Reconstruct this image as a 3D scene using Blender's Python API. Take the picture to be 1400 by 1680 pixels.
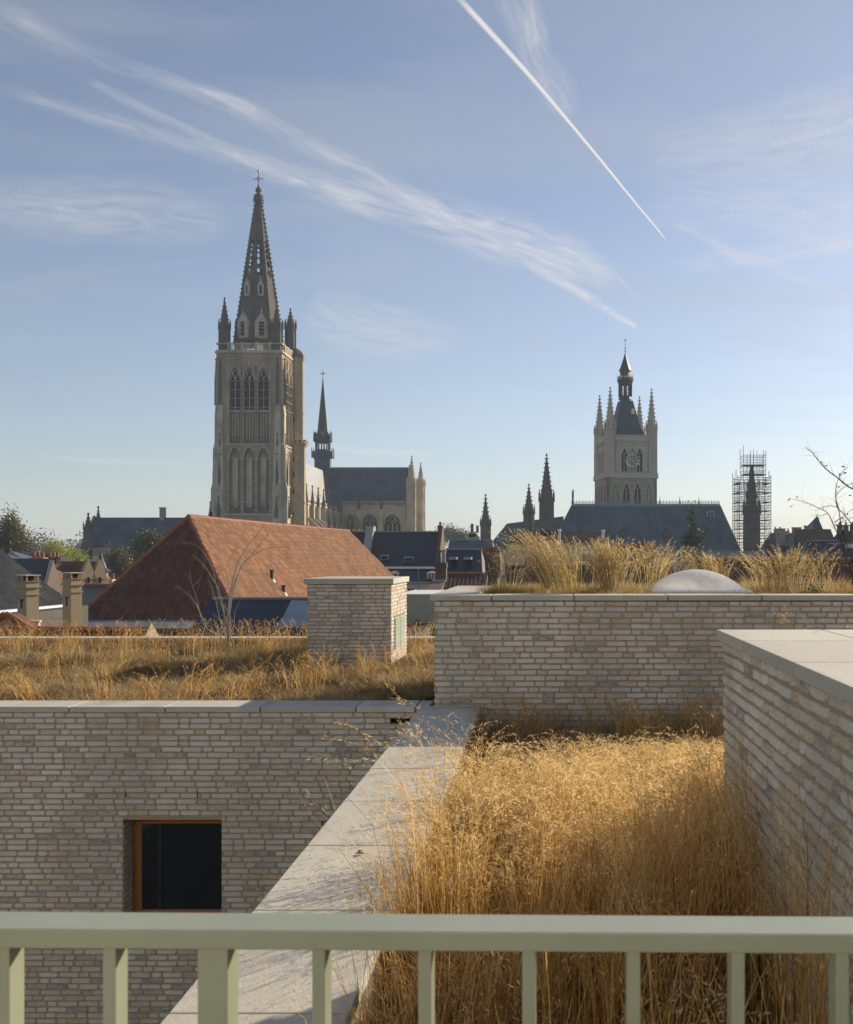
import bpy, bmesh, math, random
import numpy as np
from mathutils import Vector, Matrix
random.seed(7)
rng = np.random.default_rng(11)
R = math.radians
F = 1654.0          # focal length, photograph pixels
CX, CY = 895.0, 913.0   # principal point of the photograph
EZ = 12.0           # eye height above the street
for o in list(bpy.data.objects):
    bpy.data.objects.remove(o)
sc = bpy.context.scene
COL = sc.collection

# ------------------------------------------------------------------ camera
cam_d = bpy.data.cameras.new('camera')
cam = bpy.data.objects.new('camera', cam_d)
COL.objects.link(cam)
cam.location = (0, 0, EZ)
cam.rotation_euler = (R(90), 0, 0)
cam_d.sensor_fit = 'VERTICAL'
cam_d.sensor_height = 36.0
cam_d.sensor_width = 30.0
cam_d.lens = 36.0 * F / 1680.0
cam_d.shift_x = (700 - CX) / 1680.0
cam_d.shift_y = (CY - 840) / 1680.0
cam_d.clip_start = 0.05
cam_d.clip_end = 40000
cam_d.dof.use_dof = True
cam_d.dof.focus_distance = 17.0
cam_d.dof.aperture_fstop = 10.0
sc.camera = cam

# ------------------------------------------------------------------ light
SUN_AZ = R(41)      # from the view axis towards the right
SUN_EL = R(21)
sun_vec = Vector((math.sin(SUN_AZ) * math.cos(SUN_EL), math.cos(SUN_AZ) * math.cos(SUN_EL), math.sin(SUN_EL)))
sl = bpy.data.lights.new('sun', 'SUN')
sl.energy = 4.6
sl.angle = R(0.6)
sl.color = (1.0, 0.86, 0.66)
sun = bpy.data.objects.new('sun', sl)
COL.objects.link(sun)
sun.location = (20, 20, 60)
sun.rotation_euler = (-sun_vec).to_track_quat('-Z', 'Y').to_euler()

world = bpy.data.worlds.new('World')
sc.world = world
world.use_nodes = True
wn = world.node_tree.nodes
wl = world.node_tree.links
wn.clear()
wout = wn.new('ShaderNodeOutputWorld')
wbg = wn.new('ShaderNodeBackground')
wbg.inputs['Strength'].default_value = 0.071
sky = wn.new('ShaderNodeTexSky')
sky.sky_type = 'NISHITA'
sky.sun_disc = False
sky.sun_elevation = SUN_EL
sky.sun_rotation = SUN_AZ
sky.altitude = 0
sky.air_density = 1.0
sky.dust_density = 0.35
sky.ozone_density = 2.8
# thin streaky cirrus laid over the clear sky
tc = wn.new('ShaderNodeTexCoord')
sep = wn.new('ShaderNodeSeparateXYZ')
wl.new(tc.outputs['Generated'], sep.inputs[0])
mz = wn.new('ShaderNodeMath'); mz.operation = 'MAXIMUM'; mz.inputs[1].default_value = 0.03
wl.new(sep.outputs['Z'], mz.inputs[0])
dx = wn.new('ShaderNodeMath'); dx.operation = 'DIVIDE'
dy = wn.new('ShaderNodeMath'); dy.operation = 'DIVIDE'
wl.new(sep.outputs['X'], dx.inputs[0]); wl.new(mz.outputs[0], dx.inputs[1])
wl.new(sep.outputs['Y'], dy.inputs[0]); wl.new(mz.outputs[0], dy.inputs[1])
cmb = wn.new('ShaderNodeCombineXYZ')
wl.new(dx.outputs[0], cmb.inputs[0]); wl.new(dy.outputs[0], cmb.inputs[1])
mp = wn.new('ShaderNodeMapping')
mp.inputs['Rotation'].default_value = (0, 0, R(-28))
mp.inputs['Scale'].default_value = (0.55, 0.9, 1)
wl.new(cmb.outputs[0], mp.inputs['Vector'])
n1 = wn.new('ShaderNodeTexNoise')
n1.inputs['Scale'].default_value = 1.6
n1.inputs['Detail'].default_value = 9
n1.inputs['Roughness'].default_value = 0.55
n1.inputs['Distortion'].default_value = 0.6
wl.new(mp.outputs[0], n1.inputs['Vector'])
cr = wn.new('ShaderNodeMapRange')
cr.inputs['From Min'].default_value = 0.42
cr.inputs['From Max'].default_value = 0.80
cr.inputs['To Min'].default_value = 0.0
cr.inputs['To Max'].default_value = 0.40
wl.new(n1.outputs['Fac'], cr.inputs['Value'])
mx = wn.new('ShaderNodeMixRGB')
fd = wn.new('ShaderNodeMapRange'); fd.inputs['From Min'].default_value = .06; fd.inputs['From Max'].default_value = .24
wl.new(sep.outputs['Z'], fd.inputs['Value'])
fm = wn.new('ShaderNodeMath'); fm.operation = 'MULTIPLY'
wl.new(cr.outputs[0], fm.inputs[0]); wl.new(fd.outputs[0], fm.inputs[1])
wl.new(fm.outputs[0], mx.inputs['Fac'])
hs = wn.new('ShaderNodeHueSaturation')
hs.inputs['Saturation'].default_value = 0.80
wl.new(sky.outputs[0], hs.inputs['Color'])
gn = wn.new('ShaderNodeMixRGB'); gn.blend_type = 'MULTIPLY'; gn.inputs['Fac'].default_value = 1; gn.inputs['Color2'].default_value = (1.03, .985, 1.01, 1)
wl.new(hs.outputs[0], gn.inputs['Color1']); wl.new(gn.outputs[0], mx.inputs['Color1'])
mx.inputs['Color2'].default_value = (4.4, 4.7, 4.9, 1)
wl.new(mx.outputs[0], wbg.inputs['Color'])
wl.new(wbg.outputs[0], wout.inputs['Surface'])
vs = sc.view_settings
vs.view_transform = 'Standard'
vs.look = 'None'
vs.gamma = 1
vs.exposure = 0.68
vs.use_curve_mapping = False
sc.render.engine = 'CYCLES'
sc.cycles.volume_bounces = 1
sc.cycles.transparent_max_bounces = 24

# ------------------------------------------------------------------ materials
MATS = {}
def mat(name, c1, c2=None, scale=4.0, rough=0.85, bump=0.0, bscale=None, c3=None, c3amt=0.0, c3scale=1.0,
        metal=0.0, stretch=(1, 1, 1), spec=0.3, coord='world', detail=6):
    m = bpy.data.materials.new(name)
    m.use_nodes = True
    nt = m.node_tree; nd = nt.nodes; lk = nt.links
    b = nd['Principled BSDF']
    b.inputs['Roughness'].default_value = rough
    b.inputs['Metallic'].default_value = metal
    b.inputs['Specular IOR Level'].default_value = spec
    c2 = c2 or c1
    if coord == 'world':
        g = nd.new('ShaderNodeNewGeometry'); src = g.outputs['Position']
    else:
        g = nd.new('ShaderNodeTexCoord'); src = g.outputs['Object']
    mp = nd.new('ShaderNodeMapping'); mp.inputs['Scale'].default_value = stretch
    lk.new(src, mp.inputs['Vector'])
    n = nd.new('ShaderNodeTexNoise'); n.inputs['Scale'].default_value = scale; n.inputs['Detail'].default_value = detail
    n.inputs['Roughness'].default_value = 0.65
    lk.new(mp.outputs[0], n.inputs['Vector'])
    r = nd.new('ShaderNodeMapRange'); r.inputs['From Min'].default_value = 0.3; r.inputs['From Max'].default_value = 0.7
    lk.new(n.outputs['Fac'], r.inputs['Value'])
    x = nd.new('ShaderNodeMixRGB'); x.inputs['Color1'].default_value = (*c1, 1); x.inputs['Color2'].default_value = (*c2, 1)
    lk.new(r.outputs[0], x.inputs['Fac'])
    last = x.outputs[0]
    if c3:
        n3 = nd.new('ShaderNodeTexNoise'); n3.inputs['Scale'].default_value = c3scale; n3.inputs['Detail'].default_value = 8
        lk.new(mp.outputs[0], n3.inputs['Vector'])
        r3 = nd.new('ShaderNodeMapRange'); r3.inputs['From Min'].default_value = 0.5; r3.inputs['From Max'].default_value = 0.72
        r3.inputs['To Max'].default_value = c3amt
        lk.new(n3.outputs['Fac'], r3.inputs['Value'])
        x3 = nd.new('ShaderNodeMixRGB'); x3.inputs['Color2'].default_value = (*c3, 1)
        lk.new(r3.outputs[0], x3.inputs['Fac']); lk.new(last, x3.inputs['Color1']); last = x3.outputs[0]
    if name == 'coping_concrete':
        oi = nd.new('ShaderNodeObjectInfo'); ro = nd.new('ShaderNodeMapRange'); ro.inputs['To Min'].default_value = .88; ro.inputs['To Max'].default_value = 1.06
        lk.new(oi.outputs['Random'], ro.inputs['Value'])
        xo = nd.new('ShaderNodeMixRGB'); xo.blend_type = 'MULTIPLY'; xo.inputs['Fac'].default_value = 1
        lk.new(last, xo.inputs['Color1']); lk.new(ro.outputs[0], xo.inputs['Color2']); last = xo.outputs[0]
    if 'pantile' in name or name == 'brown_roof':
        at = nd.new('ShaderNodeAttribute'); at.attribute_name = 'rnd'
        rr = nd.new('ShaderNodeMapRange'); rr.inputs['To Min'].default_value = .80; rr.inputs['To Max'].default_value = 1.25
        lk.new(at.outputs['Fac'], rr.inputs['Value'])
        xm = nd.new('ShaderNodeMixRGB'); xm.blend_type = 'MULTIPLY'; xm.inputs['Fac'].default_value = 1
        lk.new(last, xm.inputs['Color1']); lk.new(rr.outputs[0], xm.inputs['Color2']); last = xm.outputs[0]
    lk.new(last, b.inputs['Base Color'])
    if bump:
        nb = nd.new('ShaderNodeTexNoise'); nb.inputs['Scale'].default_value = bscale or scale * 6; nb.inputs['Detail'].default_value = 5
        lk.new(mp.outputs[0], nb.inputs['Vector'])
        bp = nd.new('ShaderNodeBump'); bp.inputs['Strength'].default_value = bump; bp.inputs['Distance'].default_value = 0.02
        lk.new(nb.outputs['Fac'], bp.inputs['Height']); lk.new(bp.outputs[0], b.inputs['Normal'])
    MATS[name] = m
    return m

def courses_mat(name, c1, c2, mortar, bw, bh, rough=0.9, axis='z', mfac=1.0, c3=None, spec=0.3, msize=0.02):
    """masonry or slates too far away to build one by one: a brick texture in object space"""
    m = bpy.data.materials.new(name); m.use_nodes = True
    nt = m.node_tree; nd = nt.nodes; lk = nt.links; b = nd['Principled BSDF']
    b.inputs['Roughness'].default_value = rough
    b.inputs['Specular IOR Level'].default_value = spec
    g = nd.new('ShaderNodeNewGeometry'); s = nd.new('ShaderNodeSeparateXYZ'); lk.new(g.outputs['Position'], s.inputs[0])
    ad = nd.new('ShaderNodeMath'); ad.operation = 'ADD'; lk.new(s.outputs['X'], ad.inputs[0]); lk.new(s.outputs['Y'], ad.inputs[1])
    c = nd.new('ShaderNodeCombineXYZ'); lk.new(ad.outputs[0], c.inputs[0]); lk.new(s.outputs['Z'], c.inputs[1])
    t = nd.new('ShaderNodeTexBrick'); t.inputs['Scale'].default_value = 1.0
    t.inputs['Brick Width'].default_value = bw; t.inputs['Row Height'].default_value = bh; t.inputs['Mortar Size'].default_value = msize * bh * 4
    t.inputs['Color1'].default_value = (*c1, 1); t.inputs['Color2'].default_value = (*c2, 1); t.inputs['Mortar'].default_value = (*mortar, 1)
    lk.new(c.outputs[0], t.inputs['Vector'])
    n = nd.new('ShaderNodeTexNoise'); n.inputs['Scale'].default_value = 0.35; n.inputs['Detail'].default_value = 8
    mpp = nd.new('ShaderNodeMapping'); mpp.inputs['Scale'].default_value = (1, 1, 0.3); lk.new(g.outputs['Position'], mpp.inputs[0]); lk.new(mpp.outputs[0], n.inputs['Vector'])
    r = nd.new('ShaderNodeMapRange'); r.inputs['From Min'].default_value = 0.35; r.inputs['From Max'].default_value = 0.7; r.inputs['To Max'].default_value = 0.7
    lk.new(n.outputs['Fac'], r.inputs['Value'])
    x = nd.new('ShaderNodeMixRGB'); x.inputs['Color2'].default_value = (*(c3 or mortar), 1)
    lk.new(r.outputs[0], x.inputs['Fac']); lk.new(t.outputs['Color'], x.inputs['Color1']); lk.new(x.outputs[0], b.inputs['Base Color'])
    bp = nd.new('ShaderNodeBump'); bp.inputs['Strength'].default_value = 0.4; bp.inputs['Distance'].default_value = 0.03; bp.invert = True
    lk.new(t.outputs['Fac'], bp.inputs['Height']); lk.new(bp.outputs[0], b.inputs['Normal'])
    MATS[name] = m
    return m

def brick_mat():
    m = bpy.data.materials.new('hand_made_brick'); m.use_nodes = True
    nt = m.node_tree; nd = nt.nodes; lk = nt.links; b = nd['Principled BSDF']
    b.inputs['Roughness'].default_value = 0.9; b.inputs['Specular IOR Level'].default_value = 0.2
    at = nd.new('ShaderNodeAttribute'); at.attribute_name = 'rnd'
    oi = nd.new('ShaderNodeObjectInfo')
    ad = nd.new('ShaderNodeMath'); ad.operation = 'ADD'; lk.new(at.outputs['Fac'], ad.inputs[0]); lk.new(oi.outputs['Random'], ad.inputs[1])
    fr = nd.new('ShaderNodeMath'); fr.operation = 'FRACT'; lk.new(ad.outputs[0], fr.inputs[0])
    cr = nd.new('ShaderNodeValToRGB'); cr.color_ramp.interpolation = 'LINEAR'
    e = cr.color_ramp.elements
    e[0].position = 0.0; e[0].color = (.50, .455, .38, 1)
    e[1].position = 1.0; e[1].color = (.62, .57, .48, 1)
    for p, c in ((.14, (.72, .67, .58)), (.24, (.58, .53, .45)), (.36, (.69, .64, .56)), (.44, (.55, .45, .31)), (.49, (.52, .40, .25)), (.54, (.74, .69, .61)),
                 (.66, (.52, .485, .43)), (.74, (.68, .63, .55)), (.80, (.56, .46, .33)), (.87, (.38, .355, .32)), (.90, (.27, .26, .25)), (.94, (.60, .55, .46))):
        k = e.new(p); k.color = (*c, 1)
    lk.new(fr.outputs[0], cr.inputs['Fac'])
    g = nd.new('ShaderNodeNewGeometry')
    mp = nd.new('ShaderNodeMapping'); mp.inputs['Scale'].default_value = (1, 1, 2.2); lk.new(g.outputs['Position'], mp.inputs[0])
    # limewash smears
    n = nd.new('ShaderNodeTexNoise'); n.inputs['Scale'].default_value = 13; n.inputs['Detail'].default_value = 8; n.inputs['Roughness'].default_value = .7; n.inputs['Distortion'].default_value = .8
    lk.new(mp.outputs[0], n.inputs['Vector'])
    r = nd.new('ShaderNodeMapRange'); r.inputs['From Min'].default_value = .42; r.inputs['From Max'].default_value = .66; r.inputs['To Max'].default_value = .75
    lk.new(n.outputs['Fac'], r.inputs['Value'])
    x = nd.new('ShaderNodeMixRGB'); x.inputs['Color2'].default_value = (.74, .68, .58, 1); lk.new(r.outputs[0], x.inputs['Fac']); lk.new(cr.outputs[0], x.inputs['Color1'])
    # blue black firing marks
    n2 = nd.new('ShaderNodeTexNoise'); n2.inputs['Scale'].default_value = 19; n2.inputs['Detail'].default_value = 9; n2.inputs['Roughness'].default_value = .75; n2.inputs['Distortion'].default_value = 1.6
    mp2 = nd.new('ShaderNodeMapping'); mp2.inputs['Location'].default_value = (7, 3, 1); mp2.inputs['Scale'].default_value = (1, 1, 2.0); lk.new(g.outputs['Position'], mp2.inputs[0]); lk.new(mp2.outputs[0], n2.inputs['Vector'])
    r2 = nd.new('ShaderNodeMapRange'); r2.inputs['From Min'].default_value = .60; r2.inputs['From Max'].default_value = .69; r2.inputs['To Max'].default_value = .7
    lk.new(n2.outputs['Fac'], r2.inputs['Value'])
    x2 = nd.new('ShaderNodeMixRGB'); x2.inputs['Color2'].default_value = (.17, .17, .185, 1); lk.new(r2.outputs[0], x2.inputs['Fac']); lk.new(x.outputs[0], x2.inputs['Color1'])
    # fine grain
    n3 = nd.new('ShaderNodeTexNoise'); n3.inputs['Scale'].default_value = 110; n3.inputs['Detail'].default_value = 4; lk.new(g.outputs['Position'], n3.inputs['Vector'])
    r3 = nd.new('ShaderNodeMapRange'); r3.inputs['To Min'].default_value = .78; r3.inputs['To Max'].default_value = 1.2; lk.new(n3.outputs['Fac'], r3.inputs['Value'])
    x3 = nd.new('ShaderNodeMixRGB'); x3.blend_type = 'MULTIPLY'; x3.inputs['Fac'].default_value = 1; lk.new(x2.outputs[0], x3.inputs['Color1']); lk.new(r3.outputs[0], x3.inputs['Color2'])
    ns = nd.new('ShaderNodeTexNoise'); ns.inputs['Scale'].default_value = 1.6; ns.inputs['Detail'].default_value = 5
    ms = nd.new('ShaderNodeMapping'); ms.inputs['Scale'].default_value = (1, 1, .35); lk.new(g.outputs['Position'], ms.inputs[0]); lk.new(ms.outputs[0], ns.inputs['Vector'])
    rs_ = nd.new('ShaderNodeMapRange'); rs_.inputs['From Min'].default_value = .32; rs_.inputs['From Max'].default_value = .68; rs_.inputs['To Min'].default_value = .80; rs_.inputs['To Max'].default_value = 1.12; lk.new(ns.outputs['Fac'], rs_.inputs['Value'])
    x4 = nd.new('ShaderNodeMixRGB'); x4.blend_type = 'MULTIPLY'; x4.inputs['Fac'].default_value = 1; lk.new(x3.outputs[0], x4.inputs['Color1']); lk.new(rs_.outputs[0], x4.inputs['Color2'])
    lk.new(x4.outputs[0], b.inputs['Base Color'])
    bp = nd.new('ShaderNodeBump'); bp.inputs['Strength'].default_value = .7; bp.inputs['Distance'].default_value = .006
    lk.new(n.outputs['Fac'], bp.inputs['Height']); lk.new(bp.outputs[0], b.inputs['Normal'])
    MATS['brick'] = m
    return m

def grass_mat(name, stops, trans=0.5):
    m = bpy.data.materials.new(name); m.use_nodes = True
    nt = m.node_tree; nd = nt.nodes; lk = nt.links
    nd.remove(nd['Principled BSDF']); out = nd['Material Output']
    at = nd.new('ShaderNodeAttribute'); at.attribute_name = 'rnd'
    cr = nd.new('ShaderNodeValToRGB'); e = cr.color_ramp.elements
    e[0].position = stops[0][0]; e[0].color = (*stops[0][1], 1); e[1].position = stops[-1][0]; e[1].color = (*stops[-1][1], 1)
    for p, c in stops[1:-1]:
        k = e.new(p); k.color = (*c, 1)
    lk.new(at.outputs['Fac'], cr.inputs['Fac'])
    d = nd.new('ShaderNodeBsdfDiffuse'); t = nd.new('ShaderNodeBsdfTranslucent'); mxs = nd.new('ShaderNodeMixShader'); mxs.inputs[0].default_value = trans
    gl = nd.new('ShaderNodeBsdfGlossy'); gl.inputs['Roughness'].default_value = .45; gl.inputs['Color'].default_value = (.8, .7, .55, 1)
    mx2 = nd.new('ShaderNodeMixShader'); mx2.inputs[0].default_value = .06
    lk.new(cr.outputs[0], d.inputs['Color']); lk.new(cr.outputs[0], t.inputs['Color'])
    lk.new(d.outputs[0], mxs.inputs[1]); lk.new(t.outputs[0], mxs.inputs[2]); lk.new(mxs.outputs[0], mx2.inputs[1]); lk.new(gl.outputs[0], mx2.inputs[2]); lk.new(mx2.outputs[0], out.inputs['Surface'])
    MATS[name] = m
    return m

brick_mat()
mat('mortar', (.43, .35, .23), (.36, .29, .195), 6, .95, .5, 60)
mat('coping_concrete', (.56, .53, .455), (.49, .46, .39), 3.0, .8, .15, 90, c3=(.36, .335, .28), c3amt=.55, c3scale=2.2, stretch=(1, .35, 1))
mat('rail_paint', (.315, .335, .25), (.285, .31, .215), 9, .3, .04, 260, spec=.7, c3=(.235, .25, .175), c3amt=.35, c3scale=5)
mat('window_wood', (.46, .17, .035), (.34, .11, .022), 4, .5, .1, 60, stretch=(6, 6, 1), spec=.4)
mat('dark_interior', (.012, .012, .013), (.03, .028, .026), 1.2, .9)
mat('soil', (.06, .042, .026), (.10, .07, .04), 9, 1.0, .8, 40)
mat('courtyard_paving', (.16, .15, .14), (.2, .19, .17), 1.5, .9)
mat('town_ground', (.07, .07, .06), (.05, .065, .035), .06, 1)
mat('limestone', (.62, .53, .40), (.48, .40, .29), .7, .9, .5, 2.2, c3=(.12, .105, .09), c3amt=.7, c3scale=.35, stretch=(1, 1, .45))
mat('sooted_stone', (.155, .135, .112), (.085, .078, .07), .6, .9, .4, 3, stretch=(1, 1, .5))
courses_mat('tower_masonry', (.52, .41, .26), (.41, .315, .19), (.26, .21, .15), 1.1, .42, c3=(.22, .185, .14))
courses_mat('pale_masonry', (.60, .53, .42), (.50, .44, .35), (.36, .32, .26), 1.0, .40, c3=(.40, .355, .29))
courses_mat('rubble_masonry', (.46, .39, .29), (.30, .255, .19), (.24, .21, .165), .7, .33, c3=(.27, .235, .18))
courses_mat('slate', (.026, .038, .060), (.018, .028, .046), (.018, .021, .03), .35, .22, rough=.55, spec=.5, c3=(.036, .043, .057), msize=.05)
courses_mat('weathered_haze_slate', (.046, .098, .142), (.034, .072, .108), (.018, .024, .034), .6, .35, rough=.6, spec=.35, c3=(.07, .12, .16), msize=.05)  # weathered far slates, with blue of the distant haze put into the colour
courses_mat('nave_slate', (.085, .092, .10), (.070, .078, .09), (.05, .055, .06), .6, .35, rough=.38, spec=.8, c3=(.11, .115, .12), msize=.05)
courses_mat('near_slate', (.030, .044, .082), (.020, .031, .060), (.012, .016, .026), .30, .13, rough=.5, spec=.5, c3=(.045, .057, .085), msize=.09)
courses_mat('red_far_brick', (.28, .095, .05), (.20, .065, .04), (.14, .10, .08), .23, .075, c3=(.10, .05, .035), msize=.15)
courses_mat('yellow_far_brick', (.62, .46, .26), (.50, .36, .20), (.36, .29, .19), .23, .075, c3=(.40, .30, .17), msize=.15)
courses_mat('pink_far_brick', (.50, .31, .24), (.42, .25, .19), (.5, .40, .33), .23, .085, c3=(.45, .3, .22), msize=.22)
courses_mat('dark_far_brick', (.13, .115, .10), (.09, .08, .07), (.12, .11, .10), .23, .075, c3=(.06, .055, .05), msize=.15)
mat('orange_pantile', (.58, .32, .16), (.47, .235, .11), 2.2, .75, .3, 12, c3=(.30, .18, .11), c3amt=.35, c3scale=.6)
mat('red_and_shade_pantile', (.175, .072, .042), (.14, .056, .035), 3, .7, .3, 12, c3=(.07, .045, .03), c3amt=.3, c3scale=.8)  # red roofs; on the orange roof's hip its darkness stands in for shade
mat('dark_pantile', (.12, .115, .105), (.085, .08, .072), 3, .42, .3, 12, c3=(.18, .17, .12), c3amt=.5, c3scale=.8, spec=.5)
mat('brown_roof', (.13, .065, .045), (.085, .048, .036), 2, .8, .2, 8)
mat('ridge_tile', (.42, .15, .07), (.28, .095, .05), 3, .7, .2, 20)
mat('lead', (.20, .225, .26), (.15, .17, .20), 2, .45, .1, spec=.6)
mat('zinc', (.30, .34, .40), (.24, .275, .33), 1.5, .4, .1, spec=.5)
mat('pale_gutter', (.66, .64, .68), (.60, .58, .62), 2, .55)
mat('render_grey', (.36, .36, .35), (.29, .29, .28), 1, .9)
mat('render_white', (.62, .62, .60), (.55, .55, .52), 1, .9)
mat('render_cream', (.55, .49, .36), (.48, .42, .30), 1, .9)
mat('olive_render', (.36, .35, .27), (.32, .31, .24), 1.5, .9)
mat('bitumen', (.022, .022, .025), (.035, .035, .037), 2, .7)
mat('black_metal', (.018, .018, .020), None, 2, .5)
mat('gold', (.95, .86, .54), (.88, .76, .42), 3, .5, metal=.0, spec=.6)
mat('window_glass', (.008, .009, .010), (.014, .015, .017), .6, .05, spec=.45)
mat('white_paint', (.75, .75, .73), (.68, .68, .66), 2, .6)
mat('belfry_dark', (.016, .020, .028), (.03, .036, .048), .8, .7, spec=.2)
mat('bark', (.11, .085, .065), (.065, .05, .04), 12, .9, .3)
mat('pale_bark', (.52, .45, .36), (.30, .25, .19), 14, .85, .3)
mat('scaffold_steel', (.12, .11, .10), (.07, .065, .06), 2, .6)
mat('scaffold_board', (.075, .06, .045), (.05, .04, .03), 2, .9)
mat('net', (.30, .33, .37), (.22, .25, .29), .5, .95)
mat('leaf_green', (.10, .14, .03), (.05, .085, .018), 1.4, .7)
for nm, cs in (('crown_green', [(0, (.05, .08, .014)), (.35, (.24, .30, .035)), (1, (.60, .58, .08))]),
               ('crown_rust', [(0, (.03, .032, .014)), (.5, (.085, .075, .028)), (1, (.21, .14, .05))]),
               ('crown_dark', [(0, (.022, .035, .014)), (1, (.07, .085, .03))]),
               ('crown_fir', [(0, (.02, .038, .024)), (1, (.055, .085, .05))]),
               ('autumn_leaf', [(0, (.20, .11, .02)), (1, (.45, .36, .06))]),
               ('acrylic', [(0, (.86, .85, .83)), (1, (.86, .85, .83))]),
               ('gold_grass', [(0, (.25, .115, .016)), (.35, (.52, .275, .052)), (.7, (.74, .46, .14)), (1, (.86, .66, .33))]),
               ('seed_head', [(0, (.52, .31, .09)), (.5, (.80, .57, .24)), (1, (.93, .78, .47))]),
               ('orange_grass', [(0, (.20, .09, .015)), (.5, (.42, .21, .04)), (1, (.60, .37, .11))]),
               ('dry_grass', [(0, (.05, .035, .016)), (.3, (.24, .155, .065)), (.62, (.52, .37, .175)), (1, (.80, .66, .41))]),
               ('roof_grass', [(0, (.12, .13, .03)), (.3, (.32, .21, .06)), (.7, (.66, .49, .22)), (1, (.86, .72, .42))]),
               ('sedum', [(0, (.04, .06, .03)), (1, (.16, .10, .05))])):
    grass_mat(nm, cs)

def dome_mat():
    m = bpy.data.materials.new('acrylic_dome'); m.use_nodes = True
    nt = m.node_tree; nd = nt.nodes; lk = nt.links; nd.remove(nd['Principled BSDF']); out = nd['Material Output']
    tr = nd.new('ShaderNodeBsdfTransparent'); tr.inputs['Color'].default_value = (.95, .95, .95, 1)
    d = nd.new('ShaderNodeBsdfDiffuse'); d.inputs['Color'].default_value = (.9, .89, .87, 1)
    t = nd.new('ShaderNodeBsdfTranslucent'); t.inputs['Color'].default_value = (.93, .92, .90, 1)
    gl = nd.new('ShaderNodeBsdfGlossy'); gl.inputs['Roughness'].default_value = .12
    a = nd.new('ShaderNodeMixShader'); a.inputs[0].default_value = .55; lk.new(d.outputs[0], a.inputs[1]); lk.new(t.outputs[0], a.inputs[2])
    b = nd.new('ShaderNodeMixShader'); b.inputs[0].default_value = .62; lk.new(tr.outputs[0], b.inputs[1]); lk.new(a.outputs[0], b.inputs[2])
    c = nd.new('ShaderNodeMixShader'); c.inputs[0].default_value = .05; lk.new(b.outputs[0], c.inputs[1]); lk.new(gl.outputs[0], c.inputs[2]); lk.new(c.outputs[0], out.inputs['Surface'])
    MATS['acrylic_dome'] = m
dome_mat()
mat('white_acrylic', (.82, .81, .79), None, 2, .3)
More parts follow.
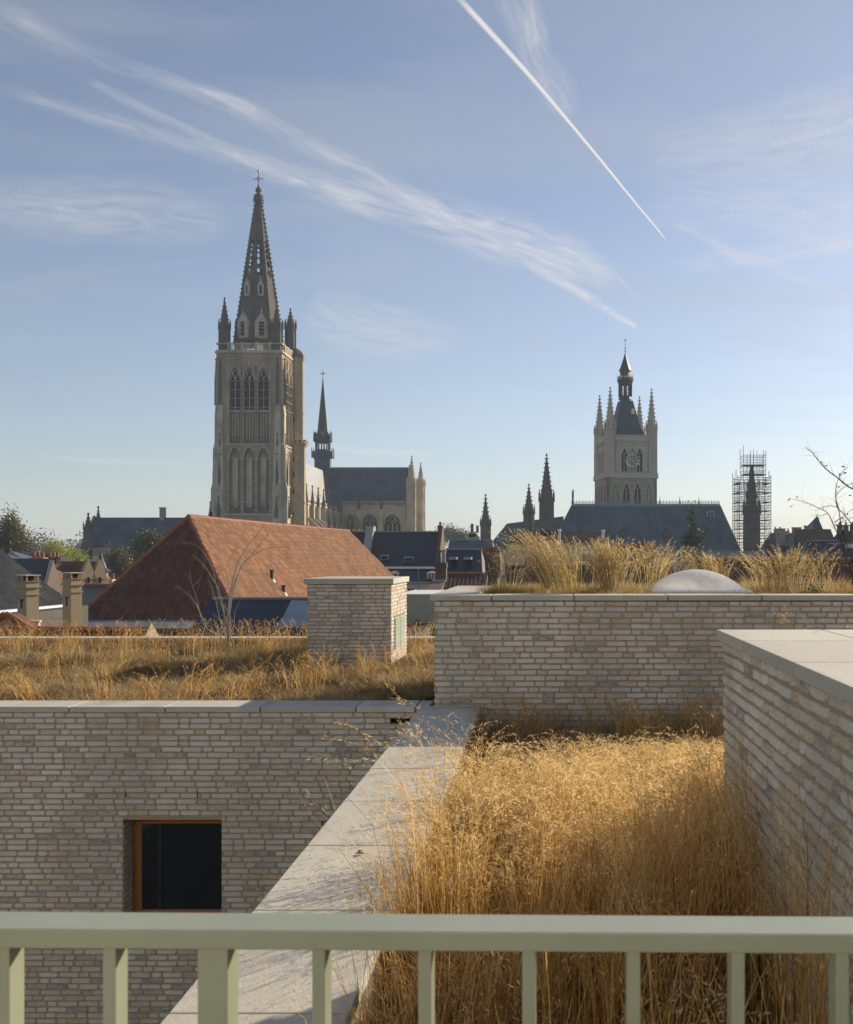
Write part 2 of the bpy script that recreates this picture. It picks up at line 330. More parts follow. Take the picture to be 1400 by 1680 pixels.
# ------------------------------------------------------------------ mesh helpers
class MB:
    def __init__(s):
        s.v = []; s.f = []
    def add(s, vs, fs):
        b = len(s.v); s.v += [tuple(p) for p in vs]; s.f += [tuple(b + i for i in q) for q in fs]
        return s
    def hexa(s, p):   # 0-3 bottom ring (ccw from above), 4-7 top ring
        return s.add(p, [(0, 3, 2, 1), (4, 5, 6, 7), (0, 1, 5, 4), (1, 2, 6, 5), (2, 3, 7, 6), (3, 0, 4, 7)])
    def box(s, x0, x1, y0, y1, z0, z1):
        if x1 < x0: x0, x1 = x1, x0
        if y1 < y0: y0, y1 = y1, y0
        if z1 < z0: z0, z1 = z1, z0
        return s.hexa([(x0, y0, z0), (x1, y0, z0), (x1, y1, z0), (x0, y1, z0), (x0, y0, z1), (x1, y0, z1), (x1, y1, z1), (x0, y1, z1)])
    def frus(s, cx, cy, z0, z1, r0, r1, n=8, rot=0.0, sy=1.0):
        v = []
        for z, r in ((z0, r0), (z1, r1)):
            for k in range(n):
                a = rot + 2 * math.pi * k / n
                v.append((cx + r * math.cos(a), cy + r * sy * math.sin(a), z))
        f = [tuple(reversed(range(n))), tuple(range(n, 2 * n))] + [(k, (k + 1) % n, n + (k + 1) % n, n + k) for k in range(n)]
        return s.add(v, f)
    def lathe(s, cx, cy, prof, n=8, rot=0.0):
        for (r0, z0), (r1, z1) in zip(prof[:-1], prof[1:]):
            s.frus(cx, cy, z0, z1, max(r0, .002), max(r1, .002), n, rot)
        return s
    def tube(s, p, q, r0, r1=None, n=6):
        r1 = r0 if r1 is None else r1
        p = Vector(p); q = Vector(q); d = q - p
        if d.length < 1e-6: return s
        d.normalize(); a = d.orthogonal().normalized(); b = d.cross(a)
        v = []
        for c, r in ((p, r0), (q, r1)):
            for k in range(n):
                t = 2 * math.pi * k / n
                v.append(c + a * (r * math.cos(t)) + b * (r * math.sin(t)))
        f = [tuple(reversed(range(n))), tuple(range(n, 2 * n))] + [(k, (k + 1) % n, n + (k + 1) % n, n + k) for k in range(n)]
        return s.add(v, f)
    def prism(s, poly, y0, y1):   # poly in xz, extruded in y
        n = len(poly)
        v = [(x, y0, z) for x, z in poly] + [(x, y1, z) for x, z in poly]
        return s.add(v, [tuple(range(n)), tuple(reversed(range(n, 2 * n)))] + [(k, n + k, n + (k + 1) % n, (k + 1) % n) for k in range(n)])
    def prismx(s, poly, x0, x1):  # poly in yz, extruded in x
        n = len(poly)
        v = [(x0, y, z) for y, z in poly] + [(x1, y, z) for y, z in poly]
        return s.add(v, [tuple(range(n)), tuple(reversed(range(n, 2 * n)))] + [(k, n + k, n + (k + 1) % n, (k + 1) % n) for k in range(n)])
    def slab(s, poly, t):         # 3-d polygon thickened downwards
        n = len(poly)
        v = [tuple(p) for p in poly] + [(p[0], p[1], p[2] - t) for p in poly]
        return s.add(v, [tuple(range(n)), tuple(reversed(range(n, 2 * n)))] + [(k, (k + 1) % n, n + (k + 1) % n, n + k) for k in range(n)])
    def arch_plate(s, x0, x1, z0, z1, ax0, ax1, az0, spring, apex, y0, y1, n=8, pointed=True):
        """a plate x0..x1, z0..z1 pierced by an arched opening"""
        if az0 > z0 + 1e-4: s.box(ax0, ax1, y0, y1, z0, az0)
        if ax0 > x0 + 1e-4: s.box(x0, ax0, y0, y1, z0, z1)
        if x1 > ax1 + 1e-4: s.box(ax1, x1, y0, y1, z0, z1)
        c = (ax0 + ax1) / 2; h = (ax1 - ax0) / 2
        def zz(x):
            u = min(1, abs(x - c) / h)
            if pointed:
                return spring + (apex - spring) * (max(0, 4 - (u + 1) ** 2) / 3) ** .5
            return spring + (apex - spring) * max(0, 1 - u * u) ** .5
        xs = [ax0 + (ax1 - ax0) * k / n for k in range(n + 1)]
        for a, b in zip(xs[:-1], xs[1:]):
            za, zb = zz(a), zz(b)
            s.hexa([(a, y0, za), (b, y0, zb), (b, y1, zb), (a, y1, za), (a, y0, z1), (b, y0, z1), (b, y1, z1), (a, y1, z1)])
        return s
    def mesh(s, name):
        me = bpy.data.meshes.new(name); me.from_pydata(s.v, [], s.f); me.update()
        return me

def fix(me, bevel=0.0, smooth=False):
    bm = bmesh.new(); bm.from_mesh(me)
    bmesh.ops.recalc_face_normals(bm, faces=bm.faces)
    if bevel:
        bmesh.ops.bevel(bm, geom=bm.edges[:], offset=bevel, segments=2, profile=.6, affect='EDGES', clamp_overlap=True)
    if smooth:
        for f in bm.faces: f.smooth = True
    bm.to_mesh(me); bm.free()

def put(name, me, material, parent=None, loc=(0, 0, 0), rotz=0.0, kind=None, label=None):
    o = bpy.data.objects.new(name, me)
    if material and not me.materials: me.materials.append(MATS[material])
    COL.objects.link(o); o.location = loc; o.rotation_euler = (0, 0, rotz)
    if parent: o.parent = parent
    if kind: o['kind'] = kind
    if label: o['label'] = label
    return o
def part(parent, name, mb, material, bevel=0.0, smooth=False, **kw):
    me = mb.mesh(name); fix(me, bevel, smooth)
    return put(name, me, material, parent, **kw)
def thing(name, label, cat, loc=(0, 0, 0), rotz=0.0, group=None):
    o = bpy.data.objects.new(name, None); o.empty_display_size = .3
    COL.objects.link(o); o.location = loc; o.rotation_euler = (0, 0, rotz)
    o['label'] = label; o['category'] = cat
    if group: o['group'] = group
    return o
def tag(o, label, cat, group=None, kind=None):
    o['label'] = label; o['category'] = cat
    if group: o['group'] = group
    if kind: o['kind'] = kind
    return o
def struct(name, mb, material, **kw):
    return part(None, name, mb, material, kind='structure', **kw)
def copy_tree(o, parent=None):
    c = o.copy(); COL.objects.link(c)
    if parent: c.parent = parent
    for ch in list(o.children): copy_tree(ch, c)
    return c
def npmesh(name, V, Q, rnd=None):
    """numpy quads -> mesh, with one 'rnd' value per face"""
    me = bpy.data.meshes.new(name)
    V = np.asarray(V, np.float32); Q = np.asarray(Q, np.int32)
    k = Q.shape[1]
    me.vertices.add(len(V)); me.vertices.foreach_set('co', V.ravel())
    me.loops.add(Q.size); me.loops.foreach_set('vertex_index', Q.ravel())
    me.polygons.add(len(Q)); me.polygons.foreach_set('loop_start', np.arange(0, Q.size, k, dtype=np.int32))
    me.update(calc_edges=True)
    if rnd is not None:
        a = me.attributes.new('rnd', 'FLOAT', 'FACE'); a.data.foreach_set('value', np.asarray(rnd, np.float32))
    me.validate()
    return me
def WX(px, D): return (px - CX) * D / F
def WZ(py, D): return EZ + (CY - py) * D / F
def W(px, py, D): return Vector((WX(px, D), D, WZ(py, D)))
class Fr:
    """local frame of a thing that stands D metres away, its origin below image column px0"""
    def __init__(s, D, px0): s.D = D; s.X0 = WX(px0, D)
    def x(s, px, d=0): return WX(px, s.D + d) - s.X0
    def z(s, py, d=0): return WZ(py, s.D + d)
    @property
    def loc(s): return (s.X0, s.D, 0)

# ------------------------------------------------------------------ bricks laid one by one
BL, BH, PITCH, JOINT = .206, .0450, .0622, .0145
def brick_geo(L, r):
    """irregular hand-made brick: front towards -y, centred on x and z"""
    d = .075; h = BH
    def ring(y, inset, jit):
        a, b = L / 2 - inset, h / 2 - inset; c = .007 + r.random() * .008
        pts = [(-a + c, -b), (0, -b), (a - c, -b), (a, -b + c), (a, b - c), (a - c, b), (0, b), (-a + c, b), (-a, b - c), (-a, -b + c)]
        return [(x + r.uniform(-jit, jit), y, z + r.uniform(-jit, jit) * .7) for x, z in pts]
    base = ring(0, 0, .0028)
    front = [(x * (1 - .012 / L) + r.uniform(-.001, .001), -.007 + r.uniform(-.0018, .0018), z * .86) for x, y, z in base]
    back = [(x, d, z) for x, y, z in base]
    v = front + base + back
    n = 10
    f = [tuple(range(n))]
    for a in (0, n):
        f += [(a + k, a + n + k, a + n + (k + 1) % n, a + (k + 1) % n) for k in range(n)]
    return v, f
_r = random.Random(3)
def _variants(L, n):
    out = []
    for i in range(n):
        v, f = brick_geo(L, _r)
        mb = MB(); mb.add(v, f); me = mb.mesh('brick'); fix(me)
        me.materials.append(MATS['brick'])
        a = me.attributes.new('rnd', 'FLOAT', 'FACE'); a.data.foreach_set('value', np.full(len(me.polygons), i / n, np.float32))
        out.append(me)
    return out
STRETCH = _variants(BL, 14)
HEADER = _variants(.100, 8)

def brick_face(parent, o, ud, width, ztop, zbot, holes=(), n_ind=300, seed=1, out=.0, zvis=None):
    """lay courses from ztop (local) down to zbot on a face that starts at o and runs along ud"""
    r = random.Random(seed)
    ud = Vector((ud[0], ud[1], 0)).normalized(); nrm = Vector((ud.y, -ud.x, 0))
    ang = math.atan2(ud.y, ud.x)
    base = Vector((o[0], o[1], 0)) + nrm * out
    W0 = Vector(parent.location)
    items = []
    z = ztop - JOINT * .6 - BH / 2
    row = 0
    while z > zbot:
        u = -r.random() * .2
        run = r.randint(0, 2)
        while u < width:
            if run >= r.choice((2, 2, 3, 1, 3)):
                L = .100; run = 0
            else:
                L = BL; run += 1
            a, b = u, u + L
            u = b + JOINT
            a = max(a, 0.0); b = min(b, width)
            segs = [(a, b)]
            for (h0, h1, hz0, hz1) in holes:
                if hz0 - BH * .4 < z < hz1 + BH * .4:
                    ns = []
                    for p, q in segs:
                        if q <= h0 or p >= h1: ns.append((p, q)); continue
                        if p < h0: ns.append((p, h0))
                        if q > h1: ns.append((h1, q))
                    segs = ns
            for p, q in segs:
                if q - p > .035:
                    items.append(((p + q) / 2, z + r.uniform(-.0016, .0016), q - p))
        z -= PITCH; row += 1
    sc_items = []
    for (u, z, L) in items:
        p = base + ud * u
        wx, wy, wz = W0.x + p.x, W0.y + p.y, W0.z + z
        if wy < 1.3: vis = 0; px = py = 0
        else:
            px = CX + wx * F / wy; py = CY + (EZ - wz) * F / wy
            vis = 1 if (-15 < px < 1415 and 0 < py < 1690) else 0
            if vis and 1495 < py < 1560 : vis = .5
        facing = (Vector((0, 0, 0)) - Vector((wx, wy, 0))).dot(nrm) > 0
        sc_items.append((-(vis if facing else 0), wy if wy > 0 else 99, r.random(), u, z, L, p))
    sc_items.sort(key=lambda t: t[:3])
    rest_v, rest_f, rest_a = [], [], []
    for i, (vis, wy, _, u, z, L, p) in enumerate(sc_items):
        lay = Matrix.Rotation(r.uniform(-.008, .008), 3, 'Y')
        proud = r.uniform(-.0025, .003)
        pos = p + nrm * proud
        if i < n_ind and vis < 0:
            src = r.choice(HEADER) if L < .13 else r.choice(STRETCH)
            ob = bpy.data.objects.new('brick', src)
            COL.objects.link(ob); ob.parent = parent
            ob.location = (pos.x, pos.y, z); ob.rotation_euler = (0, r.uniform(-.008, .008), ang)
            ob.scale = ((L / .100) if L < .13 else (L / BL), 1, 1)
        else:
            v, f = brick_geo(L, r)
            b = len(rest_v)
            ca, sa = math.cos(ang), math.sin(ang)
            for (x, y, zz) in v:
                rest_v.append((pos.x + x * ca - y * sa, pos.y + x * sa + y * ca, z + zz))
            rest_f += [tuple(b + k for k in q) for q in f]
            c = r.random(); rest_a += [c] * len(f)
    if rest_v:
        me = bpy.data.meshes.new('brickwork'); me.from_pydata(rest_v, [], rest_f); me.update()
        fix(me)
        a = me.attributes.new('rnd', 'FLOAT', 'FACE'); a.data.foreach_set('value', np.array(rest_a, np.float32))
        put('brickwork', me, 'brick', parent, kind='stuff')

# ------------------------------------------------------------------ pantiled roof slopes
def inside(poly, x, y):
    c = False; n = len(poly); j = n - 1
    for i in range(n):
        xi, yi = poly[i]; xj, yj = poly[j]
        if ((yi > y) != (yj > y)) and (x < (xj - xi) * (y - yi) / (yj - yi + 1e-12) + xi): c = not c
        j = i
    return c
def pantiles(parent, o, ud, vd, poly, material, tw=.24, th=.33, amp=.028, name='pantiles', sub=4, jitter=.006):
    """corrugated, lapped tiles over the polygon poly (u along the eave, v up the slope)"""
    o = Vector(o); ud = Vector(ud).normalized(); vd = Vector(vd).normalized(); nrm = ud.cross(vd).normalized()
    if nrm.z < 0: nrm = -nrm
    us = [p[0] for p in poly]; vs_ = [p[1] for p in poly]
    u0, u1, v0, v1 = min(us), max(us), min(vs_), max(vs_)
    nu = max(1, int((u1 - u0) / tw)); nv = max(1, int((v1 - v0) / th))
    V = []; Fc = []; r = random.Random(5); rn = []
    prof = [amp * (.5 + .5 * math.cos(2 * math.pi * (k / sub) - .8)) for k in range(sub + 1)]
    for j in range(nv):
        for i in range(nu):
            uc = u0 + (i + .5) * tw; vc = v0 + (j + .5) * th
            if not inside(poly, uc, vc): continue
            b = len(V); jj = r.uniform(-jitter, jitter)
            for k in range(sub + 1):
                u = u0 + (i + k / sub) * tw
                V.append(o + ud * u + vd * (v0 + j * th) + nrm * (prof[k] + .035 + jj))
                V.append(o + ud * u + vd * (v0 + (j + 1) * th + .02) + nrm * (prof[k] + .006 + jj))
                V.append(o + ud * u + vd * (v0 + j * th) + nrm * (prof[k] + jj))
            for k in range(sub):
                a = b + 3 * k; c = a + 3
                Fc.append((a, c, c + 1, a + 1)); Fc.append((a + 2, c + 2, c, a))
            rn += [r.random() ** 1.3] * (2 * sub)
    me = bpy.data.meshes.new(name); me.from_pydata(V, [], Fc); me.update()
    at_ = me.attributes.new('rnd', 'FLOAT', 'FACE'); at_.data.foreach_set('value', np.array(rn, np.float32))
    return put(name, me, material, parent, kind='stuff')
def ridge_run(parent, p, q, material='ridge_tile', r=.12, step=.4, maxn=300, name='ridge_tile'):
    p = Vector(p); q = Vector(q); L = (q - p).length; n = max(1, int(L / step)); d = (q - p) / n
    rr = random.Random(9)
    a = d.normalized(); side = a.cross(Vector((0, 0, 1))).normalized(); up = side.cross(a).normalized()
    me = None
    for i in range(n):
        if me is None:
            mb = MB(); V = []; m = 7
            for t, rad in ((0, r * 1.12), (1.08, r * .92)):
                for k in range(m):
                    w = math.pi * k / (m - 1)
                    V.append(a * (t * d.length) + side * (rad * math.cos(w)) + up * (rad * math.sin(w)))
            for k in range(m): V.append(V[k] * .72)
            Fc = [(k, k + 1, m + k + 1, m + k) for k in range(m - 1)] + [(k, k + 1, 2 * m + k + 1, 2 * m + k) for k in range(m - 1)]
            mb.add(V, Fc); me = mb.mesh(name); me.materials.append(MATS[material])
        if i < maxn:
            put(name, me, None, parent, loc=p + d * i + Vector((0, 0, rr.uniform(-.008, .008))))

# ------------------------------------------------------------------ grass
def tufts(centres, n_each, rad, h, hvar, spread, width, segs=3, lean=(0, 0), seed=0, tone=None, cexp=1.8, up=1.0):
    """leaf blades radiating from tussock centres; returns V, Q, rnd"""
    g = np.random.default_rng(seed)
    C = np.repeat(np.asarray(centres, float), n_each, axis=0)
    N = len(C)
    ct = np.repeat(g.random(len(centres)) if tone is None else np.asarray(tone, float), n_each)
    hs = np.repeat(1 + hvar * (g.random(len(centres)) - .5) * 2, n_each)
    a = g.random(N) * 2 * math.pi; rr = np.sqrt(g.random(N))
    base = C.copy(); base[:, 0] += np.cos(a) * rr * rad; base[:, 1] += np.sin(a) * rr * rad
    H = h * hs * (0.45 + .55 * g.random(N)) * (1.05 - .35 * rr)
    a2 = a + g.normal(0, .7, N)
    sp = spread * (.25 + .9 * rr + .35 * g.random(N)) * H
    L = np.stack([np.cos(a2) * sp + lean[0] * H, np.sin(a2) * sp + lean[1] * H], 1)
    side = g.random(N) * math.pi
    sx, sy = np.cos(side), np.sin(side)
    V = np.zeros((N, segs + 1, 2, 3))
    for k in range(segs + 1):
        t = k / segs
        p = base.copy()
        p[:, 0] += L[:, 0] * t ** cexp; p[:, 1] += L[:, 1] * t ** cexp
        p[:, 2] += H * (t - .18 * spread * t ** 3) * up
        w = width * (1 - .9 * t ** 1.5) * .5
        for s_, sg in ((0, -1), (1, 1)):
            V[:, k, s_, 0] = p[:, 0] + sg * w * sx; V[:, k, s_, 1] = p[:, 1] + sg * w * sy; V[:, k, s_, 2] = p[:, 2]
    idx = (np.arange(N) * (segs + 1) * 2)[:, None]
    Q = []
    for k in range(segs):
        Q.append(np.concatenate([idx + 2 * k, idx + 2 * k + 1, idx + 2 * k + 3, idx + 2 * k + 2], 1))
    Q = np.stack(Q, 1).reshape(-1, 4)
    rnd = np.repeat(np.clip(ct * .55 + .5 * g.random(N) - .02, 0, 1), segs)
    return V.reshape(-1, 3), Q, rnd
def stems(base, H, lean, width=.0028, segs=4, nsp=12, head=.16, slen=.03, swid=.004, seed=0, nod=.5, headspread=.012, rlo=.45):
    """flowering stems whose tops carry a nodding panicle of spikelets; returns (stemV,Q,r),(headV,Q,r)"""
    g = np.random.default_rng(seed); N = len(base)
    side = g.random(N) * math.pi; sx, sy = np.cos(side), np.sin(side)
    tone = g.random(N)
    nodd = np.stack([lean[:, 0], lean[:, 1]], 1); ln = np.linalg.norm(nodd, axis=1, keepdims=True) + 1e-6; nodd = nodd / ln
    def P(t):
        p = base.copy()
        t_ = t[:, None]
        p[:, :2] += lean * t_ ** 1.9
        p[:, 2] += H * t
        over = np.clip(t - .82, 0, 1) / .18
        p[:, :2] += nodd * (over ** 1.6)[:, None] * (head * nod)[:, None] if isinstance(head, np.ndarray) else nodd * (over ** 1.6)[:, None] * head * nod
        p[:, 2] -= (over ** 2.2) * (head if not isinstance(head, np.ndarray) else head) * nod * .55
        return p
    V = np.zeros((N, segs + 1, 2, 3))
    for k in range(segs + 1):
        t = np.full(N, k / segs); p = P(t); w = width * (1 - .55 * k / segs) * .5
        for s_, sg in ((0, -1), (1, 1)):
            V[:, k, s_, 0] = p[:, 0] + sg * w * sx; V[:, k, s_, 1] = p[:, 1] + sg * w * sy; V[:, k, s_, 2] = p[:, 2]
    idx = (np.arange(N) * (segs + 1) * 2)[:, None]
    Q = np.stack([np.concatenate([idx + 2 * k, idx + 2 * k + 1, idx + 2 * k + 3, idx + 2 * k + 2], 1) for k in range(segs)], 1).reshape(-1, 4)
    r1 = np.repeat(tone, segs)
    hv = np.zeros((N, nsp, 4, 3))
    for j in range(nsp):
        t = 1 - (head / H if not isinstance(head, np.ndarray) else head / H) * (1.1 * (j / nsp)) * g.uniform(.85, 1.15, N)
        t = np.clip(t, .5, 1)
        a = P(t)
        d = P(np.clip(t + .03, 0, 1.03)) - a; d /= np.linalg.norm(d, axis=1, keepdims=True) + 1e-9; d += g.normal(0, .34, (N, 3))
        d /= np.linalg.norm(d, axis=1, keepdims=True)
        a[:, :2] += g.normal(0, headspread, (N, 2)); a[:, 2] += g.normal(0, headspread, N)
        L = slen * g.uniform(.6, 1.3, N)[:, None]
        s3 = np.cross(d, g.normal(0, 1, (N, 3))); s3 /= np.linalg.norm(s3, axis=1, keepdims=True) + 1e-6
        wv = s3 * swid * .5
        hv[:, j, 0] = a; hv[:, j, 1] = a + d * L * .45 + wv; hv[:, j, 2] = a + d * L; hv[:, j, 3] = a + d * L * .45 - wv
    hq = np.arange(N * nsp * 4).reshape(-1, 4)
    r2 = np.clip(np.repeat(tone, nsp) * .6 + g.random(N * nsp) * .5, 0, 1)
    return (V.reshape(-1, 3), Q, r1), (hv.reshape(-1, 3), hq, r2)
def join(parts):
    V = []; Q = []; r = []; b = 0
    for v, q, c in parts:
        V.append(v); Q.append(q + b); r.append(c); b += len(v)
    return np.concatenate(V), np.concatenate(Q), np.concatenate(r)

# ------------------------------------------------------------------ leafy crowns and bare shrubs
def crown_mesh(name, blobs, n, leaf, seed=0, flat=.8):
    """leaf clumps scattered through overlapping lobes; blobs = (x,y,z,rx,ry,rz)"""
    g = np.random.default_rng(seed)
    b = np.array(blobs, float); vol = b[:, 3] * b[:, 4] * b[:, 5]; vol = vol ** .8
    pick = g.choice(len(b), n, p=vol / vol.sum())
    d = g.normal(0, 1, (n, 3)); d /= np.linalg.norm(d, axis=1, keepdims=True)
    rad = g.random(n) ** .42
    # clumping: keep the leaves around twig ends
    c = b[pick, :3] + d * b[pick, 3:6] * (rad * .96)[:, None]
    seeds = c[g.choice(n, max(8, n // 60))]
    k = g.integers(0, len(seeds), n)
    c2 = seeds[k] + np.clip(g.normal(0, 1, (n, 3)), -1.6, 1.6) * leaf * 1.9
    c = np.where((g.random(n) < .75)[:, None], c2, c)
    s1 = g.normal(0, 1, (n, 3)); s1 /= np.linalg.norm(s1, axis=1, keepdims=True)
    s2 = np.cross(s1, g.normal(0, 1, (n, 3))); s2 /= np.linalg.norm(s2, axis=1, keepdims=True)
    L = leaf * g.uniform(.5, 1.2, n)[:, None]
    V = np.stack([c - s1 * L * .5, c + s2 * L * .3, c + s1 * L * .5, c - s2 * L * .3], 1).reshape(-1, 3)
    Q = np.arange(n * 4).reshape(-1, 4)
    tone = g.random(len(seeds))[k] * .6 + g.random(n) * .4
    return npmesh(name, V, Q, tone)
def tree(name, label, loc, h, blobs, n, leaf, crown, trunk_r=.3, seed=0, group=None, trunk_h=None, bark='bark'):
    t = thing(name, label, 'tree', loc, group=group)
    mb = MB(); rr = random.Random(seed)
    th = trunk_h or h * .45
    mb.tube((0, 0, 0), (0, 0, th), trunk_r, trunk_r * .6, 8)
    for b in blobs:
        q = Vector(b[:3]); m = Vector((q.x * .4, q.y * .4, th + (q.z - th) * .35))
        mb.tube((0, 0, th * .8), m, trunk_r * .5, trunk_r * .3, 5); mb.tube(m, q, trunk_r * .3, trunk_r * .08, 5)
        for _ in range(4):
            e = q + Vector((rr.uniform(-1, 1) * b[3], rr.uniform(-1, 1) * b[4], rr.uniform(-.3, 1) * b[5])) * .9
            mb.tube(q * .75 + m * .25, e, trunk_r * .16, trunk_r * .03, 4)
    part(t, 'trunk', mb, bark)
    put('crown', crown_mesh('crown', blobs, n, leaf, seed), crown, t)
    return t

# ================================================================== THE SETTING
struct('ground', MB().box(-2500, 2500, -300, 3000, -1.0, 0), 'town_ground')
struct('courtyard', MB().box(-14, -1.0, -2, 11.1, .004, .02), 'courtyard_paving')
struct('terrace_floor', MB().box(-4, 3.5, -3, 1.30, EZ - 1.8, EZ - 1.62), 'coping_concrete')

struct('unseen_bounce_facade', MB().box(-16, 7, -3.4, -3.0, 0, EZ + 2.6), 'render_white')  # unseen wall behind the camera, added to bounce sunlight onto the shaded brick
ZC = EZ - 1.613      # top of the low copings
ZH = EZ - .418       # top of the high copings
XL, XR = -1.33, -.695

def coping(parent, x0, x1, y0, y1, ztop, along, cuts, th=.058, seed=0):
    """coping slabs, one object each, between the cuts"""
    r = random.Random(seed)
    for a, b in zip(cuts[:-1], cuts[1:]):
        g = .0065
        mb = MB(); dz = r.uniform(-.0015, .0015)
        L = parent.location
        if along == 'x': mb.box(a + g - L.x, b - g - L.x, y0 - L.y, y1 - L.y, ztop - th - L.z + dz, ztop - L.z + dz)
        else: mb.box(x0 - L.x, x1 - L.x, a + g - L.y, b - g - L.y, ztop - th - L.z + dz, ztop - L.z + dz)
        part(parent, 'coping_slab', mb, 'coping_concrete', bevel=.004)

# ---- long low wall on the left, with its window
lw = thing('brick_wall', 'long pale brick wall below the left roof garden, with one wood framed window', 'brick wall', (0, 10.85, 0))
YL = 10.85
wx0, wx1 = WX(202.3, YL), WX(363.9, YL)
wz1, wz0 = WZ(1344.8, YL), WZ(1522, YL)
hx0, hx1, hz0, hz1 = WX(640, YL), WX(673, YL), WZ(1187.5, YL), WZ(1178.5, YL)
m = MB()
for a, b, c, d in ((-8, wx0, 0, ZC - .06), (wx1, -1.25, 0, hz0), (wx1, hx0, hz0, ZC - .06), (hx1, -1.25, hz0, hz1), (hx0, -1.25, hz1, ZC - .06), (wx0, wx1, 0, wz0), (wx0, wx1, wz1, ZC - .06)):
    m.box(a, b, 0, .25, c, d)
part(lw, 'mortar_bed', m, 'mortar')
part(lw, 'weep_hole', MB().box(hx0, hx1, .1, .22, hz0, hz1), 'dark_interior')
for px, py in ((206.5, 1304), (324.5, 1304), (530, 1350)):
    part(lw, 'weep_slot', MB().box(WX(px, YL) - .006, WX(px, YL) + .006, -.010, .05, WZ(py + 4, YL), WZ(py - 4, YL)), 'dark_interior')
brick_face(lw, (-8, 0), (1, 0), 6.75, ZC - .06, EZ - 5.4, holes=[(wx0 + 8, wx1 + 8, wz0, wz1), (hx0 + 8, hx1 + 8, hz0, hz1)], n_ind=300, seed=4)
# reveals of the window, also in brick
for zz in np.arange(wz0 + .03, wz1 - .02, PITCH):
    k = int(round(zz / PITCH))
    for j, (a, b) in enumerate((((.012, .10), (.112, .235)) if k % 2 else ((.012, .19), (.20, .235)))):
        part(lw, 'reveal_brick', MB().box(wx0 - .02, wx0 + .006, a, b, zz - BH / 2, zz + BH / 2), 'brick')
coping(lw, 0, 0, YL - .03, 11.30, ZC, 'x', [WX(v, YL - .03) for v in (-395, -237, -90, 113, 271, 427)] + [WX(584, YL - .03), WX(682, YL), -1.245])
win = put('window', (lambda mb: (mb.mesh('window')))(MB().box(wx0, wx0 + .05, .25, .31, wz0, wz1).box(wx1 - .05, wx1, .25, .31, wz0, wz1).box(wx0 + .05, wx1 - .05, .25, .31, wz1 - .085, wz1).box(wx0 + .05, wx1 - .05, .25, .31, wz0, wz0 + .05)), 'window_wood', lw)
sx0, sx1, sz0, sz1 = wx0 + .03, wx1 - .008, wz0 + .05, wz1 - .078
part(win, 'sash', MB().box(sx0, sx0 + .07, .225, .285, sz0, sz1).box(sx0 + .07, sx1, .225, .285, sz0, sz0 + .055).box(sx0 + .07, sx1, .225, .285, sz1 - .022, sz1).box(sx1 - .012, sx1, .225, .285, sz0 + .055, sz1 - .022), 'window_wood', bevel=.003)
part(win, 'pane', MB().box(sx0 + .07, sx1 - .012, .245, .262, sz0 + .055, sz1 - .022), 'window_glass')
part(win, 'sealing_strip', MB().box(sx0 + .07, sx0 + .076, .236, .243, sz0 + .055, sz1 - .022).box(sx0 + .076, sx1 - .012, .236, .243, sz0 + .055, sz0 + .061), 'zinc')
hx = WX(263.5, 11.1)
part(win, 'inner_bar', MB().box(hx - .02, hx + .02, .236, .2445, sz0 + .061, sz1 - .024), 'bitumen')
part(win, 'handle', MB().box(hx - .008, hx + .006, .215, .235, WZ(1463, 11.1), WZ(1434, 11.1)), 'black_metal')

# ---- diagonal-looking parapet that runs towards the viewer
pp = thing('parapet_wall', 'low parapet running away from the balcony, wide pale concrete slabs on top, grasses leaning over', 'parapet wall', (XL, 1.45, 0))
part(pp, 'mortar_bed', MB().box(.045, XR - XL - .03, 0, 9.39, 0, ZC - .06), 'mortar')
brick_face(pp, (.045, 9.38), (0, -1), 9.3, ZC - .06, EZ - 4, n_ind=0, seed=9)
coping(pp, XL, XR, 0, 0, ZC, 'y', [1.45, 2.53, 3.56, 4.60, 5.63, 6.65, 7.67, 8.69, 9.72, 10.62, 10.875])
# fallen leaf curled on the slab
tag(put('fallen_leaf', MB().add([(0, 0, 0), (.03, .01, .012), (.055, 0, .004), (.03, -.02, .016), (.02, .018, .02), (.045, .02, .01)], [(0, 1, 2, 3), (0, 4, 5, 1)]).mesh('fallen_leaf'), 'bark', None, loc=(-1.03, 1654 * 1.613 / (1402 - 913), ZC + .002)), 'small dry brown leaf lying on the parapet slab', 'leaf')

# ---- raised brick volume in the middle distance
YM = 10.91
XM = WX(713.5, YM)
mv = thing('brick_penthouse', 'raised pale brick block with planted roof and a skylight, middle of the photo', 'rooftop building', (XM, YM, 0))
part(mv, 'mortar_bed', MB().box(0, 8.0, 0, 3.5, 0, ZH - .07), 'mortar')
brick_face(mv, (0, 0), (1, 0), 8.0, ZH - .06, EZ - 1.92, n_ind=300, seed=21)
brick_face(mv, (0, 3.5), (0, -1), 3.49, ZH - .06, EZ - 1.7, n_ind=0, seed=22)
coping(mv, 0, 0, YM - .03, YM + .42, ZH, 'x', [WX(v, YM - .03) for v in (704.5, 806.5, 942, 1096.5, 1250.5, 1405, 1560, 1715, 1870, 2030)], seed=3)
coping(mv, XM - .03 - .03, XM + .42, 0, 0, ZH, 'y', [YM + .424, 12.4, 13.4, 14.44], seed=4)
part(mv, 'planting_bed', MB().box(.42, 7.9, .42, 3.4, ZH - .3, ZH - .09), 'soil')

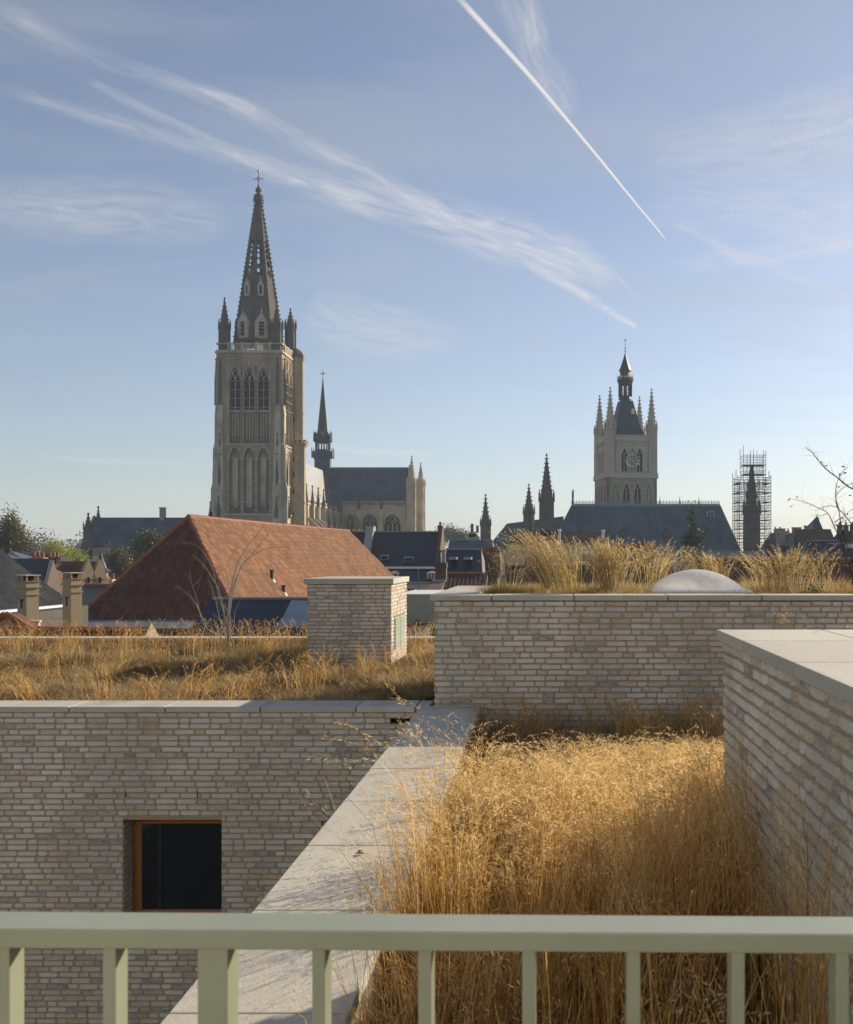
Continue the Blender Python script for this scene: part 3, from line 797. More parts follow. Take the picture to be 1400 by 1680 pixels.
# ---- brick volume on the right edge
XV = 1.02
vr = thing('brick_volume', 'near pale brick block at the right edge, topped with broad smooth concrete slabs', 'rooftop building', (XV, 5.74, 0))
part(vr, 'mortar_bed', MB().box(.004, 3.4, -6.7, 0, 0, ZH - .06), 'mortar')
brick_face(vr, (0, 0), (0, -1), 5.2, ZH - .06, EZ - 2.0, n_ind=300, seed=31)
brick_face(vr, (3.4, .004), (-1, 0), 3.39, ZH - .06, EZ - 1.9, n_ind=0, seed=32)
cs = [5.775, 5.03, 3.99, 2.95, 1.91, .87, -.17]
for a, b in zip(cs[:-1], cs[1:]):
    for x0, x1 in ((XV - .039, 1.575 if a > 5.5 else 2.12), (1.581 if a > 5.5 else 2.126, 4.4)):
        part(vr, 'coping_slab', MB().box(x0 - XV, x1 - XV, b + .004 - 5.74, a - .004 - 5.74, ZH - .058, ZH), 'coping_concrete', bevel=.004)

# ---- planted roof on the left and its far kerb
struct('left_roof_soil', MB().box(-13, -1.24, 11.29, 20.0, EZ - 2.0, EZ - 1.80), 'soil')
struct('near_bed_soil', MB().box(XR - .03, XV, 1.4, YM - .005, EZ - 2.1, EZ - 1.93), 'soil')
fk = thing('roof_kerb', 'thin pale concrete kerb at the far edge of the left roof garden', 'kerb', (-6, 20, 0))
coping(fk, 0, 0, 19.98, 20.42, ZC, 'x', [-15, -13.4, -12.4, -11.3, -10.2, -9.1, -8.0, -6.9, -5.8, -4.7, -3.6, -2.5, -1.4], seed=8)
part(fk, 'kerb_wall', MB().box(-9, 4.8, .02, .38, EZ - 2.5, ZC - .06), 'mortar')

# ---- brick chimney block on the left roof
YC = 16.8
ch = thing('brick_chimney', 'square pale brick chimney block with flat concrete cap and side louvre', 'chimney', (WX(504, YC), YC, 0))
cw = WX(642, YC) - WX(504, YC); cd = 1.85; zt = WZ(958.5, YC)
part(ch, 'mortar_bed', MB().box(.004, cw - .004, .004, cd, EZ - 1.85, zt - .004), 'mortar')
lz1, lz0 = WZ(1009, YC + .6), WZ(1063, YC + .6)
brick_face(ch, (0, 0), (1, 0), cw, zt, EZ - 1.82, n_ind=250, seed=41)
brick_face(ch, (cw, 0), (0, 1), cd, zt, EZ - 1.82, holes=[(.30, 1.52, lz0, lz1)], n_ind=50, seed=42)
part(ch, 'cap_slab', MB().box(-.045, cw + .045, -.045, .92, zt + .002, zt + .094), 'coping_concrete', bevel=.005)
part(ch, 'cap_slab', MB().box(-.045, cw + .045, .926, cd + .045, zt + .002, zt + .094), 'coping_concrete', bevel=.005)
lv = part(ch, 'louvre_frame', MB().box(cw - .02, cw + .012, .30, .33, lz0, lz1).box(cw - .02, cw + .012, 1.49, 1.52, lz0, lz1).box(cw - .02, cw + .012, .89, .93, lz0, lz1).box(cw - .02, cw + .012, .33, .89, lz1 - .03, lz1).box(cw - .02, cw + .012, .93, 1.49, lz1 - .03, lz1), 'rail_paint')
n = 13
for k in range(n):
    z = lz0 + (lz1 - lz0 - .03) * k / n
    for a, b in ((.33, .89), (.93, 1.49)):
        part(lv, 'slat', MB().add([(cw + .03, a, z), (cw + .03, b, z), (cw - .01, b, z + .045), (cw - .01, a, z + .045), (cw + .034, a, z + .006), (cw + .034, b, z + .006), (cw - .006, b, z + .051), (cw - .006, a, z + .051)],
             [(0, 1, 2, 3), (4, 7, 6, 5), (0, 4, 5, 1), (1, 5, 6, 2), (2, 6, 7, 3), (3, 7, 4, 0)]), 'rail_paint')

# ---- skylight dome
sk = thing('skylight', 'white acrylic dome skylight on the planted roof', 'skylight', (WX(1142, 12.2), 12.2, 0))
zb = WZ(970, 12.2)
part(sk, 'curb', MB().box(-.56, .56, -.5, .5, ZH - .1, zb + .0).box(-.58, .58, -.52, .52, zb + .002, zb + .028), 'white_acrylic', bevel=.004)
me = MB(); nu, nv = 20, 20
V = []; Fc = []
for j in range(nv + 1):
    for i in range(nu + 1):
        u, v = -1 + 2 * i / nu, -1 + 2 * j / nv
        V.append((u * .545, v * .49, zb + .03 + .235 * (max(0, 1 - u * u) ** .8) * (max(0, 1 - v * v) ** .8)))
for j in range(nv):
    for i in range(nu):
        a = j * (nu + 1) + i; Fc.append((a, a + 1, a + nu + 2, a + nu + 1))
me.add(V, Fc); part(sk, 'dome', me, 'acrylic_dome', smooth=True)
for x in (-.15, .37, .5):
    part(sk, 'clip', MB().box(x - .012, x + .012, -.535, -.523, zb + .006, zb + .04), 'gold')

# ---- balcony railing in front of the camera
rt = R(-1.0)
rl = thing('balcony_railing', 'sage green flat steel balcony railing across the bottom of the photo', 'railing', (0, 1.343, EZ), rotz=rt)
zr = -.4995
part(rl, 'handrail', MB().box(-1.3, 1.2, -.004, .064, zr - .026, zr), 'rail_paint', bevel=.0025)
def bal(x, w, d=.038, name='baluster'):
    part(rl, name, MB().box(x - w / 2, x + w / 2, .003, .003 + d, -1.6, zr - .0265), 'rail_paint', bevel=.0012)
for px in (-180, -6, 172, 523, 697.5, 868, 1039, 1209, 1378, 1545, 1710):
    bal((px - CX) * 1.352 / F * (1.0 if px > 500 else .993), .0176 if px > -3 else .018)
bal((346 - CX) * 1.352 / F * .996, .041, .045, 'post')

# ================================================================== GOTHIC BUILDING BLOCKS
def crockets(mb, cx, cy, z0, z1, r0, r1, n=8, rot=0.0, step=1.0, s=.28):
    k = max(2, int((z1 - z0) / step))
    for i in range(k):
        t = (i + .5) / k; z = z0 + (z1 - z0) * t; r = r0 + (r1 - r0) * t
        for j in range(n):
            a = rot + 2 * math.pi * j / n
            x, y = cx + (r + s * .45) * math.cos(a), cy + (r + s * .45) * math.sin(a)
            mb.frus(x, y, z - s * .15, z + s * .45, s * .30, s * .62, 4, a)
def pinnacle_mb(cx, cy, z0, zs, z1, r, n=8, step=.9, s=.24, small=True):
    mb = MB()
    mb.frus(cx, cy, z0, zs, r * 1.0, r * .96, n)
    for j in range(n):
        a = 2 * math.pi * j / n
        mb.tube((cx + r * math.cos(a), cy + r * math.sin(a), z0), (cx + r * .97 * math.cos(a), cy + r * .97 * math.sin(a), zs + r * .5), r * .09, n=4)
        if small:
            x, y = cx + r * math.cos(a), cy + r * math.sin(a)
            mb.frus(x, y, zs - r * .1, zs + r * .9, r * .17, r * .13, 4, a)
            mb.frus(x, y, zs + r * .9, zs + r * 1.7, r * .15, .01, 4, a)
    mb.frus(cx, cy, zs - .18, zs + .05, r * 1.12, r * 1.16, n)
    mb.frus(cx, cy, zs, z1, r * .92, .05, n)
    crockets(mb, cx, cy, zs + r * .5, z1 - .5, r * .85, .10, min(n, 8), 0, step, s)
    mb.frus(cx, cy, z1 - .35, z1 - .05, .10, .30, 6).frus(cx, cy, z1 - .05, z1 + .3, .30, .05, 6)
    return mb
def rotmb(mb, c, ang):
    ca, sa = math.cos(ang), math.sin(ang)
    o = MB(); o.f = mb.f
    o.v = [(c[0] + (x - c[0]) * ca - (y - c[1]) * sa, c[1] + (x - c[0]) * sa + (y - c[1]) * ca, z) for x, y, z in mb.v]
    return o
def cross_mb(cx, cy, z0, z1, w):
    m = MB(); m.tube((cx, cy, z0), (cx, cy, z1), .07, .05)
    zc = z0 + (z1 - z0) * .55
    m.tube((cx - w, cy, zc), (cx + w, cy, zc), .07, .07)
    for sx in (-1, 1):
        m.tube((cx + sx * w, cy, zc - .18), (cx + sx * w, cy, zc + .18), .06)
        m.tube((cx + sx * w * .4, cy, zc), (cx, cy, zc + w * .6), .06); m.tube((cx + sx * w * .4, cy, zc), (cx, cy, zc - w * .6), .06)
    m.frus(cx, cy, z0, z0 + .35, .16, .16, 6)
    return m

# ================================================================== CATHEDRAL
fr = Fr(235, 409)
ca = thing('cathedral', 'great gothic stone church with a tall crocketed spire on its square tower', 'cathedral', fr.loc)
z = fr.z
H = 7.65; CT = (0, H)
zb0, z1, z2, z3 = z(577), z(728), z(843), z(672)
part(ca, 'tower_core', MB().box(-H + .95, H - .95, .95, 2 * H - .95, 0, zb0), 'rubble_masonry')
BAY = (-3.31, 0, 3.31)
for fi, ang in ((0, 0), (1, math.pi / 2), (2, -math.pi / 2)):
    def P(name, mb, ma, par=None, **kw):
        return part(par or ca, name, rotmb(mb, CT, ang), ma, **kw)
    wallm = MB()
    # flanking piers and plain upper band
    for sx in (-1, 1):
        wallm.box(sx * 4.965, sx * (H - .02), .0, .95, 0, zb0)
    wallm.box(-4.965, 4.965, .0, .95, 0, z2)
    for c in BAY:
        a, b = c - 1.655, c + 1.655
        wallm.arch_plate(a, b, z2, z1, c - 1.36, c + 1.36, z2, z(756), z(735.5), .0, .95, pointed=False)
        wallm.arch_plate(a, b, z1, zb0, c - 1.25, c + 1.25, z1, z(622), z(603), .0, .95)
    P('tower_wall', wallm, 'tower_masonry')
    for q_ in (MB().box(-H - .25, H + .25, -.28, .0, z1 - .35, z1), MB().box(-H - .25, H + .25, -.3, .0, zb0 - .3, zb0 + .1), MB().box(-H - .1, H + .1, -.2, .0, z2 - .3, z2 + .05)): P('string_course', q_, 'limestone')
    for k, c in enumerate(BAY):
        # belfry opening: dark hollow, tracery, lead louvres
        w = P('belfry_window', MB().box(c - 1.25, c + 1.25, .80, .96, z3, z(603)), 'dark_interior')
        P('tracery', MB().box(c - .09, c + .09, .25, .5, z3, z(618)).tube((c, .35, z(622)), (c - .75, .35, z(610)), .10).tube((c, .35, z(622)), (c + .75, .35, z(610)), .10)
          .tube((c - 1.15, .35, z(623)), (c - .45, .35, z(608)), .09).tube((c + 1.15, .35, z(623)), (c + .45, .35, z(608)), .09).tube((c - .6, .35, z(613)), (c, .35, z(605)), .09).tube((c + .6, .35, z(613)), (c, .35, z(605)), .09), 'limestone', w)
        for py in (625, 640, 654, 669):
            P('louvre', MB().add([(c - 1.28, -.12, z(py) - .1), (c + 1.28, -.12, z(py) - .1), (c + 1.2, .8, z(py) + .25), (c - 1.2, .8, z(py) + .25),
                                  (c - 1.28, -.12, z(py) + .02), (c + 1.28, -.12, z(py) + .02), (c + 1.2, .8, z(py) + .37), (c - 1.2, .8, z(py) + .37)],
                                 [(0, 3, 2, 1), (4, 5, 6, 7), (0, 1, 5, 4), (1, 2, 6, 5), (2, 3, 7, 6), (3, 0, 4, 7)]), 'lead', w)
        # label mould over the arch, shafts, cross bands
        mo = MB()
        prev = None
        for i in range(9):
            u = -1 + i / 4; x = c + u * 1.45; zz = z(624) + (z(599) - z(624)) * (max(0, 4 - (abs(u) + 1) ** 2) / 3) ** .5
            if prev: mo.tube(prev, (x, -.1, zz), .14, n=4)
            prev = (x, -.1, zz)
        mo.box(c - 1.75, c - 1.52, -.22, 0, z1, z(600)); mo.box(c + 1.52, c + 1.75, -.22, 0, z1, z(600))
        for py in (616, 631, 645, 659, 673, 691, 708):
            mo.box(c - 1.62, c - 1.25, -.07, .02, z(py) - .1, z(py) + .1); mo.box(c + 1.25, c + 1.62, -.07, .02, z(py) - .1, z(py) + .1)
        # blind panelling between openings and cornice, and above
        for x in (-.62, 0, .62): mo.box(c + x - .07, c + x + .07, .35, .6, z1 + .8, z3 - .3)
        mo.box(c - 1.25, c + 1.25, .3, .6, z3 - .45, z3 - .05)
        for x in (-1.2, -.8, -.4, 0, .4, .8, 1.2):
            mo.box(c + x - .05, c + x + .05, -.12, 0, z(598), z(580))
        mo.box(c - .25, c + .25, -.4, 0, z(601), z(599)); mo.frus(c, -.2, z(599), z(591), .22, .16, 6); mo.frus(c, -.2, z(590), z(584), .34, .05, 6)
        P('blind_tracery', mo, 'limestone')
        sl = MB(); sl.prismx([(.95, z1 + 2.0), (-.05, z1 + .1), (.95, z1 + .1)], c - 1.25, c + 1.25)
        P('sloping_sill', sl, 'sooted_stone')
        # big blind arch below
        lo = MB(); 
        for x in (-.5, .5): lo.box(c + x - .1, c + x + .1, .2, .7, z2 + 1.5, z(752))
        lo.box(c - .5, c + .5, .5, .93, z2 + 1.5, z(750))
        lo.box(c - .62, c + .62, .1, .5, z(797), z(793))
        for py in (752, 777, 803, 823): lo.box(c - 1.36, c + 1.36, .45, .62, z(py) - .1, z(py) + .12)
        for q in range(5):
            a = math.pi * q / 4; lo.tube((c + .45 * math.cos(a), .4, z(750) + .6 * math.sin(a)), (c + .45 * math.cos(a + .78), .4, z(750) + .6 * math.sin(a + .78)), .09, n=4)
        prev = None
        for i in range(11):
            a = math.pi * i / 10; q = (c + 1.5 * math.cos(a), -.08, z(757) + (z(733) - z(757)) * math.sin(a))
            if prev: lo.tube(prev, q, .16, n=4)
            prev = q
        P('blind_arch', lo, 'limestone')
        P('sloping_sill', MB().prismx([(.95, z2 + 1.8), (-.05, z2 + .1), (.95, z2 + .1)], c - 1.36, c + 1.36), 'sooted_stone')
    # angle buttresses, stepping back as they rise
    for sx in (-1, 1):
        for bx, wd in ((6.7, .95),):
            b = MB(); cxx = sx * bx
            b.box(cxx - wd, cxx + wd, -1.3, .0, 0, z(803)); b.prismx([(-1.3, z(803)), (-.85, z(790)), (0, z(790)), (0, z(803))], cxx - wd, cxx + wd)
            b.box(cxx - wd * .85, cxx + wd * .85, -.85, .0, z(790), z(737)); b.prismx([(-.85, z(737)), (-.5, z(728)), (0, z(728)), (0, z(737))], cxx - wd * .85, cxx + wd * .85)
            b.box(cxx - wd * .7, cxx + wd * .7, -.5, .0, z(728), z(680)); b.prismx([(-.5, z(680)), (-.28, z(665)), (0, z(665)), (0, z(680))], cxx - wd * .7, cxx + wd * .7)
            b.box(cxx - wd * .5, cxx + wd * .5, -.28, .0, z(665), z(605))
            P('buttress', b, 'limestone')
            for (yy, za, zs_, zt_, rr_) in ((-.45, z(740), z(735), z(712), .36), (-.35, z(664), z(622), z(588), .38), (-.75, z(800), z(775), z(745), .44), (-1.25, z(850), z(838), z(815), .55)):
                P('buttress_pinnacle', pinnacle_mb(cxx, yy, za, zs_, zt_, rr_, 4, .5, .2, False), 'sooted_stone')
    # pierced parapet
    bal_ = MB()
    bal_.box(-H, H, -.05, .25, z(564.5), z(562.5)); bal_.box(-H, H, -.05, .25, z(576), z(574))
    for k in range(28):
        x = -4.9 + 9.8 * k / 27; bal_.box(x - .07, x + .07, .0, .2, z(574), z(564.5))
    for x in (-4.9, -1.65, 1.65, 4.9): bal_.box(x - .22, x + .22, -.1, .3, z(577), z(561))
    P('balustrade', bal_, 'limestone')
part(ca, 'tower_deck', MB().box(-H + .3, H - .3, .3, 2 * H - .3, zb0 - .05, zb0 + .12), 'lead')
for (x, y, d, top) in ((-6.15, 1.3, 1, 489), (6.15, 1.3, 1, 495), (6.1, 2 * H - 1.3, 14, 507), (-6.15, 2 * H - 1.3, 14, 507)):
    part(ca, 'pinnacle', pinnacle_mb(x, y, zb0 - .2, z(539, d), z(top, d), 1.35), 'limestone' if False else 'sooted_stone')
# spire: slate-dark stone, pierced near the top
sx0, sy0 = 0, H
zs0, zt = z(563, H), z(331, H)
def rs(zz): return 5.95 + (.72 - 5.95) * (zz - zs0) / (zt - zs0)
sp = MB()
za, zb_ = z(461, H), z(398, H)
sp.frus(sx0, sy0, zs0 - .4, za, rs(zs0 - .4), rs(za), 8)
sp.frus(sx0, sy0, zb_, zt, rs(zb_), rs(zt), 8)
def face_strip(mb, k, zA, zB, u0, u1, th=.25):
    """a strip of spire face k between z levels, u across the face 0..1"""
    out = []
    for zz in (zA, zB):
        for u in (u0, u1):
            for rr_ in (rs(zz), rs(zz) - th):
                a0 = math.pi / 4 * k; a1 = a0 + math.pi / 4
                p0 = Vector((math.cos(a0), math.sin(a0))) * rr_; p1 = Vector((math.cos(a1), math.sin(a1))) * rr_
                q = p0.lerp(p1, u); out.append((sx0 + q.x, sy0 + q.y, zz))
    o = out
    mb.hexa([o[0], o[2], o[3], o[1], o[4], o[6], o[7], o[5]])
for k in range(8):
    zm0, zm1 = z(441, H), z(446, H)
    face_strip(sp, k, zm1, zm0, 0, 1)
    for A, B in ((za, zm1), (zm0, zb_)):
        face_strip(sp, k, A, B, 0, .24); face_strip(sp, k, A, B, .76, 1)
    face_strip(sp, k, za, zm1, .46, .54); face_strip(sp, k, za, za + .5, .24, .76)
    for q in (z(430, H), z(420, H), z(411, H), z(404, H)):
        face_strip(sp, k, q, q + .32, .24, .76)
part(ca, 'spire', sp, 'sooted_stone')
cr_ = MB(); crockets(cr_, sx0, sy0, zs0 + 1, zt - .6, rs(zs0 + 1), rs(zt), 8, 0, 1.02, .46)
for k in range(8):
    a = math.pi / 4 * k
    cr_.tube((sx0 + rs(zs0) * math.cos(a), sy0 + rs(zs0) * math.sin(a), zs0), (sx0 + rs(zt) * math.cos(a), sy0 + rs(zt) * math.sin(a), zt), .2, .12, 5)
part(ca, 'crockets', cr_, 'sooted_stone', kind='stuff')
fn = MB(); zz = [z(v, H) for v in (333, 329, 325, 320, 316, 313, 309, 304)]
fn.lathe(sx0, sy0, [(.75, zz[0]), (1.05, zz[1]), (1.15, zz[2]), (.62, zz[3]), (.45, zz[4]), (.72, zz[5]), (.5, zz[6]), (.1, zz[7])], 8)
crockets(fn, sx0, sy0, zz[0] - .2, zz[3], 1.0, .7, 8, .2, .5, .4)
crockets(fn, sx0, sy0, zz[4], zz[6], .5, .45, 6, 0, .5, .3)
part(ca, 'finial', fn, 'sooted_stone')
part(ca, 'cross', cross_mb(sx0, sy0, z(305, H), z(284, H), 1.15), 'black_metal')
part(ca, 'weathercock', MB().prism([(sx0 - .15, z(284, H)), (sx0 + .3, z(283, H)), (sx0 + .25, z(279, H)), (sx0 - .05, z(277, H)), (sx0 - .35, z(280, H))], sy0 - .08, sy0 + .08), 'gold')
def lucarne(k, zA, zB, w, big):
    a = math.pi / 4 * (k + .5); ap = math.cos(math.pi / 8)
    d = Vector((math.cos(a), math.sin(a))); s = Vector((-d.y, d.x))
    r0 = rs(zA) * ap + .25; zs1 = zA + (zB - zA) * .62
    def q(u, out, zz): return (sx0 + d.x * (r0 + out) + s.x * u, sy0 + d.y * (r0 + out) + s.y * u, zz)
    mb = MB(); f = w * .42
    def bx(u0, u1, zL, zU, o0=-1.6, o1=.15):
        mb.hexa([q(u0, o1, zL), q(u1, o1, zL), q(u1, o0, zL), q(u0, o0, zL), q(u0, o1, zU), q(u1, o1, zU), q(u1, o0, zU), q(u0, o0, zU)])
    bx(-w, -f, zA, zs1); bx(f, w, zA, zs1); bx(-w, w, zA - .2, zA + .25)
    # gable
    mb.add([q(-w, .15, zs1), q(w, .15, zs1), q(0, .15, zB), q(-w, -1.6, zs1), q(w, -1.6, zs1), q(0, -1.6, zB)], [(0, 1, 2), (3, 5, 4), (0, 3, 4, 1), (1, 4, 5, 2), (2, 5, 3, 0)])
    mb.tube(q(0, .1, zB - .3), q(0, .1, zB + .8), .12, .04, 4)
    lu = part(ca, 'lucarne', mb, 'limestone')
    p = MB(); mbx = MB()
    p.add([q(-f, -.2, zA), q(f, -.2, zA), q(f, -.2, zs1), q(-f, -.2, zs1)], [(0, 1, 2, 3)])
    part(lu, 'opening', p, 'dark_interior')
    if big:
        for i in range(4):
            zz = zA + (zs1 - zA) * (i + .3) / 4.2
            mbx.add([q(-f, .05, zz), q(f, .05, zz), q(f, -.2, zz + .45), q(-f, -.2, zz + .45)], [(0, 1, 2, 3)])
        part(lu, 'louvre', mbx, 'lead')
for k in (5, 6):
    lucarne(k, z(561, H), z(521, H), 1.45, True)
    lucarne(k, z(491, H), z(465, H), .68, False)
# stair turret at the right
tx, ty = 7.97, 12.0
part(ca, 'stair_turret', MB().frus(tx, ty, 0, z(735, ty), 2.45, 2.4, 8, R(22.5)).frus(tx, ty, z(735, ty), z(729, ty), 2.4, 2.9, 8, R(22.5)).frus(tx, ty, z(729, ty), z(728, ty), 2.9, 2.9, 8, R(22.5))
     .frus(tx, ty, z(728, ty), z(590, ty), 1.98, 1.95, 8, R(22.5)).frus(tx, ty, z(592, ty), z(589, ty), 2.1, 2.2, 8, R(22.5)).frus(tx, ty, z(826, ty), z(824, ty), 2.6, 2.6, 8, R(22.5)).frus(tx, ty, z(680, ty), z(678, ty), 2.1, 2.1, 8, R(22.5)), 'tower_masonry')
part(ca, 'turret_dome', MB().lathe(tx, ty, [(2.1, z(589, ty)), (2.0, z(583, ty)), (1.5, z(577, ty)), (.8, z(573.5, ty)), (.1, z(571, ty))], 8, R(22.5)), 'sooted_stone')
bp = MB()
for j in range(16):
    a = 2 * math.pi * j / 16; bp.tube((tx + 2.8 * math.cos(a), ty + 2.8 * math.sin(a), z(728, ty)), (tx + 2.8 * math.cos(a), ty + 2.8 * math.sin(a), z(723, ty)), .16, n=4)
bp.frus(tx, ty, z(723.5, ty), z(722.5, ty), 2.95, 2.95, 8, R(22.5))
part(ca, 'turret_parapet', bp, 'limestone')
for py in (691, 755, 780, 807, 845):
    part(ca, 'slit_window', MB().box(tx - .12, tx + .12, ty - 2.5 if py > 735 else ty - 2.0, ty - 1.7, z(py + 4, ty), z(py - 4, ty)), 'dark_interior')
# nave, running away behind the tower
Xr = 2.05; ze = 13.6 + EZ; zr_ = 25.9 + EZ
part(ca, 'nave_roof', MB().prism([(Xr - 6.3, ze), (Xr + 6.3, ze), (Xr, zr_)], 14, 72), 'nave_slate')
nv_ = MB(); nv_.box(Xr - 6, Xr + 5.1, 14, 72, 0, ze - .1)
ny = [17 + 6.6 * k for k in range(8)]
for y in ny:
    sub = MB(); sub.arch_plate(y - 3.3, y + 3.3, 0, ze - .1, y - 1.7, y + 1.7, 3, ze - 4.2, ze - 1.4, 0, .9)
    nv_.add([(Xr + 6 - b, a, c) for a, b, c in sub.v], sub.f)
part(ca, 'nave_wall', nv_, 'pale_masonry')
pr = MB(); pr.box(Xr + 6.0, Xr + 6.3, 14, 72, ze - .2, ze + .1).box(Xr + 6.05, Xr + 6.2, 14, 72, ze + .9, ze + 1.1)
for k in range(100): pr.box(Xr + 6.05, Xr + 6.2, 14.2 + .57 * k, 14.35 + .57 * k, ze, ze + 1)
part(ca, 'nave_parapet', pr, 'limestone')
for y in ny:
    w = part(ca, 'nave_window', MB().box(Xr + 5.1, Xr + 5.2, y - 1.7, y + 1.7, 3, ze - 1.5), 'belfry_dark')
    part(w, 'mullion', MB().box(Xr + 5.2, Xr + 5.4, y - .08, y + .08, 3, ze - 2).box(Xr + 5.2, Xr + 5.4, y - .9, y - .76, 3, ze - 3).box(Xr + 5.2, Xr + 5.4, y + .76, y + .9, 3, ze - 3), 'limestone')
    b = MB(); yy = y + 3.3
    b.box(Xr + 6, Xr + 7.0, yy - .45, yy + .45, 0, ze - .5)
    b.prism([(Xr + 6.5, ze - 3.2), (Xr + 12, ze - 8), (Xr + 12, ze - 8.8), (Xr + 6.5, ze - 4.1)], yy - .25, yy + .25)
    b.box(Xr + 11.7, Xr + 12.8, yy - .45, yy + .45, 0, ze - 6.8)
    part(ca, 'flying_buttress', b, 'limestone')
    part(ca, 'nave_pinnacle', pinnacle_mb(Xr + 6.5, yy, ze - .6, ze + 1.7, ze + 4.6, .33, 4, .5, .18, False), 'sooted_stone')
    part(ca, 'nave_pinnacle', pinnacle_mb(Xr + 12.2, yy, ze - 7, ze - 5, ze - 2.2, .4, 4, .5, .18, False), 'sooted_stone')
part(ca, 'aisle_roof', MB().prism([(Xr + 6, ze - 8), (Xr + 6, ze - 5.2), (Xr + 11.7, ze - 8)], 14, 66), 'slate')
part(ca, 'aisle_wall', MB().box(Xr + 6, Xr + 11.6, 14, 66, 0, ze - 8.05), 'pale_masonry')
# transept
tD = 306 - 235; tz = WZ(768, 306); te = WZ(829, 299)
xa, xb = -67 - fr.X0, WX(671, 306) - fr.X0
part(ca, 'transept_roof', MB().prismx([(tD - 7.2, te), (tD + 7.2, te), (tD, tz)], xa, xb), 'weathered_haze_slate')
part(ca, 'transept_ridge', MB().box(xa + 2, xb, tD - .2, tD + .2, tz - .1, tz + .25), 'lead')
tw_ = MB(); tw_.box(xa + 5, xb + 1.5, tD - 6.0, tD + 7, 0, te - .1)
tc = [(607, 5.6), (644, 5.6)]
y0_ = tD - 7.2
xs_ = [WX(v, 299) - fr.X0 for v in (562, 588, 625, 666)]
for (pa, pb, pc, hw) in ((xs_[0], xs_[1], WX(575, 299) - fr.X0, 1.3), (xs_[1], xs_[2], WX(607, 299) - fr.X0, 2.3), (xs_[2], xs_[3], WX(644, 299) - fr.X0, 2.5)):
    tw_.arch_plate(pa, pb, 0, te - .1, pc - hw, pc + hw, 4, WZ(858, 299), WZ(844, 299), y0_, y0_ + 1.1)
part(ca, 'transept_wall', tw_, 'pale_masonry')
for pc, hw in ((WX(575, 299) - fr.X0, 1.3), (WX(607, 299) - fr.X0, 2.3), (WX(644, 299) - fr.X0, 2.5)):
    w = part(ca, 'transept_window', MB().box(pc - hw, pc + hw, y0_ + .9, y0_ + 1.1, 4, WZ(843, 299)), 'belfry_dark')
    t_ = MB()
    for u in (-.5, 0, .5): t_.box(pc + u * hw - .1, pc + u * hw + .1, y0_ + .5, y0_ + .8, 4, WZ(860, 299))
    for u in (-.5, .5):
        for s_ in (-1, 1): t_.tube((pc + (u + s_ * .5) * hw, y0_ + .6, WZ(860, 299)), (pc + u * hw, y0_ + .6, WZ(853, 299)), .1, n=4)
    for s_ in (-1, 1): t_.tube((pc + s_ * .5 * hw, y0_ + .6, WZ(853, 299)), (pc, y0_ + .6, WZ(846, 299)), .1, n=4); t_.tube((pc, y0_ + .6, WZ(856, 299)), (pc + s_ * .4 * hw, y0_ + .6, WZ(849, 299)), .1, n=4)
    part(w, 'tracery', t_, 'limestone')
    hm = MB(); prev = None
    for i in range(9):
        u = -1 + i / 4; q = (pc + u * (hw + .35), y0_ - .1, WZ(859, 299) + (WZ(841, 299) - WZ(859, 299)) * (max(0, 4 - (abs(u) + 1) ** 2) / 3) ** .5)
        if prev: hm.tube(prev, q, .2, n=4)
        prev = q
    part(w, 'hood_mould', hm, 'limestone')
pr = MB(); pr.box(xs_[0], xb + 1, y0_ - .3, y0_, te - .3, te).box(xs_[0], xb + 1, y0_ - .2, y0_, te + 1.0, te + 1.2)
for k in range(40):
    x = xs_[0] + (xb - xs_[0]) * k / 39; pr.box(x - .1, x + .1, y0_ - .15, y0_ - .05, te, te + 1)
part(ca, 'transept_parapet', pr, 'limestone')
for pxx in (588, 625):
    x = WX(pxx, 297.5) - fr.X0
    part(ca, 'transept_buttress', MB().box(x - .6, x + .6, y0_ - 2, y0_, 0, WZ(850, 299)).prismx([(y0_ - 2, WZ(850, 299)), (y0_, WZ(838, 299)), (y0_, WZ(850, 299))], x - .6, x + .6), 'limestone')
    part(ca, 'transept_pinnacle', pinnacle_mb(x, y0_ - .3, te - 1, te + 1.6, te + 4.8, .42, 4, .6, .22, False), 'sooted_stone')
gx = WX(676, 299) - fr.X0; gx2 = WX(690.5, 313) - fr.X0
part(ca, 'gable_turret', pinnacle_mb(gx, y0_, 0, WZ(797, 299), WZ(749, 299), 1.55), 'limestone')
part(ca, 'gable_turret', pinnacle_mb(gx2, tD + 7, 0, WZ(797, 313), WZ(760, 313), 1.35), 'limestone')
part(ca, 'gable_wall', MB().prismx([(y0_, 0), (tD + 7.2, 0), (tD + 7.2, te), (tD, tz + 1), (y0_, te)], xb + .02, xb + 1.2), 'limestone')
# roof slits
for px_, py_ in ((582, 797), (616, 797), (652, 797)):
    yv = tD - 7.2 * (tz - WZ(py_, 302)) / (tz - te)
    part(ca, 'roof_vent', MB().box(WX(px_, 302) - fr.X0 - .5, WX(px_, 302) - fr.X0 + .5, yv - .25, yv + .2, WZ(py_ + .6, 302), WZ(py_ - .6, 302)), 'lead')
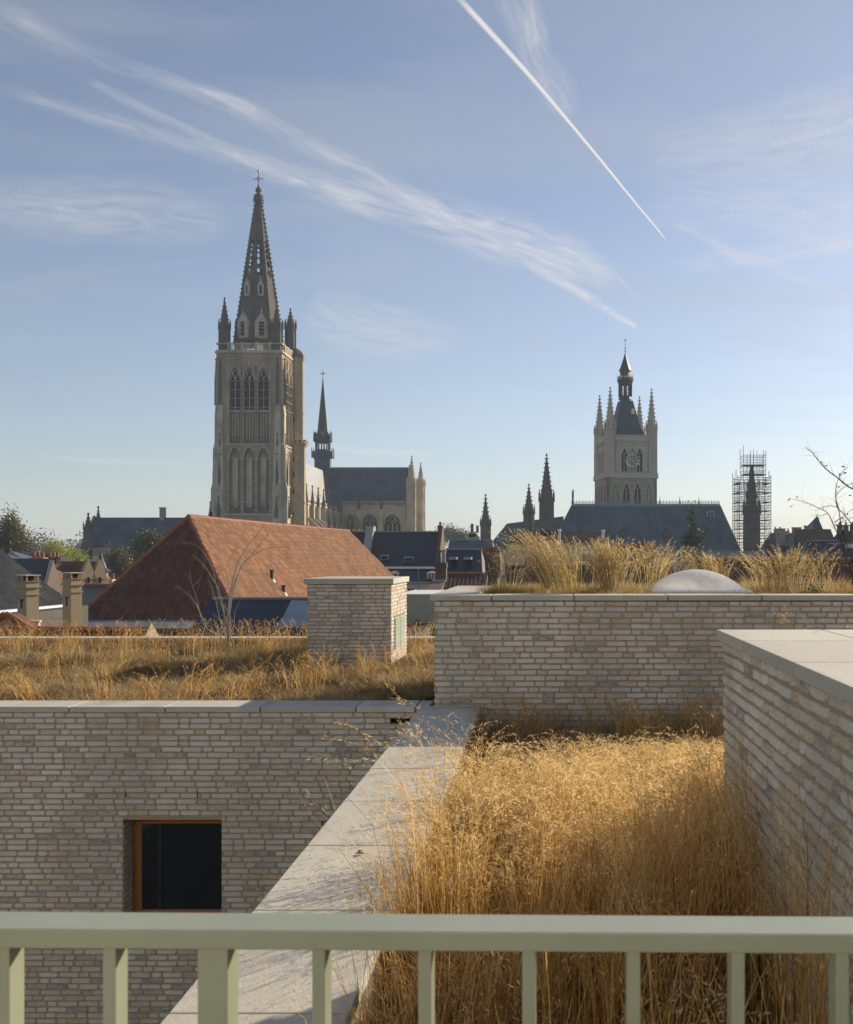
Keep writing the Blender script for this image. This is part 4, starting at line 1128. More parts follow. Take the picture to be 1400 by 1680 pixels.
# fleche
fx, fy = WX(530, 306) - fr.X0, tD
def Z6(py): return WZ(py, 306)
part(ca, 'fleche_base', MB().frus(fx, fy, Z6(835), Z6(753), 2.65, 2.55, 8, R(22.5)).frus(fx, fy, Z6(753), Z6(750), 2.6, 3.3, 8, R(22.5)).frus(fx, fy, Z6(750), Z6(741), 3.25, 3.35, 8, R(22.5)).frus(fx, fy, Z6(741), Z6(738), 2.2, 2.2, 8, R(22.5)), 'weathered_haze_slate')
ar = MB()
for j in range(8):
    a = 2 * math.pi * j / 8 + R(22.5); c_, s_ = math.cos(a), math.sin(a)
    ar.tube((fx + 2.1 * c_, fy + 2.1 * s_, Z6(740)), (fx + 2.1 * c_, fy + 2.1 * s_, Z6(724)), .24, n=5)
    ar.tube((fx + 3.3 * c_, fy + 3.3 * s_, Z6(752)), (fx + 3.3 * c_, fy + 3.3 * s_, Z6(738)), .2, n=4); ar.tube((fx + 3.3 * c_, fy + 3.3 * s_, Z6(738)), (fx + 3.3 * c_, fy + 3.3 * s_, Z6(734)), .2, .03, n=4)
    ar.tube((fx + 2.7 * c_, fy + 2.7 * s_, Z6(725)), (fx + 2.7 * c_, fy + 2.7 * s_, Z6(714)), .22, n=4); ar.tube((fx + 2.7 * c_, fy + 2.7 * s_, Z6(714)), (fx + 2.7 * c_, fy + 2.7 * s_, Z6(706)), .2, .03, n=4)
    a2 = a + R(22.5); c_, s_ = math.cos(a2), math.sin(a2); t_ = Vector((-s_, c_, 0)) * 1.0
    q = Vector((fx + 2.5 * c_, fy + 2.5 * s_, 0)); 
    for zz_, w_ in ((Z6(723), 1.0),):
        A = q + t_ * w_; B = q - t_ * w_; 
        ar.tube((A.x, A.y, zz_), (q.x, q.y, Z6(710)), .2, n=4); ar.tube((B.x, B.y, zz_), (q.x, q.y, Z6(710)), .2, n=4)
    ar.box(fx + 2.45 * c_ - .1, fx + 2.45 * c_ + .1, fy + 2.45 * s_ - .1, fy + 2.45 * s_ + .1, Z6(726), Z6(712))
ar.frus(fx, fy, Z6(727), Z6(723), 2.3, 2.8, 8, R(22.5)).frus(fx, fy, Z6(723), Z6(712), 2.35, 2.1, 8, R(22.5))
part(ca, 'fleche_arcade', ar, 'weathered_haze_slate')
part(ca, 'fleche_spire', MB().frus(fx, fy, Z6(714), Z6(622), 1.75, .12, 8, R(22.5)), 'slate')
part(ca, 'fleche_cross', cross_mb(fx, fy, Z6(623), Z6(605), .8), 'black_metal')
# lower west end piece seen left of the tower
part(ca, 'buttress_pinnacle', pinnacle_mb(WX(345.5, 240) - fr.X0, 5, 0, WZ(845, 240), WZ(824, 240), .5, 4, .6, .2, False), 'sooted_stone')

# ================================================================== CLOTH HALL AND ITS BELFRY
DB = 276
bf = thing('clock_tower', 'square belfry with four crocketed corner spires, steep slate cap and a clock on its face', 'clock tower', (WX(1026, DB), DB, 0), rotz=R(11))
def ZB(py): return WZ(py, DB - 7)
def mB(px): return px * (DB - 7) / F / math.cos(R(11))
hb = 6.9
part(bf, 'tower_core', MB().box(-hb + .7, hb - .7, -hb + .7, hb - .7, 0, ZB(722)), 'rubble_masonry')
for fi, ang in ((0, 0), (1, -math.pi / 2), (2, math.pi / 2)):
    def P(name, mb, ma, par=None, **kw): return part(par or bf, name, rotmb(mb, (0, 0), ang), ma, **kw)
    y0 = -hb
    lowm = MB()
    for k, c in enumerate((-4.6, -1.55, 1.55, 4.6)):
        lowm.arch_plate(c - 1.53 if k else -hb, c + 1.53 if k < 3 else hb, ZB(860), ZB(784), c - (.95 if 0 < k < 3 else 1.05), c + (.95 if 0 < k < 3 else 1.05), ZB(845), ZB(803), ZB(793), y0, y0 + .72)
    lowm.box(-hb, hb, y0, y0 + .7, 0, ZB(860) - .01)
    P('lower_wall', lowm, 'rubble_masonry')
    for k, c in enumerate((-4.6, -1.55, 1.55, 4.6)):
        if 0 < k < 3:
            w = P('belfry_window', MB().box(c - .95, c + .95, y0 + .5, y0 + .68, ZB(845), ZB(793)), 'belfry_dark')
        else:
            w = P('blind_panel', MB().box(c - 1.05, c + 1.05, y0 + .45, y0 + .68, ZB(845), ZB(793)), 'rubble_masonry')
        P('tracery', MB().box(c - .09, c + .09, y0 + .15, y0 + .42, ZB(845), ZB(802)).tube((c, y0 + .3, ZB(803)), (c - .7, y0 + .3, ZB(798)), .09, n=4).tube((c, y0 + .3, ZB(803)), (c + .7, y0 + .3, ZB(798)), .09, n=4)
          .tube((c - .95, y0 - .03, ZB(804)), (c, y0 - .03, ZB(791)), .13, n=4).tube((c + .95, y0 - .03, ZB(804)), (c, y0 - .03, ZB(791)), .13, n=4).tube((c - .95, y0 - .03, ZB(804)), (c - .95, y0 - .03, ZB(812)), .12, n=4).tube((c + .95, y0 - .03, ZB(804)), (c + .95, y0 - .03, ZB(812)), .12, n=4), 'pale_masonry', w)
    up = MB(); up.box(-hb - .1, hb + .1, y0 - .35, y0, ZB(784), ZB(778)); up.box(-hb - .1, hb + .1, y0 - .35, y0 - .1, ZB(778), ZB(776))
    for k in range(12):
        x = -3.9 + k * .71; up.box(x - .25, x + .22, y0 - .35, y0 - .1, ZB(776), ZB(773.5))
    P('lower_parapet', up, 'pale_masonry')
    um = MB()
    for k, c in enumerate((-2.15, 0, 2.15)):
        um.arch_plate(c - 1.07 if k else -4.4, c + 1.07 if k < 2 else 4.4, ZB(784), ZB(722), c - .75, c + .75, ZB(775), ZB(745), ZB(735.5), y0 + .1, y0 + .72)
    P('upper_wall', um, 'pale_masonry')
    for k, c in enumerate((-2.15, 0, 2.15)):
        w = P('belfry_window' if k != 1 else 'blind_panel', MB().box(c - .75, c + .75, y0 + .5, y0 + .68, ZB(775), ZB(735)), 'belfry_dark' if k != 1 else 'pale_masonry')
        P('tracery', MB().box(c - .07, c + .07, y0 + .2, y0 + .42, ZB(775), ZB(744)).tube((c, y0 + .3, ZB(745)), (c - .55, y0 + .3, ZB(740)), .08, n=4).tube((c, y0 + .3, ZB(745)), (c + .55, y0 + .3, ZB(740)), .08, n=4)
          .tube((c - .9, y0 + .05, ZB(746)), (c, y0 + .05, ZB(733.5)), .12, n=4).tube((c + .9, y0 + .05, ZB(746)), (c, y0 + .05, ZB(733.5)), .12, n=4), 'pale_masonry', w)
    tp = MB(); tp.box(-4.4, 4.4, y0 - .05, y0 + .1, ZB(731), ZB(730)).box(-4.6, 4.6, y0 - .1, y0 + .5, ZB(723), ZB(716))
    for k in range(14): tp.box(-4.2 + k * .64, -4.1 + k * .64, y0 - .02, y0 + .1, ZB(730), ZB(723))
    for k in range(8): tp.box(-4.3 + k * 1.12, -3.45 + k * 1.12, y0 - .1, y0 + .3, ZB(716), ZB(713))
    P('upper_parapet', tp, 'pale_masonry')
for (x, y) in ((-5.75, -5.75), (5.75, -5.75), (-5.75, 5.75), (5.75, 5.75)):
    t_ = pinnacle_mb(x, y, ZB(784), ZB(704), ZB(636) if y < 0 else ZB(638), 1.52, 8, 1.05, .34)
    t_.frus(x, y, ZB(784), ZB(780), 1.9, 1.62, 8).frus(x, y, ZB(744.5), ZB(743), 1.66, 1.66, 8)
    part(bf, 'corner_turret', t_, 'pale_masonry')
cp = MB(); q0, q1 = ZB(717), ZB(652)
def sqf(mb, z0, z1, a, b, c, d): mb.hexa([(-a, -b, z0), (a, -b, z0), (a, b, z0), (-a, b, z0), (-c, -d, z1), (c, -d, z1), (c, d, z1), (-c, d, z1)])
sqf(cp, q0, ZB(690), 4.4, 4.4, 3.1, 3.1); sqf(cp, ZB(690), q1, 3.1, 3.1, 1.7, 1.7)
part(bf, 'cap_roof', cp, 'weathered_haze_slate')
def Z7(py): return WZ(py, DB)
lt = MB(); lt.frus(0, 0, Z7(656), Z7(650), 1.9, 1.75, 8, R(22.5))
for j in range(8):
    a = R(22.5) + math.pi / 4 * j; lt.tube((1.65 * math.cos(a), 1.65 * math.sin(a), Z7(651)), (1.65 * math.cos(a), 1.65 * math.sin(a), Z7(628)), .26, n=5)
    a2 = a + R(22.5)
    for i in range(5):
        zz_ = Z7(649 - 3.2 * i); A = (1.6 * math.cos(a), 1.6 * math.sin(a), zz_); B = (1.6 * math.cos(a + R(45)), 1.6 * math.sin(a + R(45)), zz_)
        lt.tube(A, B, .07, n=4)
lt.lathe(0, 0, [(1.75, Z7(632)), (2.0, Z7(628)), (2.25, Z7(625)), (2.3, Z7(623)), (1.5, Z7(622.8)), (1.45, Z7(609))], 8, R(22.5))
part(bf, 'lantern', lt, 'slate')
lp = MB()
for j in range(16):
    a = R(22.5) * j; lp.tube((2.15 * math.cos(a), 2.15 * math.sin(a), Z7(623)), (2.15 * math.cos(a), 2.15 * math.sin(a), Z7(618.5 if j % 2 else 616)), .1, n=4)
lp.frus(0, 0, Z7(620), Z7(619.5), 2.25, 2.25, 8, R(22.5))
part(bf, 'gilded_gallery', lp, 'gold')
part(bf, 'lantern_roof', MB().lathe(0, 0, [(1.75, Z7(609)), (1.75, Z7(608)), (1.3, Z7(602)), (.62, Z7(590)), (.1, Z7(579))], 8, R(22.5)), 'slate')
part(bf, 'vane', MB().tube((0, 0, Z7(580)), (0, 0, Z7(560)), .08, .05, 5).frus(0, 0, Z7(577), Z7(575.5), .22, .22, 6).frus(0, 0, Z7(571.5), Z7(570.5), .2, .2, 6), 'black_metal')
part(bf, 'weathercock', MB().prism([(-.3, Z7(559)), (.1, Z7(560)), (.4, Z7(558)), (.2, Z7(556.5)), (-.1, Z7(557.5)), (-.35, Z7(556.5))], -.06, .06), 'gold')
# dormers on the cap
for x in (1.25,):
    part(bf, 'cap_dormer', MB().box(x - .35, x + .35, -3.6, -2.4, ZB(676), ZB(670)).prism([(x - .45, ZB(670)), (x + .45, ZB(670)), (x, ZB(666))], -3.7, -2.4), 'gold')
# clock: gilt numerals on a dark ring, hands at ten to ten
ck = part(bf, 'clock_ring', MB().frus(0, 0, 0, .001, .01, .01, 3), 'black_metal')
cz = ZB(755.5); cyy = -hb - .42; rad = 2.05
rg = MB()
def ringp(r, n_=48): return [(r * math.sin(2 * math.pi * k / n_), r * math.cos(2 * math.pi * k / n_)) for k in range(n_)]
for a, b, y_, t_ in ((rad, rad * .95, cyy, .1), (rad * .64, rad * .60, cyy, .1)):
    A, B = ringp(a), ringp(b)
    for k in range(48):
        k2 = (k + 1) % 48
        rg.hexa([(B[k][0], y_, cz + B[k][1]), (A[k][0], y_, cz + A[k][1]), (A[k][0], y_ + t_, cz + A[k][1]), (B[k][0], y_ + t_, cz + B[k][1]),
                 (B[k2][0], y_, cz + B[k2][1]), (A[k2][0], y_, cz + A[k2][1]), (A[k2][0], y_ + t_, cz + A[k2][1]), (B[k2][0], y_ + t_, cz + B[k2][1])])
rm = rg.mesh('clock_ring'); fix(rm); rm.materials.append(MATS['black_metal']); ck.data = rm
ROM = ['XII', 'I', 'II', 'III', 'IIII', 'V', 'VI', 'VII', 'VIII', 'IX', 'X', 'XI']
for h in range(12):
    a = math.pi / 6 * h; ch_ = ROM[h]
    wds = {'I': .20, 'V': .38, 'X': .38}; tot = sum(wds[c] for c in ch_); u = -tot / 2; nm = MB()
    def bar(u0, v0, u1, v1, t=.08):
        def q(u, v, dy):
            rr_ = v; return (rr_ * math.sin(a) + u * math.cos(a), cyy - .08 + dy, cz + rr_ * math.cos(a) - u * math.sin(a))
        nm.tube(q(u0, v0, 0), q(u1, v1, 0), t, n=4)
    lo_, hi_ = rad * .62, rad * .99
    for c in ch_:
        w_ = wds[c]
        if c == 'I': bar(u + w_ / 2, lo_, u + w_ / 2, hi_)
        elif c == 'V': bar(u + .03, hi_, u + w_ / 2, lo_, .09); bar(u + w_ - .03, hi_, u + w_ / 2, lo_, .06)
        else: bar(u + .03, hi_, u + w_ - .03, lo_, .09); bar(u + w_ - .03, hi_, u + .03, lo_, .04)
        u += w_
    part(ck, 'numeral', nm, 'gold')
for nm_, deg, L_, w_ in (('hour_hand', 295, 1.15, .12), ('minute_hand', 302, 1.85, .08)):
    a = R(deg)
    part(ck, nm_, MB().tube((-.35 * math.sin(a), cyy - .2, cz - .35 * math.cos(a)), (L_ * math.sin(a), cyy - .2, cz + L_ * math.cos(a)), w_, w_ * .5, 4).frus(0, cyy - .2, cz - .12, cz + .12, .14, .14, 8), 'gold')

# the long hall in front of it
DH = 262
chl = thing('cloth_hall', 'long medieval hall with a huge dark slate hipped roof and spiky ridge cresting', 'historic hall', (WX(1060, DH), DH, 0))
hx_ = lambda px, D=DH: WX(px, D) - WX(1060, DH)
zr_ = WZ(829, DH); zev = WZ(908, 253)
rf = MB()
A0, A1 = hx_(938), hx_(1181); B0, B1 = hx_(898, 252), hx_(1217, 252)
rf.add([(B0, -10, zev), (B1, -10, zev), (B1, 10, zev), (B0, 10, zev), (A0, 0, zr_), (A1, 0, zr_)], [(0, 1, 5, 4), (1, 2, 5), (2, 3, 4, 5), (3, 0, 4), (3, 2, 1, 0)])
part(chl, 'main_roof', rf, 'weathered_haze_slate')
rf = MB(); z2_ = WZ(859, 275); C0, C1 = hx_(832, 275), hx_(925, 275)
rf.add([(hx_(800, 265), 5, WZ(897, 265)), (C1, 5, WZ(897, 265)), (C1, 21, WZ(897, 265)), (hx_(800, 275), 21, WZ(897, 265)), (C0, 13, z2_), (C1, 13, z2_ + 2)], [(0, 1, 5, 4), (1, 2, 5), (2, 3, 4, 5), (3, 0, 4), (3, 2, 1, 0)])
part(chl, 'wing_roof', rf, 'weathered_haze_slate')
part(chl, 'hall_wall', MB().box(B0 + .5, B1 - .5, -9.3, 9.5, 0, zev - .02).box(hx_(803, 265), C1, 6, 20, 0, WZ(897, 265) - .02), 'pale_masonry')
part(chl, 'ridge_lead', MB().box(A0, A1, -.35, .35, zr_ - .3, zr_ + .35).tube((A1, 0, zr_), (B1, -10, zev), .22, n=4).tube((A0, 0, zr_), (B0, -10, zev), .12, n=4), 'lead')
cs_ = MB()
nC = 92
for k in range(nC + 1):
    x = A0 + (A1 - A0) * k / nC; hgt = 1.05 if k % 2 else .7
    cs_.box(x - .06, x + .06, -.06, .06, zr_ + .3, zr_ + .3 + hgt)
    if k % 2: cs_.box(x - .2, x + .2, -.05, .05, zr_ + .8, zr_ + .95)
cs_.box(A0, A1, -.05, .05, zr_ + .55, zr_ + .63)
part(chl, 'ridge_cresting', cs_, 'lead')
for px_ in (1083, 1115.5, 1147):
    x = hx_(px_); part(chl, 'ridge_finial', MB().frus(x, 0, zr_ + .3, zr_ + 1.2, .22, .22, 6).frus(x, 0, zr_ + 1.2, zr_ + 2.4, .14, .02, 6), 'lead')
x = hx_(940); part(chl, 'statue', MB().frus(x, 0, zr_, zr_ + 1.7, .3, .24, 6).lathe(x, 0, [(.18, zr_ + 1.7), (.3, zr_ + 2.1), (.26, zr_ + 2.9), (.32, zr_ + 3.4), (.12, zr_ + 3.65), (.18, zr_ + 3.9), (.05, zr_ + 4.15)], 7).tube((x - .2, 0, zr_ + 3.3), (x + .38, 0, zr_ + 3.9), .08), 'sooted_stone')
def slope_y(zz): return -10 * (zr_ - zz) / (zr_ - zev)
for px_, pa, pb in ((952, 867, 877), (1022, 868, 888), (1091.5, 868, 888), (1160, 868, 888)):
    D_ = 256; x = hx_(px_, D_); zA, zB_ = WZ(pb, D_), WZ(pa + 5, D_); zC_ = WZ(pa - 2, D_); yf = slope_y(zA) - .3
    d = part(chl, 'roof_dormer', MB().box(x - .42, x + .42, yf, yf + 4, zA, zB_), 'red_far_brick')
    part(d, 'dormer_roof', MB().prism([(x - .75, zB_ - .2), (x + .75, zB_ - .2), (x, zC_)], yf - .25, yf + 5), 'slate')
    part(d, 'opening', MB().box(x - .15, x + .15, yf - .05, yf, zA + .8, zA + 1.3), 'dark_interior')
x = hx_(1168, 258); zz_ = WZ(843.5, 259)
rw = part(chl, 'roof_window', MB().box(x - .85, x + .85, slope_y(zz_) - .5, slope_y(zz_) + .8, zz_ - .7, zz_ + .7), 'white_paint')
part(rw, 'pane', MB().box(x - .7, x - .05, slope_y(zz_) - .55, slope_y(zz_) - .5, zz_ - .55, zz_ + .55).box(x + .05, x + .7, slope_y(zz_) - .55, slope_y(zz_) - .5, zz_ - .55, zz_ + .55), 'belfry_dark')
ee = MB(); ee.box(B0, B1, -10.3, -9.9, zev - .5, zev)
for k in range(80): ee.box(B0 + (B1 - B0) * k / 80, B0 + (B1 - B0) * k / 80 + .25, -10.3, -10, zev, zev + .8)
ee.box(B0, B1, -10.25, -10.05, zev + .8, zev + .95)
part(chl, 'eaves_parapet', ee, 'lead')
for px_, D_, ps, pt, r_ in ((797, 250, 862, 812, 1.25), (868, 268, 843, 795, 1.45), (897, 246, 822, 746, 1.75)):
    part(chl, 'corner_spire', pinnacle_mb(hx_(px_, D_), D_ - DH, 0, WZ(ps, D_), WZ(pt, D_), r_, 8, 1.0, .36), 'sooted_stone')

# ================================================================== FAR CHURCH ROOF ON THE LEFT
D = 215
ab = thing('abbey_church', 'long blue-grey slate church roof with two small stone pinnacles at its left gable', 'church', (WX(220, D), D, 0))
ax = lambda px, d=0: WX(px, D + d) - WX(220, D)
az = lambda py, d=0: WZ(py, D + d)
part(ab, 'roof', MB().prismx([(-7, az(905, -7)), (7, az(905, -7)), (0, az(849))], ax(157), ax(345)), 'weathered_haze_slate')
part(ab, 'wall', MB().box(ax(152), ax(345), -6.5, 6.5, 0, az(905, -7) - .02), 'rubble_masonry')
part(ab, 'gable_parapet', MB().prismx([(-7.2, 0), (7.2, 0), (7.2, az(903, -7)), (0, az(846)), (-7.2, az(903, -7))], ax(153), ax(156.5)), 'rubble_masonry')
part(ab, 'pinnacle', pinnacle_mb(ax(145, -7), -7, 0, az(868, -7), az(843, -7), .95, 8, .7, .22), 'sooted_stone')
part(ab, 'pinnacle', pinnacle_mb(ax(161.5), 0, az(852), az(848), az(832), .42, 4, .6, .2, False), 'sooted_stone')
part(ab, 'chimney', MB().box(ax(263.5), ax(271), -.6, .6, az(856), az(834)).box(ax(263), ax(271.5), -.7, .7, az(834), az(832.5)), 'rubble_masonry')
m = MB()
for k in range(9): m.box(ax(153 + 2.9 * k, -8), ax(154 + 2.9 * k, -8), -8, -7, az(912, -8), az(899.5, -8))
m.box(ax(152, -8), ax(178, -8), -8, -7, az(900, -8), az(899, -8)).box(ax(152, -8), ax(178, -8), -8, -6.9, 0, az(912, -8))
part(ab, 'pierced_parapet', m, 'limestone')

# ================================================================== TREES
tree('tree', 'large russet-brown broadleaf tree rising at the left edge', (WX(15, 150), 150, 0), 20,
     [(0, 0, 14.8, 2.8, 2.6, 3.4), (-2.4, 0, 12.6, 3.2, 3, 3.4), (1.8, 0, 12.8, 2.4, 2.6, 2.6), (2.6, .5, 10.6, 1.6, 1.8, 1.5), (.8, 0, 9.8, 3.2, 3, 2.4), (-3, 0, 9, 3.5, 3, 3), (.2, 0, 17.2, 1.5, 1.5, 2.0), (3.4, 0, 9.2, 1.4, 1.6, 1.4)], 26000, .32, 'crown_rust', .3, 21)
tree('tree', 'yellow-green leafy tree, lighter half on the left, behind the slate roofs', (WX(88, 165), 165, 0), 14,
     [(0, 0, 12.2, 2.2, 2.2, 2.3), (-2.6, 0, 10.6, 2.2, 2.4, 2), (1.2, 0, 11, 2.2, 2.2, 2), (-.5, 0, 9.5, 3, 2.6, 2)], 24000, .28, 'crown_green', .3, 22)
tree('tree', 'rounder green and ochre tree beside the yellow-green one, left of the far church roof', (WX(118, 168), 168, 0), 14,
     [(0, 0, 11.4, 2.2, 2.2, 2.2), (1.4, 0, 9.8, 2, 2.2, 2), (-1.2, 0, 9.8, 2, 2, 2), (0, 0, 8.5, 2.8, 2.5, 2)], 20000, .28, 'crown_green', .3, 23)
tree('tree', 'dark tree standing in front of the far church roof', (WX(243, 150), 150, 0), 14,
     [(0, 0, 14.0, 2.2, 2.2, 2.4), (-2, 0, 10.5, 2.2, 2.4, 3), (2.5, 0, 11.5, 2.4, 2.2, 3), (0, 0, 9, 4, 2.6, 3)], 16000, .32, 'crown_dark', .3, 24)
tree('tree', 'small reddish-brown tree below the far church wall', (WX(196, 140), 140, 0), 12,
     [(0, 0, 11, 2.0, 2, 2.2), (1.6, 0, 9, 1.6, 2, 2)], 5000, .34, 'crown_rust', .25, 26)
tree('tree', 'small bright green treetop in front of the church windows', (WX(597, 190), 190, 0), 16,
     [(-1, 0, 15.3, 1.6, 1.4, 1.2), (1.1, 0, 15.1, 1.6, 1.4, 1.1), (0, 0, 13.5, 2.4, 2, 1.4)], 6000, .28, 'crown_green', .25, 27)
tree('tree', 'bright treetop just right of the church turrets', (WX(704, 190), 190, 0), 16,
     [(0, 0, 15.4, 1.3, 1.2, 1.1), (1.6, 0, 14.5, 1.4, 1.2, 1.4), (0, 0, 13, 2.4, 2, 2)], 6000, .28, 'crown_green', .25, 28)
tree('tree', 'distant hazy tree left of the small stepped chimney gable', (WX(738, 420), 420, 0), 16,
     [(0, 0, 21, 4.5, 4, 3), (5, 0, 19.5, 4, 4, 3), (-4, 0, 19, 3, 3, 3)], 5000, .8, 'crown_dark', .4, 29)
# fir in front of the hall roof
ft = thing('tree', 'dark conifer with drooping tiers in front of the big slate roof', 'tree', (WX(1136, 120), 120, 0))
part(ft, 'trunk', MB().tube((0, 0, 0), (0, 0, WZ(824, 120)), .3, .04, 7), 'bark')
bl = []
g_ = random.Random(5)
zt_ = WZ(826, 120)
for k in range(13):
    t = k / 12; zz_ = zt_ - .3 - t * 8.5; rad_ = .22 + 1.75 * t ** .8 * (.75 + .5 * g_.random())
    for j in range(5):
        a = g_.random() * 6.28; bl.append((math.cos(a) * rad_ * .6, math.sin(a) * rad_ * .6, zz_ - rad_ * .15, rad_ * .55, rad_ * .55, .22))
put('crown', crown_mesh('crown', bl, 12000, .22, 30), 'crown_fir', ft)
w_ = MB(); rr_ = random.Random(2)
for k in range(26):
    x = -170 + k * 13 + rr_.uniform(-4, 4)
put('crown', crown_mesh('crown', [(WX(k * 42 - 150, 430) , 430 + rr_.uniform(-10, 10), rr_.uniform(12.5, 17), 9, 6, rr_.uniform(4, 7.5)) for k in range(10)] , 16000, 1.2, 33), 'crown_dark', None)
o_ = COL.objects[-1]; o_.name = 'woodland'; tag(o_, 'hazy line of distant trees on the horizon at the left', 'woodland', kind='stuff')

# ================================================================== HOUSES
def wallbox(t, x0, x1, y0, y1, z1, material, z0=0, name='wall'):
    return part(t, name, MB().box(x0, x1, y0, y1, z0, z1), material)
def window(t, x, y, z0, w, h, n=2, fmat='white_paint'):
    f = part(t, 'window', MB().box(x - w / 2, x + w / 2, y - .06, y, z0, z0 + .07).box(x - w / 2, x + w / 2, y - .06, y, z0 + h - .07, z0 + h).box(x - w / 2, x - w / 2 + .07, y - .06, y, z0 + .07, z0 + h - .07).box(x + w / 2 - .07, x + w / 2, y - .06, y, z0 + .07, z0 + h - .07).box(x - .05, x + .05, y - .055, y, z0 + .07, z0 + h - .07), fmat)
    part(f, 'pane', MB().box(x - w / 2 + .07, x + w / 2 - .07, y - .02, y + .03, z0 + .07, z0 + h - .07), 'window_glass')
    return f

# ---- big hipped orange roof
De, Dr, Df = 57.0, 62.5, 99.0
rh = thing('tiled_roof_house', 'x', 'house', (WX(310, Dr), De, 0))
rh['label'] = 'long house under a big hipped orange-tiled roof with one shaded hip end'
Xc = WX(310, Dr); 
zE = WZ(1018, De); zR = WZ(848, Dr)
xl = WX(122, De) - Xc; xrr = -xl * 1.0
xrr = WX(392, De) - Xc
hw = (xrr - xl) / 2; xc = (xl + xrr) / 2
y_r = Dr - De; y_f = Df - De
Zf = WZ(871.5, Df)
Pa = Vector((xl, 0, zE)); Pb = Vector((xrr, 0, zE)); Pr = Vector((0, y_r, zR)); Pf = Vector((WX(572, Df) - Xc, y_f, Zf))
Lr = math.hypot(*(Pf - Pr).to_2d())
# far end of the roof: a hip that slopes towards the right-hand lower corner
Pe = Vector((Pf.x + 5.4, y_f + 4.0, zE)); Pg = Vector((Pf.x - 5.2, y_f + 4.0, zE))
core = MB(); core.add([Pa, Pb, Pe, Pg, Pr, Pf], [(0, 1, 4), (1, 2, 5, 4), (2, 3, 5), (3, 0, 4, 5), (3, 2, 1, 0)])
part(rh, 'roof_boarding', core, 'orange_pantile')
def slope(par, A, B, C, Dd, material, nm, **kw):
    """A,B along the eave, then C, Dd up the slope"""
    A, B, C, Dd = map(Vector, (A, B, C, Dd)); ud = (B - A).normalized(); n_ = (B - A).cross(C - A).normalized()
    vd = n_.cross(ud).normalized()
    if vd.z < 0: vd = -vd
    poly = [((p - A).dot(ud), (p - A).dot(vd)) for p in ((A, B, C) if (C - Dd).length < 1e-4 else (A, B, C, Dd))]
    return pantiles(par, A, ud, vd, poly, material, name=nm, **kw)
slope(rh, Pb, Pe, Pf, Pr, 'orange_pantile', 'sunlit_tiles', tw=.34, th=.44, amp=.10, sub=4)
slope(rh, Pa, Pb, Pr, Pr, 'red_and_shade_pantile', 'hip_shade_tiles', tw=.34, th=.44, amp=.10, sub=4)  # same roof in darker tiles: the hip's shade is put into the colour
ridge_run(rh, Pr, Pf, r=.16, step=.42); ridge_run(rh, Pb, Pr, r=.15, step=.42); ridge_run(rh, Pa, Pr, r=.15, step=.42)
part(rh, 'wall', MB().add([(xl + .4, .4, 0), (xrr - .4, .4, 0), (Pe.x - .4, Pe.y - .5, 0), (Pg.x + .4, Pg.y - .5, 0), (xl + .4, .4, zE), (xrr - .4, .4, zE), (Pe.x - .4, Pe.y - .5, zE), (Pg.x + .4, Pg.y - .5, zE)],
     [(0, 3, 2, 1), (4, 5, 6, 7), (0, 1, 5, 4), (1, 2, 6, 5), (2, 3, 7, 6), (3, 0, 4, 7)]), 'dark_far_brick')
part(rh, 'gutter', MB().box(WX(101, De) - Xc, xrr + .1, -.35, .35, zE - .42, zE - .06), 'pale_gutter')
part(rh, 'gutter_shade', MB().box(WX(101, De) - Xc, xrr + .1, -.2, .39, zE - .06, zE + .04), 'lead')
for px_, pa, pb in ((446, 935, 953), (465.5, 960, 975)):
    # find the point of the slope below the foot of the pipe
    n_ = (Pe - Pb).cross(Pr - Pb).normalized(); best = None
    for k in range(400):
        D_ = De + k * .12; q = Vector((WX(px_, D_) - Xc, D_ - De, WZ(pb, D_)))
        if best is None or abs((q - Pb).dot(n_)) < best[0]: best = (abs((q - Pb).dot(n_)), q, D_)
    q, D_ = best[1], best[2]; hgt = (pb - pa) * D_ / F
    part(rh, 'vent_pipe', MB().tube(q, q + Vector((0, 0, hgt)), .11, .11, 8).frus(q.x, q.y, q.z + hgt - .1, q.z + hgt, .15, .15, 8), 'black_metal')
    part(rh, 'pipe_flashing', MB().frus(q.x, q.y, q.z - .1, q.z + .12, .3, .16, 8), 'zinc')
# a pigeon on its ridge
bd = thing('bird', 'small dark bird perched on the ridge of the orange roof', 'bird', (Xc + (WX(326, 66) - WX(310, 62.5)) , 66, 0))
zq = WZ(849, 66)
t_ = (66 - Dr) / (Df - Dr); rp = Pr.lerp(Pf, t_); bd.location = (Xc + rp.x, De + rp.y, rp.z + .16)
body = MB(); body.lathe(0, 0, [(.02, 0), (.09, .05), (.11, .14), (.07, .24), (.055, .30), (.06, .34), (.02, .39)], 8)
body.add([(-.05, 0, .06), (.05, 0, .06), (.03, .26, .0), (-.03, .26, .0), (-.05, 0, .1), (.05, 0, .1)], [(0, 1, 2, 3), (4, 3, 2, 5), (0, 3, 4), (1, 5, 2)])
part(bd, 'body', body, 'black_metal', smooth=True)
part(bd, 'beak', MB().tube((0, -.05, .34), (0, -.11, .33), .012, .003, 5), 'gold')

